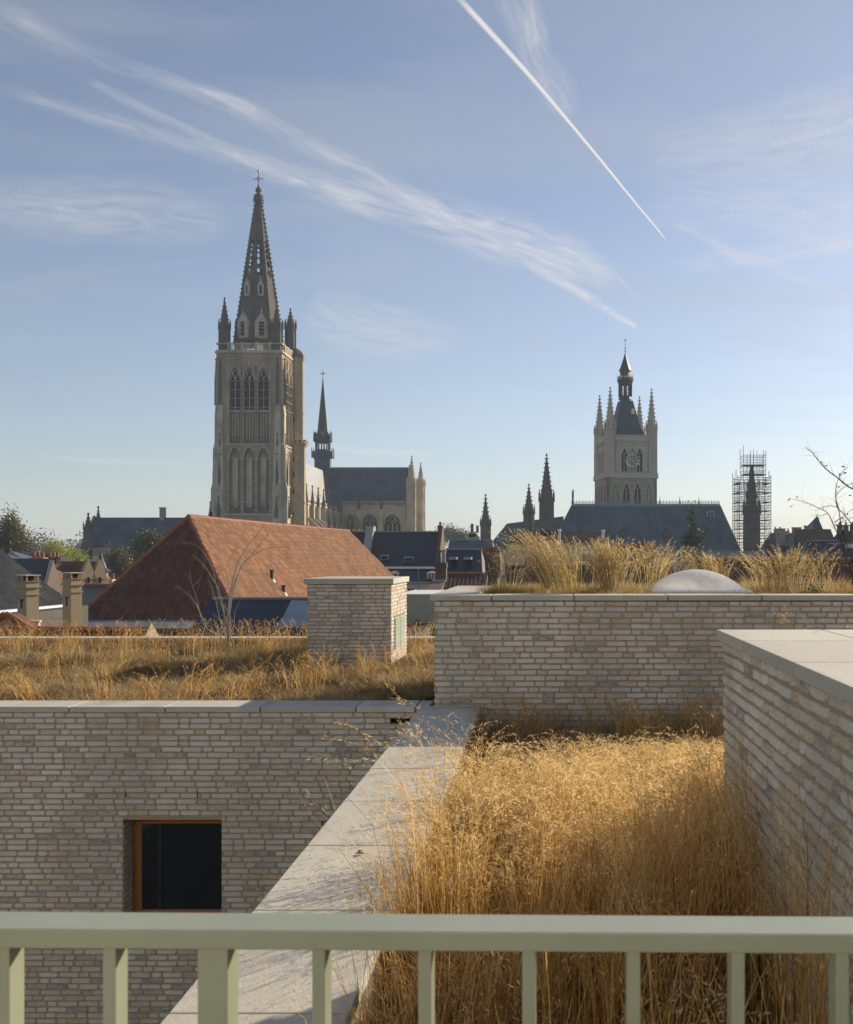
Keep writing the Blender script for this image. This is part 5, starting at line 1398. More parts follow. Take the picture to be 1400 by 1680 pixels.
# ---- navy slate roof in front of it
D = 44.0
nh = thing('slate_roof_house', 'low house with a dark blue slate roof in front of the orange one', 'house', (WX(400, D), D, 0))
nx = lambda px, d=0: WX(px, D + d) - WX(400, D)
e0 = WZ(1062, D - 3)
m = MB(); zr2 = WZ(981.5, D); 
m.add([(nx(292, -3), -3, e0), (nx(600, -3), -3, e0), (nx(600), 3.2, e0), (nx(330, 3), 3.2, e0), (nx(347), 0, zr2), (nx(600), 0, zr2)], [(0, 1, 5, 4), (1, 2, 5), (2, 3, 4, 5), (3, 0, 4), (3, 2, 1, 0)])
part(nh, 'roof', m, 'near_slate')
part(nh, 'ridge_cap', MB().box(nx(349), nx(600), -.09, .09, zr2 - .05, zr2 + .05), 'lead')
wallbox(nh, nx(310, -2.6), nx(600), -2.6, 2.8, e0 - .01, 'dark_far_brick')
def nslope(px, py):
    # distance at which this sight line meets the front slope
    for k in range(200):
        d = -3 + k * .015; zz = e0 + (zr2 - e0) * (d + 3) / 3
        if WZ(py, D + d) >= zz - 0 and (WZ(py, D + d) - zz) < .02: return d
    return -1.5
m = MB()
pts = [(478, 986, 0), (520, 986, 0), (520, 1026, 0), (458, 1026, 0)]
d1 = -.35; d2 = -1.9
m.slab([(nx(478, d1), d1, WZ(986, D + d1) + .03), (nx(458, d2), d2, WZ(1026, D + d2) + .03), (nx(525, d2), d2, WZ(1026, D + d2) + .03), (nx(525, d1), d1, WZ(986, D + d1) + .03)], .12)
part(nh, 'zinc_lean_to', m, 'zinc')

# ---- pantiled house on the far left, with its two chimneys
D = 38.0
ph = thing('pantiled_house', 'house at the left edge with dark glazed pantiles and a pale eaves gutter', 'house', (WX(40, D), D, 0))
L0 = Vector(ph.location)
E0, E1 = W(-80, 1011, 36), W(105, 992.5, 44); H1, H0 = W(104, 983.5, 44.6), W(-80, 897, 46)
E0, E1, H1, H0 = [p - L0 for p in (E0, E1, H1, H0)]
E0.z = E1.z
dn = Vector((0, 0, -.22)); m = MB(); m.add([E0 + dn, E1 + dn, H1 + dn, H0 + dn, E0 - Vector((0, 0, .5)), E1 - Vector((0, 0, .5)), H1 + Vector((0, 1, -1)), H0 + Vector((-2, 2, -3))], [(0, 1, 2, 3), (7, 6, 5, 4), (0, 4, 5, 1), (1, 5, 6, 2), (2, 6, 7, 3), (3, 7, 4, 0)])
part(ph, 'roof_boarding', m, 'dark_pantile')
slope(ph, E0, E1, H1, H0, 'dark_pantile', 'pantiles', tw=.25, th=.34, amp=.085, sub=4)
ridge_run(ph, H0, H1, 'dark_pantile', r=.10, step=.35, maxn=60)
part(ph, 'gutter', MB().tube(E0 - Vector((0, .1, .05)), E1 - Vector((0, .1, .05)), .10, .10, 6), 'zinc')
m = MB(); m.hexa([(E0.x, E0.y + .3, 0), (E1.x, E1.y + .3, 0), (E1.x - .3, E1.y + 3, 0), (E0.x, E0.y + 6, 0), (E0.x, E0.y + .3, E0.z - .15), (E1.x, E1.y + .3, E0.z - .15), (E1.x - .3, E1.y + 3, E0.z - .15), (E0.x, E0.y + 6, E0.z - .15)])
part(ph, 'wall', m, 'dark_far_brick')
def stack(px0, px1, top, bot, D, label, posts):
    X0 = WX((px0 + px1) / 2, D); w = (px1 - px0) * D / F / 2 * .92; t = thing('chimney_stack', label, 'chimney', (X0, D, 0), rotz=R(-30), group='ochre brick chimney stacks')
    z_ = lambda py: WZ(py, D)
    w *= .80
    part(t, 'shaft', MB().box(-w, w, -w * .9, w * .9, 0, z_(top + 21)), 'yellow_far_brick')
    part(t, 'corbel', MB().box(-w * 1.22, w * 1.22, -w * 1.12, w * 1.12, z_(top + 21), z_(top + 18)).box(-w * 1.04, w * 1.04, -w * .94, w * .94, z_(top + 18), z_(top + 11)).box(-w * 1.2, w * 1.2, -w * 1.1, w * 1.1, z_(top + 11), z_(top + 10)).box(-w * 1.14, w * 1.14, -w * 1.04, w * 1.04, z_(top + 33), z_(top + 31)), 'yellow_far_brick')
    m = MB()
    for i in range(posts):
        for sy in (-1, 1):
            x = -w * .88 + 1.76 * w * i / (posts - 1); m.box(x - w * .11, x + w * .11, sy * w * .78 - w * .11, sy * w * .78 + w * .11, z_(top + 10), z_(top + 1.6))
    part(t, 'cap_posts', m, 'yellow_far_brick')
    part(t, 'dark_cap_core', MB().box(-w * .6, w * .6, -w * .5, w * .5, z_(top + 10), z_(top + 1.8)), 'dark_interior')  # black box added for the shade inside the open cap
    part(t, 'cap_slab', MB().box(-w * 1.16, w * 1.16, -w * 1.06, w * 1.06, z_(top + 1.6), z_(top)), 'pale_masonry')
    part(t, 'wall_anchor', MB().tube((.0, -w * .93, z_(top + 55)), (.0, -w * .93, z_(top + 41)), .03, n=5).tube((-.07, -w * .93, z_(top + 42)), (.07, -w * .93, z_(top + 42)), .02, n=5).tube((-.07, -w * .93, z_(top + 42)), (-.09, -w * .93, z_(top + 39)), .02, n=5).tube((.07, -w * .93, z_(top + 42)), (.09, -w * .93, z_(top + 39)), .02, n=5), 'black_metal')
    return t
stack(30, 63, 943, 1030, 34, 'ochre brick chimney stack with an open two-bay cap, left one of the pair', 3)
stack(104, 134, 939, 1020, 36, 'mossy ochre chimney stack with three-bay open cap, beside the pantiled roof end', 4)
t = thing('chimney_stump', 'short stub of pinkish brick chimney below the ochre stacks', 'chimney', (WX(50, 30), 30, 0), rotz=R(20))
part(t, 'shaft', MB().box(-.24, .24, -.24, .24, 9, WZ(1019, 30)).box(-.28, .28, -.28, .28, WZ(1021, 30), WZ(1018, 30)), 'pink_far_brick')

# ---- low red-tiled ridge just beyond the left kerb
D = 25.5
lr = thing('tiled_outbuilding', 'low red pantiled roof with light-catching ridge tiles just beyond the left kerb', 'outbuilding', (WX(120, D), D, 0))
bx = lambda px: WX(px, D) - WX(120, D)
zR_ = WZ(1034, D); zE_ = zR_ - 1.3
part(lr, 'roof_boarding', MB().prismx([(-1.8, zE_), (1.8, zE_), (0, zR_)], bx(10), bx(247)), 'red_and_shade_pantile')
slope(lr, (bx(10), -1.8, zE_), (bx(247), -1.8, zE_), (bx(247), 0, zR_), (bx(10), 0, zR_), 'red_and_shade_pantile', 'pantiles', tw=.22, th=.28, amp=.04, sub=4)
ridge_run(lr, (bx(8), 0, zR_), (bx(248), 0, zR_), r=.10, step=.29)
part(lr, 'gable_coping', MB().prismx([(-2, zE_), (2, zE_), (0, zR_ + .18)], bx(246), bx(249)), 'yellow_far_brick')
wallbox(lr, bx(12), bx(245), -1.5, 1.5, zE_ - .01, 'pink_far_brick')
g2 = thing('gabled_dormer', 'small ochre stone gable with red tiled edge at the far left', 'gable', (WX(8, 27), 27, 0))
zz_ = WZ(1010, 27)
part(g2, 'gable_wall', MB().prism([(-.95, WZ(1046, 27)), (1.0, WZ(1046, 27)), (.05, zz_)], 0, .3), 'yellow_far_brick')
part(g2, 'verge', MB().tube((-1.05, -.05, WZ(1047, 27)), (.05, -.05, zz_ + .05), .09, n=6).tube((.05, -.05, zz_ + .05), (1.1, -.05, WZ(1047, 27)), .09, n=6), 'ridge_tile')
part(g2, 'roof', MB().prism([(-1.0, WZ(1048, 27)), (1.05, WZ(1048, 27)), (.05, zz_ + .02)], .31, .7), 'red_and_shade_pantile')
wallbox(g2, -.9, .95, .02, .6, WZ(1048.5, 27), 'yellow_far_brick')

# ---- pink brick gable and its neighbours
def gable_front(name, label, D, pxl, pxr, pyb, pxa, pya, depth, wallm, roofm, over=.15, rot=0):
    t = thing(name, label, 'house', (WX(pxa, D), D, 0), rotz=rot)
    x0, x1 = (pxl - pxa) * D / F, (pxr - pxa) * D / F; zb_, za_ = WZ(pyb, D), WZ(pya, D)
    part(t, 'gable_wall', MB().prism([(x0, 0), (x1, 0), (x1, zb_), (0, za_), (x0, zb_)], 0, .4), wallm)
    part(t, 'roof', MB().add([(x0 - over, .41, zb_), (0, .41, za_ + .1), (x1 + over, .41, zb_), (x0 - over, depth, zb_), (0, depth, za_ + .1), (x1 + over, depth, zb_)], [(0, 1, 4, 3), (1, 2, 5, 4), (0, 2, 1), (3, 4, 5), (0, 3, 5, 2)]), roofm)
    wallbox(t, x0 + .05, x1 - .05, .42, depth - .1, zb_ - .02, wallm)
    return t
gable_front('gabled_house', 'tall narrow pinkish brick gable, sunlit, behind the pantiled roof', 62, 69, 108, 985, 88, 919, 10, 'pink_far_brick', 'slate', rot=R(60))
def hip_house(name, label, D, px0, px1, py_r, py_e, hipl, hipr, dep, wallm, roofm, cat='house', px_over=0):
    t = thing(name, label, cat, (WX((px0 + px1) / 2, D), D, 0)); xc_ = WX((px0 + px1) / 2, D)
    ex0, ex1 = WX(px0, D - dep / 2) - xc_, WX(px1, D - dep / 2) - xc_
    rx0, rx1 = WX(px0 + hipl, D) - xc_, WX(px1 - hipr, D) - xc_
    ze_, zr__ = WZ(py_e, D - dep / 2), WZ(py_r, D); h = dep / 2
    if abs(rx1 - rx0) < .2:
        xm = (rx0 + rx1) / 2
        part(t, 'roof', MB().add([(ex0, -h, ze_), (ex1, -h, ze_), (ex1, h, ze_), (ex0, h, ze_), (xm, 0, zr__)], [(0, 1, 4), (1, 2, 4), (2, 3, 4), (3, 0, 4), (3, 2, 1, 0)]), roofm)
    else:
        part(t, 'roof', MB().add([(ex0, -h, ze_), (ex1, -h, ze_), (ex1, h, ze_), (ex0, h, ze_), (rx0, 0, zr__), (rx1, 0, zr__)], [(0, 1, 5, 4), (1, 2, 5), (2, 3, 4, 5), (3, 0, 4), (3, 2, 1, 0)]), roofm)
        part(t, 'ridge_cap', MB().box(rx0, rx1, -.12, .12, zr__ - .08, zr__ + .1), 'lead' if 'slate' in roofm else 'ridge_tile')
    wallbox(t, ex0 + .3, ex1 - .3, -h + .3, h - .3, ze_ - .02, wallm)
    return t, (lambda px, d=0: WX(px, D + d) - xc_), (lambda py, d=0: WZ(py, D + d)), h
def pots(t, x, y, z0, w, h, npots, wallm='yellow_far_brick', pot='ridge_tile'):
    c = part(t, 'chimney', MB().box(x - w, x + w, y - .35, y + .35, z0 - 1.5, z0 + h).box(x - w - .06, x + w + .06, y - .41, y + .41, z0 + h, z0 + h + .12), wallm)
    for k in range(npots):
        px_ = x - w * .7 + 1.4 * w * (k / max(1, npots - 1) if npots > 1 else .5)
        part(c, 'chimney_pot', MB().frus(px_, y, z0 + h + .12, z0 + h + .55, .15, .12, 8), pot)
t, fx_, fz_, h = hip_house('house', 'dark red tiled house with sunlit left hip behind the pantiled roof', 78, 4, 82, 927, 975, 16, 3, 8, 'yellow_far_brick', 'red_and_shade_pantile')
pots(t, fx_(58), .5, fz_(927), .5, .45, 3)
t, fx_, fz_, h = hip_house('house', 'house with long dark slate roof and pointed right hip before the green trees', 118, 22, 108, 908, 936, 6, 20, 8, 'rubble_masonry', 'slate')
part(t, 'finial', MB().tube((fx_(90), 0, fz_(908)), (fx_(90), 0, fz_(899)), .06, .02, 5), 'lead')
t, fx_, fz_, h = hip_house('house', 'pale pyramid roof, larger one of the pair at the left edge', 105, 5, 46, 903, 924, 12, 29, 6, 'rubble_masonry', 'nave_slate')
for px_ in (27, 33):
    part(t, 'flue', MB().box(fx_(px_) - .25, fx_(px_) + .25, -1.2, -.8, fz_(924), fz_(912)), 'dark_far_brick')
part(t, 'finial', MB().tube((fx_(17), 0, fz_(903)), (fx_(17), 0, fz_(899)), .05, .02, 5), 'lead')
t, fx_, fz_, h = hip_house('house', 'small pale pyramid roof at the very left edge', 100, -8, 19, 907, 925, 13, 14, 5, 'rubble_masonry', 'nave_slate')
part(t, 'finial', MB().tube((fx_(5.3), 0, fz_(907)), (fx_(5.3), 0, fz_(898)), .05, .02, 5), 'lead')
t, fx_, fz_, h = hip_house('house', 'long low building with flat lead roof between the pyramid roofs and the red tiles', 88, -20, 52, 922, 928, 3, 3, 5, 'yellow_far_brick', 'lead')
# stepped-gable house
D = 96
sg = thing('stepped_gable_house', 'yellow brick house with two stepped gables, red roof and a corner turret', 'house', (WX(157, D), D, 0), rotz=R(58))
gx_ = lambda px: (WX(px, D) - WX(155, D)) * 1.18; gz_ = lambda py: WZ(py, D)
part(sg, 'wall', MB().box(gx_(131), gx_(175), 0, 6, 0, gz_(950)), 'yellow_far_brick')
for c in (144, 161.5):
    m = MB(); nS = 7
    for k in range(nS):
        w_ = 11.0 * (1 - k / nS) + .6; m.box(gx_(c - w_), gx_(c + w_), -.05, .35, gz_(950 - k * 4.4) - (.0 if k else 1), gz_(950 - (k + 1) * 4.4))
    m.box(gx_(c - 1), gx_(c + 1), -.05, .35, gz_(950 - 7 * 4.4), gz_(917.5))
    g_w = part(sg, 'stepped_gable', m, 'yellow_far_brick')
    part(g_w, 'arched_window', MB().box(gx_(c - 1.6), gx_(c + 1.6), -.09, -.05, gz_(956), gz_(947)).frus(gx_(c), -.07, 0, .001, .01, .01, 3), 'window_glass')
    part(sg, 'gable_roof', MB().prism([(gx_(c - 9.5), gz_(950)), (gx_(c + 9.5), gz_(950)), (gx_(c), gz_(921))], .36, 5), 'red_and_shade_pantile')
part(sg, 'main_roof', MB().add([(gx_(112), -.1, gz_(951)), (gx_(170), -.1, gz_(951)), (gx_(170), 7, gz_(951)), (gx_(112), 7, gz_(951)), (gx_(112), 3.5, gz_(924)), (gx_(166), 3.5, gz_(924))], [(0, 1, 5, 4), (1, 2, 5), (2, 3, 4, 5), (3, 0, 4), (3, 2, 1, 0)]), 'red_and_shade_pantile')
part(sg, 'turret', MB().frus(gx_(173.5), 1, 0, gz_(938), .62, .62, 10), 'yellow_far_brick')
part(sg, 'turret_roof', MB().lathe(gx_(173), 1, [(.95, gz_(938)), (.55, gz_(932)), (.3, gz_(921)), (.04, gz_(906))], 10), 'slate')
for px_ in (123, 127.5): pots(sg, gx_(px_), 3.5, gz_(924), .3, .5, 2, 'red_far_brick')
t, fx_, fz_, h = hip_house('house', 'house with dark brown tiled roof between the ochre stack and the orange roof', 72, 108, 235, 960, 1006, 2, 0, 9, 'dark_far_brick', 'dark_pantile')
pots(t, fx_(188), -.3, fz_(960), .1, .3, 1, 'render_white')
t, fx_, fz_, h = hip_house('house', 'brown-roofed house with rounded hip left of the stepped gables', 106, 95, 152, 925, 968, 14, 2, 8, 'yellow_far_brick', 'brown_roof')

# ---- black slate mansard house behind the chimney block
D = 112
bh = thing('townhouse', 'long grey townhouse with black slate roof, small roof lights and arched mansard dormers', 'house', (WX(650, D), D, 0))
bx = lambda px, d=0: WX(px, D + d) - WX(650, D); bz = lambda py, d=0: WZ(py, D + d)
x0, x1 = bx(560), bx(727); zr3, ze3 = bz(872.5), bz(930, -4)
part(bh, 'roof', MB().prismx([(-4, ze3), (4, ze3), (0, zr3)], x0, x1 - .4), 'slate')
part(bh, 'ridge_cap', MB().box(x0, x1 - .4, -.12, .12, zr3 - .05, zr3 + .08), 'lead')
def bslope(zz): return -4 * (zr3 - zz) / (zr3 - ze3)
part(bh, 'party_wall', MB().prismx([(-4.4, bz(928, -4)), (3, bz(928, -4)), (.6, zr3 + .6), (-.6, zr3 + .6)], bx(603), bx(615)), 'render_grey')
part(bh, 'party_wall_cap', MB().box(bx(604), bx(614), -4.6, -3.2, bz(903, -4), bz(899, -4)), 'render_grey')
part(bh, 'end_gable', MB().prismx([(-4.3, 0), (4, 0), (4, ze3), (.5, zr3 + .5), (-.5, zr3 + .5), (-4.3, ze3 + .5)], x1 - .35, x1), 'red_far_brick')
pots(bh, bx(722.5), 0, zr3, .25, .55, 1, 'red_far_brick')
for px_, py_, w_, h_ in ((632, 914.5, 13, 7), (672, 917.5, 15, 9)):
    zc_ = bz(py_, -3); yy = bslope(zc_)
    rw = part(bh, 'roof_light', MB().hexa([(bx(px_ - w_ / 2, -3), yy - .75, zc_ - .28), (bx(px_ + w_ / 2, -3), yy - .75, zc_ - .28), (bx(px_ + w_ / 2, -3), yy + .2, zc_ - .28), (bx(px_ - w_ / 2, -3), yy + .2, zc_ - .28),
                                           (bx(px_ - w_ / 2, -3), yy - .3, zc_ + .28), (bx(px_ + w_ / 2, -3), yy - .3, zc_ + .28), (bx(px_ + w_ / 2, -3), yy + .6, zc_ + .28), (bx(px_ - w_ / 2, -3), yy + .6, zc_ + .28)]), 'zinc')
    part(rw, 'pane', MB().add([(bx(px_ - w_ / 2 + 1, -3), yy - .76 + .03, zc_ - .22), (bx(px_ + w_ / 2 - 1, -3), yy - .76 + .03, zc_ - .22), (bx(px_ + w_ / 2 - 1, -3), yy - .36, zc_ + .2), (bx(px_ - w_ / 2 + 1, -3), yy - .36, zc_ + .2)], [(0, 1, 2, 3)]), 'window_glass')
part(bh, 'cornice', MB().box(x0, x1 - .4, -4.35, -3.9, bz(933, -4), bz(929.5, -4)), 'white_paint')
part(bh, 'mansard', MB().prismx([(-4.9, bz(954.5, -5)), (-3.9, bz(933.2, -4)), (-3, bz(933.2, -4)), (-3, bz(954.5, -5))], x0, x1 - .4), 'weathered_haze_slate')
part(bh, 'eaves_gutter', MB().box(x0, x1 - .4, -5.2, -4.8, bz(957, -5), bz(954.6, -5)), 'zinc')
part(bh, 'facade', MB().box(x0, x1 - .4, -4.9, 3.5, 0, bz(957, -5) - .01), 'render_white')
for px_ in (647, 708):
    x = bx(px_, -5)
    d = part(bh, 'dormer', MB().box(x - .42, x - .32, -5.1, -4.0, bz(949, -5), bz(941, -5)).box(x + .32, x + .42, -5.1, -4.0, bz(949, -5), bz(941, -5)).box(x - .42, x + .42, -5.1, -4.0, bz(949.6, -5), bz(949, -5)).prism([(x - .55, bz(941, -5)), (x + .55, bz(941, -5)), (x + .3, bz(938, -5)), (x, bz(936.3, -5)), (x - .3, bz(938, -5))], -5.15, -4.0), 'white_paint')
    part(d, 'pane', MB().box(x - .31, x + .31, -4.95, -4.9, bz(949, -5), bz(941, -5)), 'window_glass')
    part(d, 'glazing_bar', MB().box(x - .03, x + .03, -5.02, -4.96, bz(949, -5), bz(941, -5)).box(x - .31, x - .03, -5.02, -4.96, bz(945.3, -5), bz(944.7, -5)).box(x + .03, x + .31, -5.02, -4.96, bz(945.3, -5), bz(944.7, -5)), 'white_paint')
window(bh, bx(674, -5), -4.92, bz(971, -5), .8, .45); 
part(bh, 'downpipe', MB().tube((bx(687, -5), -5.0, 5), (bx(687, -5), -5.0, bz(957, -5)), .05, n=6).tube((bx(687, -5), -5.0, bz(954, -5)), (bx(687, -4), -4.2, bz(933, -4)), .05, n=6), 'zinc')

# ---- olive rendered box with black flat roof, right behind the kerb
D = 34
ob = thing('rendered_block', 'olive-grey rendered flat block with a sunlit parapet, between the chimney block and the penthouse', 'building', (WX(690, D), D, 0))
ox = lambda px, d=0: WX(px, D + d) - WX(690, D); oz = lambda py, d=0: WZ(py, D + d)
part(ob, 'wall', MB().box(ox(655), ox(760), 0, 4, 0, oz(976)), 'olive_render')
part(ob, 'parapet_cap', MB().box(ox(654), ox(761), -.06, 4.05, oz(976) + .003, oz(974.3)), 'white_paint')
part(ob, 'flat_roof', MB().box(ox(640), ox(712.5), -9, -.02, 0, oz(1022.5)), 'bitumen')
m = MB(); pts = [(668, 1026, -.5), (676, 1026.5, -.5), (681, 1024.5, -.5), (686, 1021, -.5), (689.3, 1016, -.5)]
for a, b in zip(pts[:-1], pts[1:]): m.tube((ox(a[0]), a[2], oz(a[1])), (ox(b[0]), b[2], oz(b[1])), .065, .065, 8)
part(ob, 'bent_flue', m, 'black_metal')

# ---- red brick chimney and roof in front of it
D = 60
rc = thing('brick_house', 'dark brown tiled roof and red brick party wall left of the penthouse', 'house', (WX(745, D), D, 0))
rx = lambda px: WX(px, D) - WX(745, D); rz = lambda py: WZ(py, D)
part(rc, 'roof', MB().prismx([(-4, rz(985)), (4, rz(985)), (0, rz(942))], rx(735), rx(800)), 'brown_roof')
slope(rc, (rx(735), -4, rz(985)), (rx(800), -4, rz(985)), (rx(800), 0, rz(942)), (rx(735), 0, rz(942)), 'brown_roof', 'roof_tiles', tw=.24, th=.3, amp=.04, sub=3)
ridge_run(rc, (rx(733), 0, rz(941.5)), (rx(800), 0, rz(941.5)), r=.1, step=.38, material='ridge_tile')
wallbox(rc, rx(713), rx(800), -3.6, 3.6, rz(986), 'red_far_brick')
part(rc, 'party_wall', MB().prismx([(-4.2, 3), (3, 3), (3, rz(962)), (.5, rz(944)), (-4.2, rz(966))], rx(713), rx(734)), 'red_far_brick')
part(rc, 'wall_flashing', MB().box(rx(714), rx(735), -1.6, -.6, rz(954), rz(950)), 'zinc')
cc = thing('roof_chimney', 'red brick roof chimney with pale tall pots, left of the planted penthouse', 'chimney', (WX(724, D - 1), D - 1, 0))
z_ = lambda py: WZ(py, D - 1)
part(cc, 'shaft', MB().box(-.32, .32, -.3, .3, 9, z_(927)).box(-.36, .36, -.34, .34, z_(931), z_(928)), 'red_far_brick')
part(cc, 'cement_cap', MB().box(-.34, .34, -.32, .32, z_(927), z_(923)), 'sooted_stone')
for x, t_ in ((-.12, 903), (.16, 902)):
    part(cc, 'chimney_pot', MB().frus(x, 0, z_(923), z_(t_ + 3), .12, .10, 10).frus(x, 0, z_(t_ + 3), z_(t_), .15, .15, 10), 'sooted_stone' if x < 0 else 'render_grey')
t, fx_, fz_, h = hip_house('house', 'blue-grey slate roofed house with two roof lights right of the red chimney', 84, 730, 792, 901, 945, 2, 2, 8, 'render_grey', 'slate')
for px_ in (743, 767):
    rl_ = part(t, 'roof_light', MB().box(fx_(px_ - 6, -3), fx_(px_ + 6, -3), -2.9, -1.6, fz_(918, -3), fz_(914, -3)), 'zinc')
t, fx_, fz_, h = hip_house('house', 'far grey-blue slate roof left of the small crocketed spire', 170, 734, 810, 886, 905, 4, 2, 8, 'render_grey', 'weathered_haze_slate')
t, fx_, fz_, h = hip_house('house', 'plum-brown tiled roof right of the blue-grey slate one', 88, 786, 822, 899, 945, 0, 2, 8, 'dark_far_brick', 'brown_roof')
D = 185
sc_ = thing('stepped_chimney_gable', 'small stepped gable carrying two round chimneys on the skyline', 'gable', (WX(775, D), D, 0))
q_ = lambda px: WX(px, D) - WX(775, D); qz = lambda py: WZ(py, D)
m = MB()
for a, b, t_ in ((765, 787, 880), (767.5, 784, 876), (770, 781, 872.5)): m.box(q_(a), q_(b), 0, 1.5 - (a - 765) * .05, 0 if a == 765 else qz(881), qz(t_))
part(sc_, 'stepped_wall', m, 'rubble_masonry')
for a, b, t_ in ((772, 777, 859), (781, 785.5, 862)): part(sc_, 'flue', MB().frus(q_((a + b) / 2), .6, qz(874), qz(t_), (q_(b) - q_(a)) / 2, (q_(b) - q_(a)) / 2 * .95, 10), 'dark_far_brick')
# long terrace behind the roof grasses
D = 105
rt_ = thing('terraced_houses', 'row with dark red roof, pale facade and two shiny metal flues behind the roof grasses', 'houses', (WX(930, D), D, 0))
rx = lambda px, d=0: WX(px, D + d) - WX(930, D); rz = lambda py, d=0: WZ(py, D + d)
part(rt_, 'roof', MB().prismx([(-3, rz(893, -3)), (4, rz(893, -3)), (0, rz(872.5))], rx(846), rx(990)), 'brown_roof')
part(rt_, 'slate_slope', MB().add([(rx(828), -3, rz(905, -3)), (rx(846), -3, rz(905, -3)), (rx(846), 3, rz(905, -3)), (rx(828), 3, rz(905, -3)), (rx(840), 0, rz(873)), (rx(846), 0, rz(873))], [(0, 1, 5, 4), (1, 2, 5), (2, 3, 4, 5), (3, 0, 4), (3, 2, 1, 0)]), 'slate')
part(rt_, 'facade', MB().box(rx(832), rx(1000), -2.9, 3, 0, rz(893, -3) - .02), 'render_cream')
part(rt_, 'eaves_gutter', MB().box(rx(858), rx(1000), -3.3, -2.9, rz(911, -3), rz(908.8, -3)), 'pale_gutter')
for px_, a, b in ((918, 868, 893), (989.5, 869, 885)):
    x = rx(px_, -3); part(rt_, 'metal_flue', MB().frus(x, -3, rz(b, -3), rz(a + 3, -3), .13, .13, 10).frus(x, -3, rz(a + 3, -3), rz(a, -3), .2, .16, 10), 'white_paint')
for px_ in (866, 884, 905, 955, 975): window(rt_, rx(px_, -3), -2.92, rz(930, -3), .75, 1.1)
for px_ in (945, 965): part(rt_, 'roof_light', MB().box(rx(px_ - 4, -2.5), rx(px_ + 4, -2.5), -2.9, -1.5, rz(893, -2.5), rz(889.5, -2.5)), 'zinc')
part(rt_, 'roof_plant_box', MB().box(rx(893), rx(916), -1, 1, rz(874), rz(870)), 'dark_far_brick')
t, fx_, fz_, h = hip_house('house', 'dark brown roof behind the grasses, in front of the great slate hall roof', 112, 1010, 1075, 893, 935, 2, 4, 8, 'dark_far_brick', 'brown_roof')
D = 62
dr = thing('low_roofed_house', 'low house with dark plum tiled roof directly behind the tall roof grasses', 'house', (WX(960, D), D, 0))
part(dr, 'roof', MB().prismx([(-4, WZ(985, D)), (4, WZ(985, D)), (0, WZ(930, D))], WX(830, D) - WX(960, D), WX(1105, D) - WX(960, D)), 'brown_roof')
ridge_run(dr, (WX(830, D) - WX(960, D), 0, WZ(930, D)), (WX(1105, D) - WX(960, D), 0, WZ(930, D)), r=.1, step=.38, material='brown_roof')
wallbox(dr, WX(832, D) - WX(960, D), WX(1103, D) - WX(960, D), -3.7, 3.7, WZ(986, D), 'dark_far_brick')
t = thing('mossy_chimney', 'mossy brown brick chimney standing behind the skylight dome', 'chimney', (WX(1130, 40), 40, 0))
part(t, 'shaft', MB().box(-.29, .29, -.29, .29, 8, WZ(897, 40)), 'yellow_far_brick')
part(t, 'mossy_cap', MB().box(-.31, .31, -.31, .31, WZ(897, 40), WZ(893.5, 40)), 'dark_pantile')
# red ridge line right
D = 42
rr2 = thing('red_roof_row', 'low terrace with dark red pantiles and bright ridge tiles along the right skyline grasses', 'houses', (WX(1270, D), D, 0))
rx = lambda px: WX(px, D) - WX(1270, D); rz = lambda py: WZ(py, D)
part(rr2, 'roof_boarding', MB().prismx([(-3, rz(975)), (3, rz(975)), (0, rz(920))], rx(1143), rx(1560)), 'red_and_shade_pantile')
slope(rr2, (rx(1143), -3, rz(975)), (rx(1560), -3, rz(975)), (rx(1560), 0, rz(920)), (rx(1143), 0, rz(920)), 'red_and_shade_pantile', 'pantiles', tw=.24, th=.3, amp=.04, sub=4)
ridge_run(rr2, (rx(1142), 0, rz(919)), (rx(1560), 0, rz(919)), r=.1, step=.33)
wallbox(rr2, rx(1144), rx(1558), -2.7, 2.7, rz(976), 'red_far_brick')
# houses right of the scaffold
def gable_side(name, label, D, pxa, pxb, py_r, py_e, dep, wallm, roofm, gable_px):
    """ridge from pxa (near, left) to pxb; end gable turned to the viewer on the right"""
    t = thing(name, label, 'house', (WX((pxa + pxb) / 2, D), D, 0)); xc_ = WX((pxa + pxb) / 2, D)
    zR1, zE1 = WZ(py_r, D), WZ(py_e, D)
    a, b = WX(pxa, D) - xc_, WX(pxb, D) - xc_; g = (gable_px - pxb) * D / F
    part(t, 'roof', MB().add([(a - g * .9, -dep, zE1), (b - g * .8, -dep, zE1), (b + g, dep * .3, zE1), (a, dep, zE1), (a, 0, zR1), (b, 0, zR1)], [(0, 1, 5, 4), (1, 2, 5), (2, 3, 4, 5), (3, 0, 4), (3, 2, 1, 0)]), roofm)
    part(t, 'gable_wall', MB().add([(b - g * .74, -dep - .05, zE1), (b + g * .95, dep * .25, zE1), (b + .06, -.1, zR1 - .25), (b - g * .74, -dep - .05, 0), (b + g * .95, dep * .25, 0)], [(0, 1, 2), (3, 4, 1, 0)]), wallm)
    wallbox(t, a - g * .8, b - g * .8, -dep + .3, 0, zE1 - .02, wallm)
    return t, (lambda px, d=0: WX(px, D + d) - xc_), (lambda py, d=0: WZ(py, D + d))
t, fx_, fz_ = gable_side('house', 'brown-roofed house with a cream end gable on the right skyline', 130, 1303, 1363, 868, 912, 7, 'render_cream', 'brown_roof', 1376)
for px_, a in ((1279, 868), (1305, 866), (1325, 863)): pots(t, fx_(px_ + 2, 6), 6, fz_(877, 6), .55, (877 - a) * .078, 0, 'rubble_masonry')
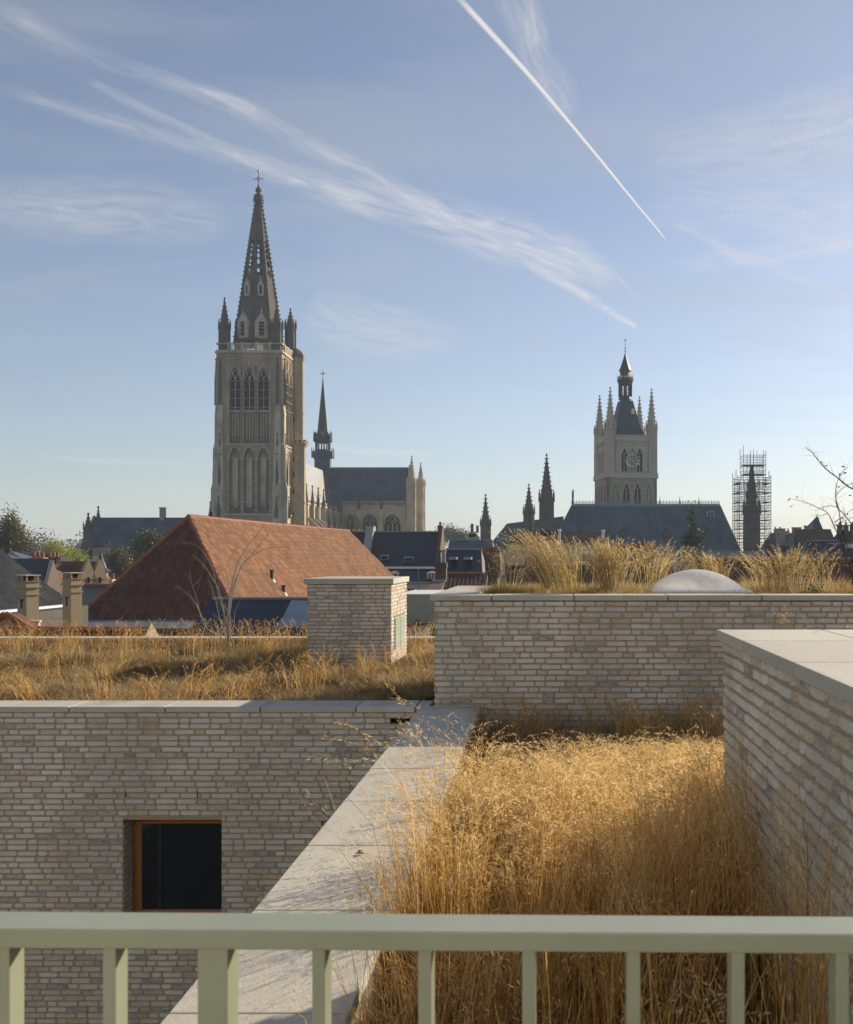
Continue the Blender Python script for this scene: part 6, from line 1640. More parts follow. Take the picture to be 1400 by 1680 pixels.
part(t, 'slate_valley', MB().add([(fx_(1283, -5), -5, fz_(895, -5)), (fx_(1305, 0), 0, fz_(868)), (fx_(1303, -6), -6, fz_(896, -6)), (fx_(1290, -5), -5, 5), (fx_(1305, -6), -6, 5)], [(0, 2, 1), (0, 3, 4, 2)]), 'slate')
t, fx_, fz_, h = hip_house('house', 'far slate roof with square chimneys just right of the scaffolded spire', 175, 1262, 1320, 875, 905, 2, 8, 9, 'render_grey', 'weathered_haze_slate')
pots(t, fx_(1276), 0, fz_(875), .6, .6, 2, 'rubble_masonry'); pots(t, fx_(1290), 0, fz_(875), .5, .3, 2, 'rubble_masonry')
t, fx_, fz_, h = hip_house('turret', 'pointed slate cone roof on the right skyline', 165, 1331, 1351, 846, 869, 10, 10, 5, 'render_grey', 'weathered_haze_slate', cat='turret')
part(t, 'finial', MB().tube((0, 0, fz_(847)), (0, 0, fz_(841)), .07, .02, 5), 'black_metal')
t, fx_, fz_, h = hip_house('house', 'house with a low dark slate roof in front of the cream gable', 100, 1318, 1380, 887, 925, 6, 2, 7, 'render_grey', 'slate')
t, fx_, fz_, h = hip_house('house', 'dark roofed house with round chimneys at the right edge', 140, 1370, 1450, 872, 915, 6, 2, 9, 'dark_far_brick', 'brown_roof')
for px_ in (1378, 1388, 1399): pots(t, fx_(px_), 0, fz_(872), .3, .8, 1, 'dark_far_brick', 'dark_pantile')
t = thing('brick_flue_stack', 'dark brick chimney stack directly right of the scaffold foot', 'chimney', (WX(1263, 110), 110, 0))
part(t, 'shaft', MB().box(-.45, .45, -.4, .4, 5, WZ(887, 110)).box(-.5, .5, -.45, .45, WZ(889, 110), WZ(886, 110)), 'dark_far_brick')
for x in (-.25, 0, .25): part(t, 'chimney_pot', MB().frus(x, 0, WZ(886, 110), WZ(884, 110), .09, .08, 8), 'dark_pantile')
t, fx_, fz_, h = hip_house('house', 'slate roofed house with a bright skylight at the right edge below the shrub', 90, 1352, 1450, 892, 940, 6, 2, 9, 'render_white', 'slate')
part(t, 'roof_light', MB().box(fx_(1393, -3), fx_(1402, -3), -3.3, -2, fz_(899, -3), fz_(893, -3)), 'white_paint')
t = thing('flat_roofed_annex', 'grey annex with a long pale parapet in front of the hall roof foot', 'building', (WX(1190, 150), 150, 0))
part(t, 'wall', MB().box(WX(1110, 150) - WX(1190, 150), WX(1262, 150) - WX(1190, 150), 0, 8, 0, WZ(905, 150)), 'render_grey')
part(t, 'parapet_rail', MB().box(WX(1110, 150) - WX(1190, 150), WX(1262, 150) - WX(1190, 150), -.1, 0, WZ(906, 150), WZ(904.4, 150)), 'zinc')

# ---- the scaffolded spire
D = 244
sf = thing('scaffolded_spire', 'corner spire of the hall wrapped in scaffolding lifts and netting', 'scaffolding', (WX(1238, D), D, 0))
sx_ = lambda px: WX(px, D) - WX(1238, D); sz_ = lambda py: WZ(py, D)
core = pinnacle_mb(0, 3.2, 0, sz_(842), sz_(775), 2.0, 8, 1.1, .4)
core.lathe(0, 3.2, [(1.1, sz_(820)), (1.6, sz_(812)), (1.0, sz_(800)), (1.25, sz_(796)), (.7, sz_(784)), (.6, sz_(770)), (.1, sz_(760))], 8)
part(sf, 'stone_spire', core, 'sooted_stone')
po = MB(); ld = MB(); bd_ = MB()
xs4 = [sx_(v) for v in (1210.5, 1221.5, 1233, 1244, 1255, 1265)]
ys4 = [0, 2.1, 4.3, 6.4]
rr_ = random.Random(8)
for i, x in enumerate(xs4):
    for j, y in enumerate(ys4):
        if 0 < i < 5 and 0 < j < 3: continue
        top = 783 if i in (0, 5) else 790
        po.tube((x, y, 0), (x, y, sz_(top - rr_.random() * 14)), .095, n=4)
for x, t_ in ((1221.5, 729), (1233, 738), (1238, 737), (1244, 738), (1254.5, 738), (1258.5, 738)):
    for y in (1.2, 5.2): po.tube((sx_(x), y, sz_(800)), (sx_(x), y, sz_(t_ + (0 if y < 2 else 4))), .07, n=4)
part(sf, 'standard', po, 'scaffold_steel')
lifts = [793, 808.5, 824, 838.5, 853.5, 868, 884, 899]
for py in lifts:
    m = MB(); m.box(xs4[0] - .1, xs4[-1] + .1, -.2, .9, sz_(py), sz_(py) + .14).box(xs4[0] - .1, xs4[-1] + .1, 5.5, 6.6, sz_(py), sz_(py) + .14).box(xs4[0] - .1, xs4[0] + 1, .9, 5.5, sz_(py), sz_(py) + .14).box(xs4[-1] - 1, xs4[-1] + .1, .9, 5.5, sz_(py), sz_(py) + .14)
    part(sf, 'scaffold_lift', m, 'scaffold_board')
for py, a, b in ((762.5, 1222, 1258), (778, 1222, 1259)):
    part(sf, 'scaffold_lift', MB().box(sx_(a), sx_(b), .9, 5.4, sz_(py), sz_(py) + .14), 'scaffold_board')
for py in lifts:
    for dz in (.75, 1.4): 
        for y in (-.05, 6.5): ld.tube((xs4[0], y, sz_(py) + dz), (xs4[-1], y, sz_(py) + dz), .085, n=4)
    for k in range(5):
        ld.tube((xs4[k], -.1, sz_(py)), (xs4[k + 1], -.1, sz_(py) - 2.0 * (1 if k % 2 else -1)), .04, n=4)
for py in (746, 750, 755, 759, 766, 771, 774):
    for y in (1.2, 5.2): ld.tube((sx_(1221), y, sz_(py)), (sx_(1258.5), y, sz_(py)), .06, n=4)
for x in (1222, 1258): 
    for k in range(5): ld.tube((sx_(x), 1.2, sz_(745 + 8 * k)), (sx_(x), 5.2, sz_(750 + 8 * k)), .05, n=4)
for k in range(6): ld.tube((sx_(1224 + 5 * k), 1.2, sz_(779)), (sx_(1230 + 5 * k), 1.2, sz_(763)), .05, n=4)
part(sf, 'ledgers_and_braces', ld, 'scaffold_steel')
nt_ = MB()
for i in range(19):
    x = xs4[0] + (xs4[-1] - xs4[0]) * i / 18; nt_.box(x - .02, x + .02, 6.68, 6.72, sz_(905), sz_(790))
for k in range(50):
    zz_ = sz_(905) + (sz_(790) - sz_(905)) * k / 49; nt_.box(xs4[0], xs4[-1], 6.68, 6.72, zz_ - .02, zz_ + .02)
part(sf, 'debris_net', nt_, 'net')
for k, py in enumerate(lifts[:-1]):
    a = part(sf, 'debris_sheet', MB().box(sx_(1226), sx_(1247), 5.1 + .01 * k, 5.14 + .01 * k, sz_(py + 15), sz_(py) - .2), 'net') if k > 3 else None

# ================================================================== GRASSES
g = np.random.default_rng(77)
def scatter(x0, x1, y0, y1, n, z): return np.stack([g.uniform(x0, x1, n), g.uniform(y0, y1, n), np.full(n, z)], 1)
def stuff(name, parts, material, label, cat):
    V, Q, r = join(parts); o = put(name, npmesh(name, V, Q, r), material, None)
    return tag(o, label, cat, kind='stuff')
ZS = EZ - 1.93
# ---- near bed
def near_h(y): return np.clip(np.interp(y, [2.0, 4.2, 6.5, 8.0, 8.6, 9.6, 10.8], [.80, .74, .53, .39, .30, .26, .34]), .2, 1.2)
c = scatter(XR + .04, XV - .05, 1.6, 8.9, 520, ZS)
hh = near_h(c[:, 1])
P1 = []
for lo, hi in ((1.5, 3.5), (3.5, 5.5), (5.5, 7.5), (7.5, 9.2)):
    s_ = c[(c[:, 1] >= lo) & (c[:, 1] < hi)]
    P1.append(tufts(s_, 62 if lo < 4 else 80, .07, near_h(np.array([(lo + hi) / 2]))[0] * .55, .3, .75, .0035, 3, seed=int(lo * 10)))
V, Q, r = join(P1)
tag(put('grass_leaves', npmesh('grass_leaves', V, Q, r * .75), 'orange_grass'), 'orange-brown basal leaves filling the near planting bed under the feathery stems', 'grass', kind='stuff')
# stems grow in bunches
nb = 700
bc = np.concatenate([scatter(XR + .03, XV - .04, 1.9, 9.0, nb, ZS), scatter(XV - .04, 1.75, 5.95, 8.9, 190, ZS)]); nb = len(bc)
pn = np.sin(bc[:, 0] * 5.1 + 1.3 * np.sin(bc[:, 1] * 2.2)) + np.sin(bc[:, 1] * 3.7 - bc[:, 0] * 2.3) + g.normal(0, .5, nb)
bc = bc[(pn > -.75) | (bc[:, 0] > .8)]; bc = bc[bc[:, 1] < 8.75]
N = 12500
wk = np.interp(bc[:, 1], [1.9, 3.2, 4.6, 9], [.35, .5, 1, 1]) * np.interp(bc[:, 0], [-.7, .2, 1], [.8, 1, 1.25]); k = g.choice(len(bc), N, p=wk / wk.sum()); base = bc[k].copy()
base[:, :2] += g.normal(0, .045, (N, 2)); base[:, 0] = np.clip(base[:, 0], XR + .015, np.where(base[:, 1] < 5.9, XV - .02, 1.8))
H = near_h(base[:, 1]) * g.normal(1, .15, N).clip(.5, 1.35) * (.58 + .66 * g.random(len(bc)))[k] * np.interp(base[:, 1], [3, 6], [1, 0]) .__mul__(np.interp(base[:, 0], [-.7, .1, 1], [-.38, -.12, .22])).__add__(1)
bl = g.normal(0, .07, (len(bc), 2))
lean = bl[k] + g.normal(0, .065, (N, 2))
edge = (base[:, 0] < XR + .16); lean[edge, 0] = g.normal(-.04, .06, edge.sum()); H[edge] *= np.where(g.random(edge.sum()) < .4, 1.45, 1.0)
out_ = edge & (g.random(N) < np.interp(base[:, 1], [3, 5, 8], [.15, .34, .42])); lean[out_, 0] = -np.abs(g.normal(.26, .20, out_.sum())); H[out_] *= 1.05
lean[:, 0] = np.clip(lean[:, 0], np.where(base[:, 1] < 4.6, -.15, -.50), .4); toR = (base[:, 0] > XV - .25) & (base[:, 1] < 6.1); lean[toR, 0] = -np.abs(lean[toR, 0]) * .3 + .0
far = (base[:, 1] > 4.9)
S1, H1_ = stems(base[far], H[far], lean[far], width=.0030, nsp=24, head=.15, slen=.026, swid=.0040, seed=5, nod=.8, headspread=.005)
nf = np.where(~far)[0]; hd = nf[g.random(len(nf)) < np.interp(base[nf, 0], [-.6, .4, .8], [.5, .4, .9])]; nh_ = np.setdiff1d(nf, hd)
S2, H2_ = stems(base[hd], H[hd], lean[hd], width=.0036, nsp=16, head=.19, slen=.026, swid=.0022, seed=6, nod=.5, headspread=.010)
S3, H3_ = stems(base[nh_], H[nh_] * .95, lean[nh_] * 1.2, width=.0042, nsp=2, head=.10, slen=.02, swid=.002, seed=16, nod=.2, headspread=.004)
V, Q, r = join([S1, S2, S3]); tag(put('grass_stems', npmesh('grass_stems', V, Q, r), 'gold_grass'), 'thin golden stems standing in the near planting bed', 'grass', kind='stuff')
V, Q, r = join([H1_, H2_]); tag(put('grass_seed_heads', npmesh('grass_seed_heads', V, Q, r), 'seed_head'), 'pale feathery seed heads nodding over the near planting bed', 'grass', kind='stuff')
# darker, shorter grasses against the wall at the back of the bed
c = scatter(XR + .1, 3.2, 9.5, YM - .1, 150, ZS)
stuff('back_grass', [tufts(c, 80, .09, .40, .4, .55, .006, 3, seed=40)], 'dry_grass', 'shaded dry grass at the foot of the middle brick wall', 'grass')
cb = np.array([[-.55, 9.8], [-.2, 9.75], [.0, 9.9], [.45, 9.8], [.75, 9.6], [1.35, 9.7], [1.6, 9.9], [1.75, 9.5], [1.0, 9.2], [.9, 9.4], [1.5, 9.1]])
kk = g.integers(0, len(cb), 480); b_ = np.concatenate([cb[kk] + g.normal(0, .06, (480, 2)), np.full((480, 1), ZS)], 1)
S_, H_ = stems(b_, g.uniform(.38, .62, 480), g.normal(0, .12, (480, 2)), width=.005, nsp=9, head=.11, slen=.035, swid=.006, seed=41, nod=.25, headspread=.006)
stuff('back_stems', [S_, H_], 'gold_grass', 'upright straw-coloured stems in front of the middle brick wall', 'grass')
struct('back_bed_soil', MB().box(XV, 4.0, 5.8, YM, EZ - 2.1, EZ - 1.932), 'soil')
c = scatter(XV + .1, 3.9, 5.9, 9.5, 160, ZS)
stuff('side_grass', [tufts(c, 60, .09, .34, .4, .6, .006, 3, seed=43)], 'dry_grass', 'dry grass behind the right-hand brick block', 'grass')

# ---- left roof garden: hummocks of dry grass
ZL = EZ - 1.80
def left_centres(n):
    y = 11.4 + 8.5 * g.random(n) ** .9; x0 = np.maximum(-12.4, WX(-60, y)); x = x0 + (-1.35 - x0) * g.random(n)
    keep = ~((x > WX(496, YC)) & (x < WX(648, YC) + .1) & (y > YC - .12) & (y < YC + 2.1))
    return np.stack([x, y, np.full(n, ZL)], 1)[keep]
c = left_centres(960)
from_noise = np.sin(c[:, 0] * 1.3 + 2 * np.sin(c[:, 1] * .9)) * .5 + .5
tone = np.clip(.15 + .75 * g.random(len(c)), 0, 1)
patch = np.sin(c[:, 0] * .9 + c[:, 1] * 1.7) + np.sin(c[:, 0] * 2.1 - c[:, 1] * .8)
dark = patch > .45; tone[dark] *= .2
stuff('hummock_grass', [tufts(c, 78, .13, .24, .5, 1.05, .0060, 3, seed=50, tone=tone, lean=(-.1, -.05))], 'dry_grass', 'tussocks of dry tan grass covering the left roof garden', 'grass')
c = left_centres(700)
stuff('low_sedum', [tufts(c, 26, .18, .10, .4, .8, .010, 2, seed=51)], 'sedum', 'low dark sedum and leaf litter between the tussocks', 'ground cover')
cl = left_centres(95)
kk = g.integers(0, len(cl), 1700); b_ = cl[kk].copy(); b_[:, :2] += g.normal(0, .09, (1700, 2))
bl = g.normal(0, .10, (len(cl), 2))
S_, H_ = stems(b_, g.uniform(.22, .50, 1700), bl[kk] + g.normal(0, .07, (1700, 2)), width=.0055, nsp=8, head=.11, slen=.030, swid=.006, seed=52, nod=.3, headspread=.006)
stuff('roof_garden_stems', [S_, H_], 'gold_grass', 'golden flowering stems scattered over the left roof garden', 'grass')
yb = 19.0 + g.random(900) * .9; xb_ = WX(-20, yb) + g.random(900) * (WX(712, yb) - WX(-20, yb))
S_, H_ = stems(np.stack([xb_, yb, np.full(900, ZL)], 1), g.uniform(.25, .62, 900), g.normal(0, .12, (900, 2)), width=.007, nsp=7, head=.12, slen=.035, swid=.008, seed=53, nod=.3, headspread=.006)
stuff('kerb_stems', [S_, H_], 'gold_grass', 'taller straw stems in front of the far kerb', 'grass')

# ---- penthouse roof planting: each big tuft is a thing of its own
ZP = ZH - .09
def roof_tuft(px, D, ptop, label, nst=90, spr=.10, lean=(0, 0), nbl=200, hb_=.22, sp=.8, nod=.15, material='roof_grass'):
    t = thing('feather_grass', label, 'grass tuft', (WX(px, D), D, ZP), group='feather grass tufts on the penthouse roof')
    nst = int(nst * 1.6); base = np.zeros((nst, 3)); base[:, :2] = np.random.default_rng(int(px)).normal(0, spr * .45, (nst, 2))
    q = np.random.default_rng(int(px) + 1)
    Ht = (WZ(ptop, D) - ZP)
    Hs = Ht * q.uniform(.6, 1.02, nst)
    ln = np.stack([lean[0] * Hs + base[:, 0] * 1.3 + q.normal(0, .05, nst) * Ht * 1.4, lean[1] * Hs + q.normal(0, .05, nst)], 1)
    S_, H_ = stems(base, Hs, ln, width=.0052, nsp=10, head=.15 * Ht / .6, slen=.045, swid=.006, seed=int(px), nod=nod, headspread=.005)
    V, Q, r = join([S_, H_]); put('flower_stems', npmesh('flower_stems', V, Q, r), 'roof_grass', t, kind='stuff')
    V, Q, r = tufts(np.zeros((1, 3)), nbl, spr * 1.4, hb_, 0, sp, .0045, 3, lean=(lean[0] * .4, 0), seed=int(px) + 3)
    put('leaves', npmesh('leaves', V, Q, r), material, t, kind='stuff')
for a in ((822, 11.75, 893, 'wispy short tuft at the left end of the planted penthouse roof', 22, .09, (-.05, 0), 620, .36, 1.5, .5),
          (847, 12.3, 899, 'low rounded golden tuft second from the left on the penthouse roof', 18, .14, (.3, 0), 520, .27, 1.0, .6),
          (908, 12.2, 868, 'tall feather grass tuft leaning far to the left', 110, .18, (-.42, 0), 260, .25, .8, .1),
          (938, 12.5, 880, 'dense upright feather grass between the leaning tuft and the bright one', 85, .20, (-.25, 0), 260, .25, .8, .1),
          (963, 11.9, 905, 'low arching golden tuft at the middle of the roof edge', 14, .12, (0, 0), 380, .28, 1.1, .5),
          (1000, 12.0, 882, 'brightest dense sheaf of feather grass on the penthouse roof', 150, .13, (-.1, 0), 250, .25, .7, .1),
          (1026, 12.6, 888, 'ochre feather grass with arching tips right of the bright sheaf', 46, .2, (.22, 0), 260, .24, .8, .55),
          (1068, 12.3, 886, 'slender upright feather grass left of the skylight dome', 42, .13, (.05, 0), 200, .22, .8, .12),
          (1092, 12.9, 897, 'loose feather grass leaning right behind the dome', 24, .15, (.28, 0), 200, .2, .8, .12),
          (1176, 12.8, 905, 'upright feather grass directly behind the right side of the dome', 60, .16, (-.08, 0), 200, .2, .8, .12),
          (1262, 12.4, 905, 'golden feather grass right of the dome, spreading fan', 60, .22, (-.1, 0), 300, .28, .9, .2),
          (1302, 12.6, 893, 'tall feather grass below the right skyline houses', 80, .22, (.06, 0), 300, .28, .9, .15),
          (1345, 12.9, 900, 'thin leaning grass stems near the right shrub', 24, .2, (-.15, 0), 240, .25, .9, .3)):
    roof_tuft(*a)
c = np.concatenate([scatter(WX(800, 11.4), WX(1062, 12.4), 11.45, 14.2, 420, ZP), scatter(WX(1228, 12.4), 4.6, 11.5, 14.2, 520, ZP), scatter(WX(1062, 12.4), WX(1228, 12.4), 12.9, 14.2, 120, ZP), scatter(WX(1075, 11.5), WX(1215, 11.5), 11.42, 11.6, 26, ZP - .1)])
tone = g.random(len(c)) * np.interp(c[:, 0], [1.5, 3.0], [1, .75])
stuff('roof_edge_grass', [tufts(c, 62, .09, .19, .45, .9, .0045, 3, seed=60, tone=tone)], 'roof_grass', 'low golden and green grass along the penthouse roof edge', 'grass')
c = scatter(WX(1240, 12.4), 4.4, 11.5, 13.6, 220, ZP)
stuff('brown_stalks', [tufts(c, 26, .10, .32, .4, .35, .005, 3, seed=61)], 'dry_grass', 'brown dried flower stalks on the right part of the penthouse roof', 'plants')
pl = put('silver_shrub', crown_mesh('silver_shrub', [(0, 0, .07, .17, .12, .07), (.15, 0, .05, .1, .1, .06)], 700, .03, 62), 'crown_fir', None, loc=(WX(1330, 11.7), 11.7, ZP))
tag(pl, 'small grey-green shrub at the right edge of the penthouse planting', 'shrub')
# a few stray stems on the near right slab edge and beyond
b_ = np.stack([g.uniform(1.55, 2.0, 14), g.uniform(5.9, 6.3, 14), np.full(14, EZ - .95)], 1)
S_, H_ = stems(b_, g.uniform(.45, .68, 14), g.normal(-.12, .16, (14, 2)), width=.003, nsp=14, head=.10, slen=.03, swid=.004, seed=70, nod=.6)
stuff('stray_stems', [S_, H_], 'gold_grass', 'a few bent grass stems showing above the right-hand slabs', 'grass')

# ================================================================== BARE SHRUBS
def shrub(name, label, loc, mains, material, twig=.5, r0=.012, seed=1, leaves=0, leafmat='autumn_leaf', leafsize=.03, cat='shrub'):
    """mains: lists of 3-d points (relative) with a start radius"""
    t = thing(name, label, cat, loc); rr = random.Random(seed); lv = []
    mains = [(p_, r_ * (.8 if 'pale' in material else .8)) for p_, r_ in mains]
    for pts, ra in mains:
        mb = MB(); pts = [Vector(p) for p in pts]
        sm = []
        for i in range(len(pts) - 1):
            p0 = pts[max(0, i - 1)]; p1 = pts[i]; p2 = pts[i + 1]; p3 = pts[min(len(pts) - 1, i + 2)]
            for k in range(5):
                u = k / 5; sm.append(.5 * ((2 * p1) + (p2 - p0) * u + (2 * p0 - 5 * p1 + 4 * p2 - p3) * u * u + (3 * p1 - p0 - 3 * p2 + p3) * u ** 3))
        sm.append(pts[-1]); n = len(sm)
        for i in range(n - 1):
            a, b = ra * (1 - .8 * i / n), ra * (1 - .8 * (i + 1) / n)
            mb.tube(sm[i], sm[i + 1], a, b, 5)
            if i > 1 and rr.random() < .62 * twig * 2:
                d = (sm[i + 1] - sm[i]).normalized(); s = Vector((rr.uniform(-1, 1), rr.uniform(-.5, .5), rr.uniform(-.6, 1))); v = (d * .7 + s * .8).normalized()
                L = rr.uniform(.06, .28) * twig * 1.6; q = sm[i]; rad_ = a * .4
                for j in range(3):
                    e = q + v * L / 3; mb.tube(q, e, rad_, rad_ * .7, 4); rad_ *= .7; q = e; v = (v + Vector((rr.uniform(-.35, .35), rr.uniform(-.3, .3), rr.uniform(-.2, .4)))).normalized()
                    if rr.random() < .4:
                        mb.tube(q, q + Vector((rr.uniform(-1, 1), rr.uniform(-1, 1), rr.uniform(-.3, 1))) * .03, rad_, rad_ * .4, 3)
                lv.append(q)
            if rr.random() < .5: mb.tube(sm[i], sm[i] + Vector((rr.uniform(-1, 1), 0, rr.uniform(-1, 1))) * .018, a * .5, a * .2, 3)
        part(t, 'branch', mb, material)
    if leaves:
        for k in range(min(leaves, len(lv))):
            q = rr.choice(lv); s = leafsize * rr.uniform(.7, 1.3); a = Vector((rr.uniform(-1, 1), rr.uniform(-.5, .5), rr.uniform(-1, .2))).normalized(); b = a.orthogonal().normalized()
            me = MB().add([q, q + a * s * .5 + b * s * .28, q + a * s, q + a * s * .5 - b * s * .28], [(0, 1, 2, 3)]).mesh('leaf')
            put('leaf', me, leafmat, t)
    return t
# left shrub on the roof garden
Dx = 18.6; ox_, oz_ = WX(374, Dx), EZ - 1.8
def L3(px, py, d=0): return (WX(px, Dx + d) - ox_, d, WZ(py, Dx + d) - oz_)
sh = [([L3(375, 1057), L3(373, 1035), L3(374, 1010), L3(376, 985), L3(383, 950), L3(390, 925), L3(403, 900), L3(420, 880), L3(433, 862)], .022),
      ([L3(375, 1057), L3(377, 1020), L3(378, 985, .1), L3(385, 955, .1), L3(400, 925, .2), L3(417, 905, .2), L3(435, 882, .2), L3(444, 868, .2)], .018),
      ([L3(378, 1000, .1), L3(384, 965, .1), L3(396, 930, .1), L3(415, 912, .1), L3(435, 901, 0), L3(455, 898, 0), L3(475, 899, 0)], .013),
      ([L3(374, 1040), L3(368, 1010, -.1), L3(366, 990, -.1), L3(358, 965, -.1), L3(346, 945, -.1), L3(335, 928, -.1), L3(316, 910, -.1)], .015),
      ([L3(374, 1030), L3(366, 1000, -.2), L3(355, 960, -.2), L3(350, 935, -.2), L3(340, 915, -.2), L3(322, 895, -.2), L3(297, 889, -.2)], .012),
      ([L3(372, 1050), L3(362, 1020, .1), L3(354, 985, .1), L3(347, 962, .1), L3(342, 950, .1)], .011),
      ([L3(376, 1052), L3(384, 1025, .1), L3(386, 1003, .1), L3(396, 982, .1)], .010),
      ([L3(376, 990), L3(376, 960, .2), L3(372, 930, .2), L3(388, 900, .2), L3(402, 870, .2)], .010),
      ([L3(374, 1056), L3(355, 1040), L3(338, 1030, -.1), L3(330, 1012, -.1), L3(322, 980, -.1), L3(314, 955, -.1), L3(312, 940, -.1)], .012),
      ([L3(340, 1032, -.1), L3(331, 1010), L3(318, 985), L3(303, 970), L3(288, 962)], .009),
      ([L3(318, 960, -.1), L3(324, 956, -.1), L3(331, 950, -.1)], .006)]
shrub('bare_shrub', 'bare pale-twigged shrub growing on the left roof garden', (ox_, Dx, oz_), sh, 'pale_bark', .55, seed=4, leaves=6)
# right shrub against the sky
Dx = 12.9; ox_, oz_ = WX(1392, Dx), ZP
def L3(px, py, d=0): return (WX(px, Dx + d) - ox_, d, WZ(py, Dx + d) - oz_)
sh = [([L3(1398, 972), L3(1398, 945), L3(1388, 915), L3(1378, 885), L3(1368, 862), L3(1358, 842), L3(1340, 832), L3(1322, 824), L3(1301, 819)], .013),
      ([L3(1408, 972), L3(1402, 930, .1), L3(1388, 890, .1), L3(1380, 860, .1), L3(1376, 835, .1), L3(1371, 815, .1), L3(1373, 795, .1), L3(1380, 777, .1), L3(1392, 766, .1)], .012),
      ([L3(1440, 972), L3(1432, 880, .1), L3(1412, 815, .1), L3(1390, 797, .1), L3(1372, 782, .1), L3(1356, 770, .1), L3(1342, 754, .1), L3(1332, 742, .1), L3(1321, 733, .1)], .016),
      ([L3(1420, 960), L3(1404, 880, .2), L3(1398, 862, .2), L3(1386, 845, .2), L3(1374, 832, .2), L3(1372, 815, .2), L3(1380, 803, .2), L3(1398, 793, .2), L3(1412, 788, .2)], .010),
      ([L3(1405, 960), L3(1386, 925, .1), L3(1383, 895, .1), L3(1382, 868, .1)], .008),
      ([L3(1374, 832, .1), L3(1362, 830, .1), L3(1350, 832, .1), L3(1338, 838, .1)], .006),
      ([L3(1368, 857, .1), L3(1380, 850, .1), L3(1395, 838, .1), L3(1408, 828, .1)], .007),
      ([L3(1370, 862, .1), L3(1388, 854, .1), L3(1406, 846, .1)], .006),
      ([L3(1357, 843, .1), L3(1345, 846, .1), L3(1331, 845, .1)], .005),
      ([L3(1410, 966), L3(1390, 928, .1), L3(1368, 916, .1), L3(1348, 899, .1), L3(1326, 884, .1)], .008)]
shrub('bare_shrub', 'spiny bare shrub with a few yellow leaves against the sky at the right edge', (ox_, Dx, oz_), sh, 'bark', .55, seed=14, leaves=26, leafsize=.05)

# ================================================================== CONTRAILS
def cloud_mat(name, dens, nscale, lo, hi, sharp=1.0):
    m = bpy.data.materials.new(name); m.use_nodes = True; nt = m.node_tree; nd = nt.nodes; lk = nt.links
    nd.remove(nd['Principled BSDF']); out = nd['Material Output']
    tr = nd.new('ShaderNodeBsdfTransparent'); df = nd.new('ShaderNodeBsdfDiffuse'); tl = nd.new('ShaderNodeBsdfTranslucent'); ad = nd.new('ShaderNodeMixShader')
    df.inputs['Color'].default_value = (.92, .93, .95, 1); tl.inputs['Color'].default_value = (.92, .93, .95, 1); ad.inputs[0].default_value = .9
    lk.new(df.outputs[0], ad.inputs[1]); lk.new(tl.outputs[0], ad.inputs[2])
    at = nd.new('ShaderNodeAttribute'); at.attribute_name = 'cover'
    g_ = nd.new('ShaderNodeAttribute'); g_.attribute_name = 'flow'
    n = nd.new('ShaderNodeTexNoise'); n.inputs['Scale'].default_value = nscale; n.inputs['Detail'].default_value = 6; n.inputs['Roughness'].default_value = .52; n.inputs['Distortion'].default_value = .7
    lk.new(g_.outputs['Vector'], n.inputs['Vector'])
    r = nd.new('ShaderNodeMapRange'); r.inputs['From Min'].default_value = lo; r.inputs['From Max'].default_value = hi; lk.new(n.outputs['Fac'], r.inputs['Value'])
    mu = nd.new('ShaderNodeMath'); mu.operation = 'MULTIPLY'; lk.new(r.outputs[0], mu.inputs[0]); lk.new(at.outputs['Fac'], mu.inputs[1])
    mu2 = nd.new('ShaderNodeMath'); mu2.operation = 'MULTIPLY'; mu2.inputs[1].default_value = dens; lk.new(mu.outputs[0], mu2.inputs[0])
    mxs = nd.new('ShaderNodeMixShader'); lk.new(mu2.outputs[0], mxs.inputs[0]); lk.new(tr.outputs[0], mxs.inputs[1]); lk.new(ad.outputs[0], mxs.inputs[2]); lk.new(mxs.outputs[0], out.inputs['Surface'])
    MATS[name] = m
cloud_mat('trail_fresh', 1.0, 4.0, .05, .45)
cloud_mat('trail_old', .36, 2.0, .28, .75)
ALT = 3000.0
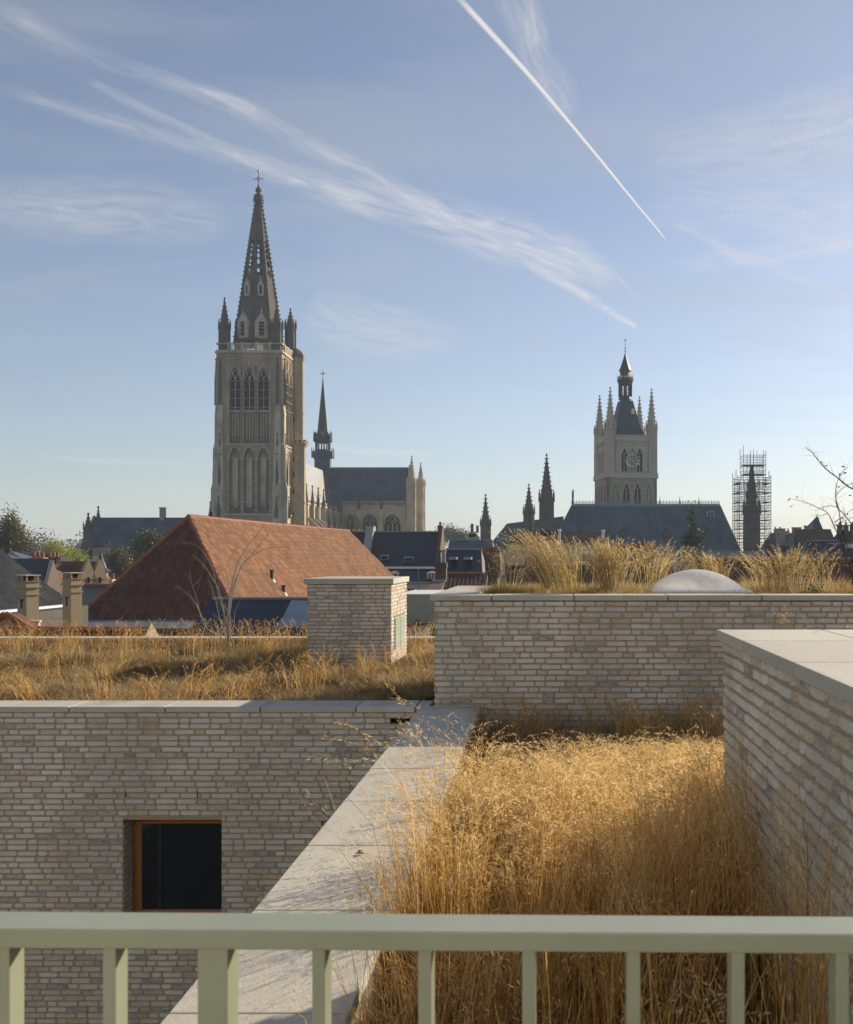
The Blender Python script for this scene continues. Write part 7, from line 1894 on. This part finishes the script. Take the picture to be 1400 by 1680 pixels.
def trail(label, pts, material, seed=0):
    """a band of ice cloud at ALT: curved in cross-section, denser towards its middle"""
    rr = np.random.default_rng(seed)
    P = np.array([(a, b) for a, b, *_ in pts], float); Wd = np.array([p[2] * (1.05 if 'fresh' in material else 1.6) for p in pts], float); Cv = np.array([p[3] for p in pts], float)
    n = 60; t = np.linspace(0, 1, n); s = np.linspace(0, 1, len(pts))
    cx_, cy_, w_, c_ = [np.interp(t, s, q) for q in (P[:, 0], P[:, 1], Wd, Cv)]
    kern = np.ones(7) / 7
    def smooth(a): return np.convolve(np.pad(a, 3, mode='edge'), kern, 'valid')
    cx_, cy_, w_ = smooth(cx_), smooth(cy_), smooth(w_)
    d = np.gradient(cx_), np.gradient(cy_); L = np.hypot(*d); nx_, ny_ = -d[1] / L, d[0] / L
    m = 11; V = []; cov = []; flow = []; run = np.cumsum(L)
    for i in range(n):
        for j in range(m):
            u = -1 + 2 * j / (m - 1)
            px_ = cx_[i] + nx_[i] * u * w_[i] / 2; py_ = cy_[i] + ny_[i] * u * w_[i] / 2
            A = ALT * (1 + .0012 * (1 - u * u)); D_ = A * F / (CY - py_)
            V.append((WX(px_, D_), D_, EZ + A))
            e = min(1, min(t[i], 1 - t[i]) * 12)
            cov.append(max(0, (1 - u * u)) ** 1.2 * c_[i] * e); flow.append((run[i] / 150, u * w_[i] / 50, seed * 3.1))
    Q = [(i * m + j, i * m + j + 1, (i + 1) * m + j + 1, (i + 1) * m + j) for i in range(n - 1) for j in range(m - 1)]
    me = npmesh('contrail', V, Q)
    a = me.attributes.new('cover', 'FLOAT', 'POINT'); a.data.foreach_set('value', np.array(cov, np.float32))
    a = me.attributes.new('flow', 'FLOAT_VECTOR', 'POINT'); a.data.foreach_set('vector', np.array(flow, np.float32).ravel())
    for p in me.polygons: p.use_smooth = True
    o = put('contrail', me, material); return tag(o, label, 'contrail', group='vapour trails and ice veils in the sky')
trail('sharp bright white contrail running diagonally down to its pointed tip', [(735, -22, 13, .8), (800, 48, 12, .9), (870, 125, 9, 1), (930, 196, 7, 1), (985, 262, 5.5, 1.1), (1040, 330, 4.5, 1.2), (1072, 368, 3.6, 1.3), (1100, 403, 2.4, 1.4)], 'trail_fresh', 1)
trail('long broad faded trail descending from the left edge across the middle of the sky', [(-30, 130, 22, .4), (80, 170, 20, .7), (200, 205, 20, 1), (270, 226, 20, .6), (350, 245, 26, .7), (450, 278, 32, 1.3), (560, 318, 40, 1.5), (680, 345, 50, 1.5), (800, 380, 66, 1.7), (900, 412, 64, 1.9), (980, 442, 44, 1.5), (1030, 468, 22, .9)], 'trail_old', 2)
trail('upper faded trail from the top left corner that passes above the spire', [(-20, 5, 34, .9), (40, 42, 36, .8), (130, 88, 26, .4), (260, 125, 22, .7), (330, 152, 24, 1.2), (400, 174, 26, 1.5), (450, 208, 24, .9), (520, 245, 24, .9), (600, 282, 28, 1.2), (680, 325, 26, 1.2), (740, 356, 12, 1.4), (785, 385, 8, 1.0)], 'trail_old', 3)
trail('thin dim streak between the two broad trails at the left', [(130, 125, 12, .3), (200, 160, 14, .8), (260, 190, 12, .8), (330, 222, 12, .9), (400, 258, 16, .9), (470, 286, 12, .4)], 'trail_old', 4)
trail('short bright trail above the clock tower ending at a blunt tip', [(850, 420, 8, .8), (890, 448, 13, 1.3), (940, 472, 14, 1.8), (985, 500, 13, 2.0), (1020, 522, 10, 2.2), (1049, 539, 5, 2.4)], 'trail_old', 5)
trail('tiny slanting wisp above the short bright trail', [(1015, 455, 4, 1.2), (1032, 475, 5, 1.6), (1048, 498, 4, 1.8)], 'trail_old', 6)
trail('ragged vertical puff of old trail near the top centre', [(836, -25, 46, 1.2), (856, 20, 48, 1.5), (870, 62, 44, 1.8), (884, 105, 38, 1.2), (910, 140, 44, .9), (926, 172, 40, 1.0), (934, 198, 18, .6)], 'trail_old', 7)
trail('faint pale band rising to the right edge', [(1090, 440, 26, .3), (1180, 428, 24, .7), (1250, 420, 26, 1.0), (1330, 406, 28, 1.2), (1440, 395, 30, 1.2)], 'trail_old', 8)
trail('dim streak crossing the pale band at the right', [(1100, 365, 14, .6), (1150, 385, 16, .9), (1210, 420, 18, .9), (1280, 440, 18, .8), (1350, 470, 16, .5), (1420, 500, 12, .3)], 'trail_old', 9)
trail('wide thin veil of ice cloud in the upper right', [(1040, 262, 50, .3), (1150, 240, 70, .7), (1260, 235, 110, .9), (1360, 210, 110, 1.0), (1460, 190, 110, .9)], 'trail_old', 10)
trail('wide veil below it near the right edge', [(1050, 330, 60, .3), (1160, 335, 80, .7), (1280, 345, 90, .9), (1460, 355, 100, 1.0)], 'trail_old', 11)
trail('low flat streak right of the tall spire', [(490, 735, 6, .4), (560, 738, 8, .9), (640, 742, 10, 1.1), (720, 744, 7, .5)], 'trail_old', 12)
trail('low flat streak left of the tall spire', [(60, 748, 5, .3), (150, 756, 8, .8), (250, 762, 9, 1.0), (345, 764, 7, .8)], 'trail_old', 13)
trail('soft broad veil right of the spire pinnacles', [(500, 500, 50, .5), (560, 530, 70, 1.0), (650, 550, 70, 1.0), (760, 560, 40, .4)], 'trail_old', 14)
trail('soft broad veil left of the spire', [(-30, 330, 60, .5), (100, 340, 80, .9), (250, 345, 80, .8), (380, 370, 40, .3)], 'trail_old', 15)

# ================================================================== HAZE
hz = MB().box(-2550, 2550, -350, 3050, -2.0, EZ + 98)
hm = bpy.data.materials.new('air'); hm.use_nodes = True
nt = hm.node_tree; nt.nodes.remove(nt.nodes['Principled BSDF'])
pv = nt.nodes.new('ShaderNodeVolumePrincipled'); pv.inputs['Color'].default_value = (.74, .86, 1.0, 1); pv.inputs['Density'].default_value = .00030; pv.inputs['Anisotropy'].default_value = 0.0
nt.links.new(pv.outputs[0], nt.nodes['Material Output'].inputs['Volume'])
MATS['air'] = hm
o = part(None, 'haze', hz, 'air', kind='stuff')
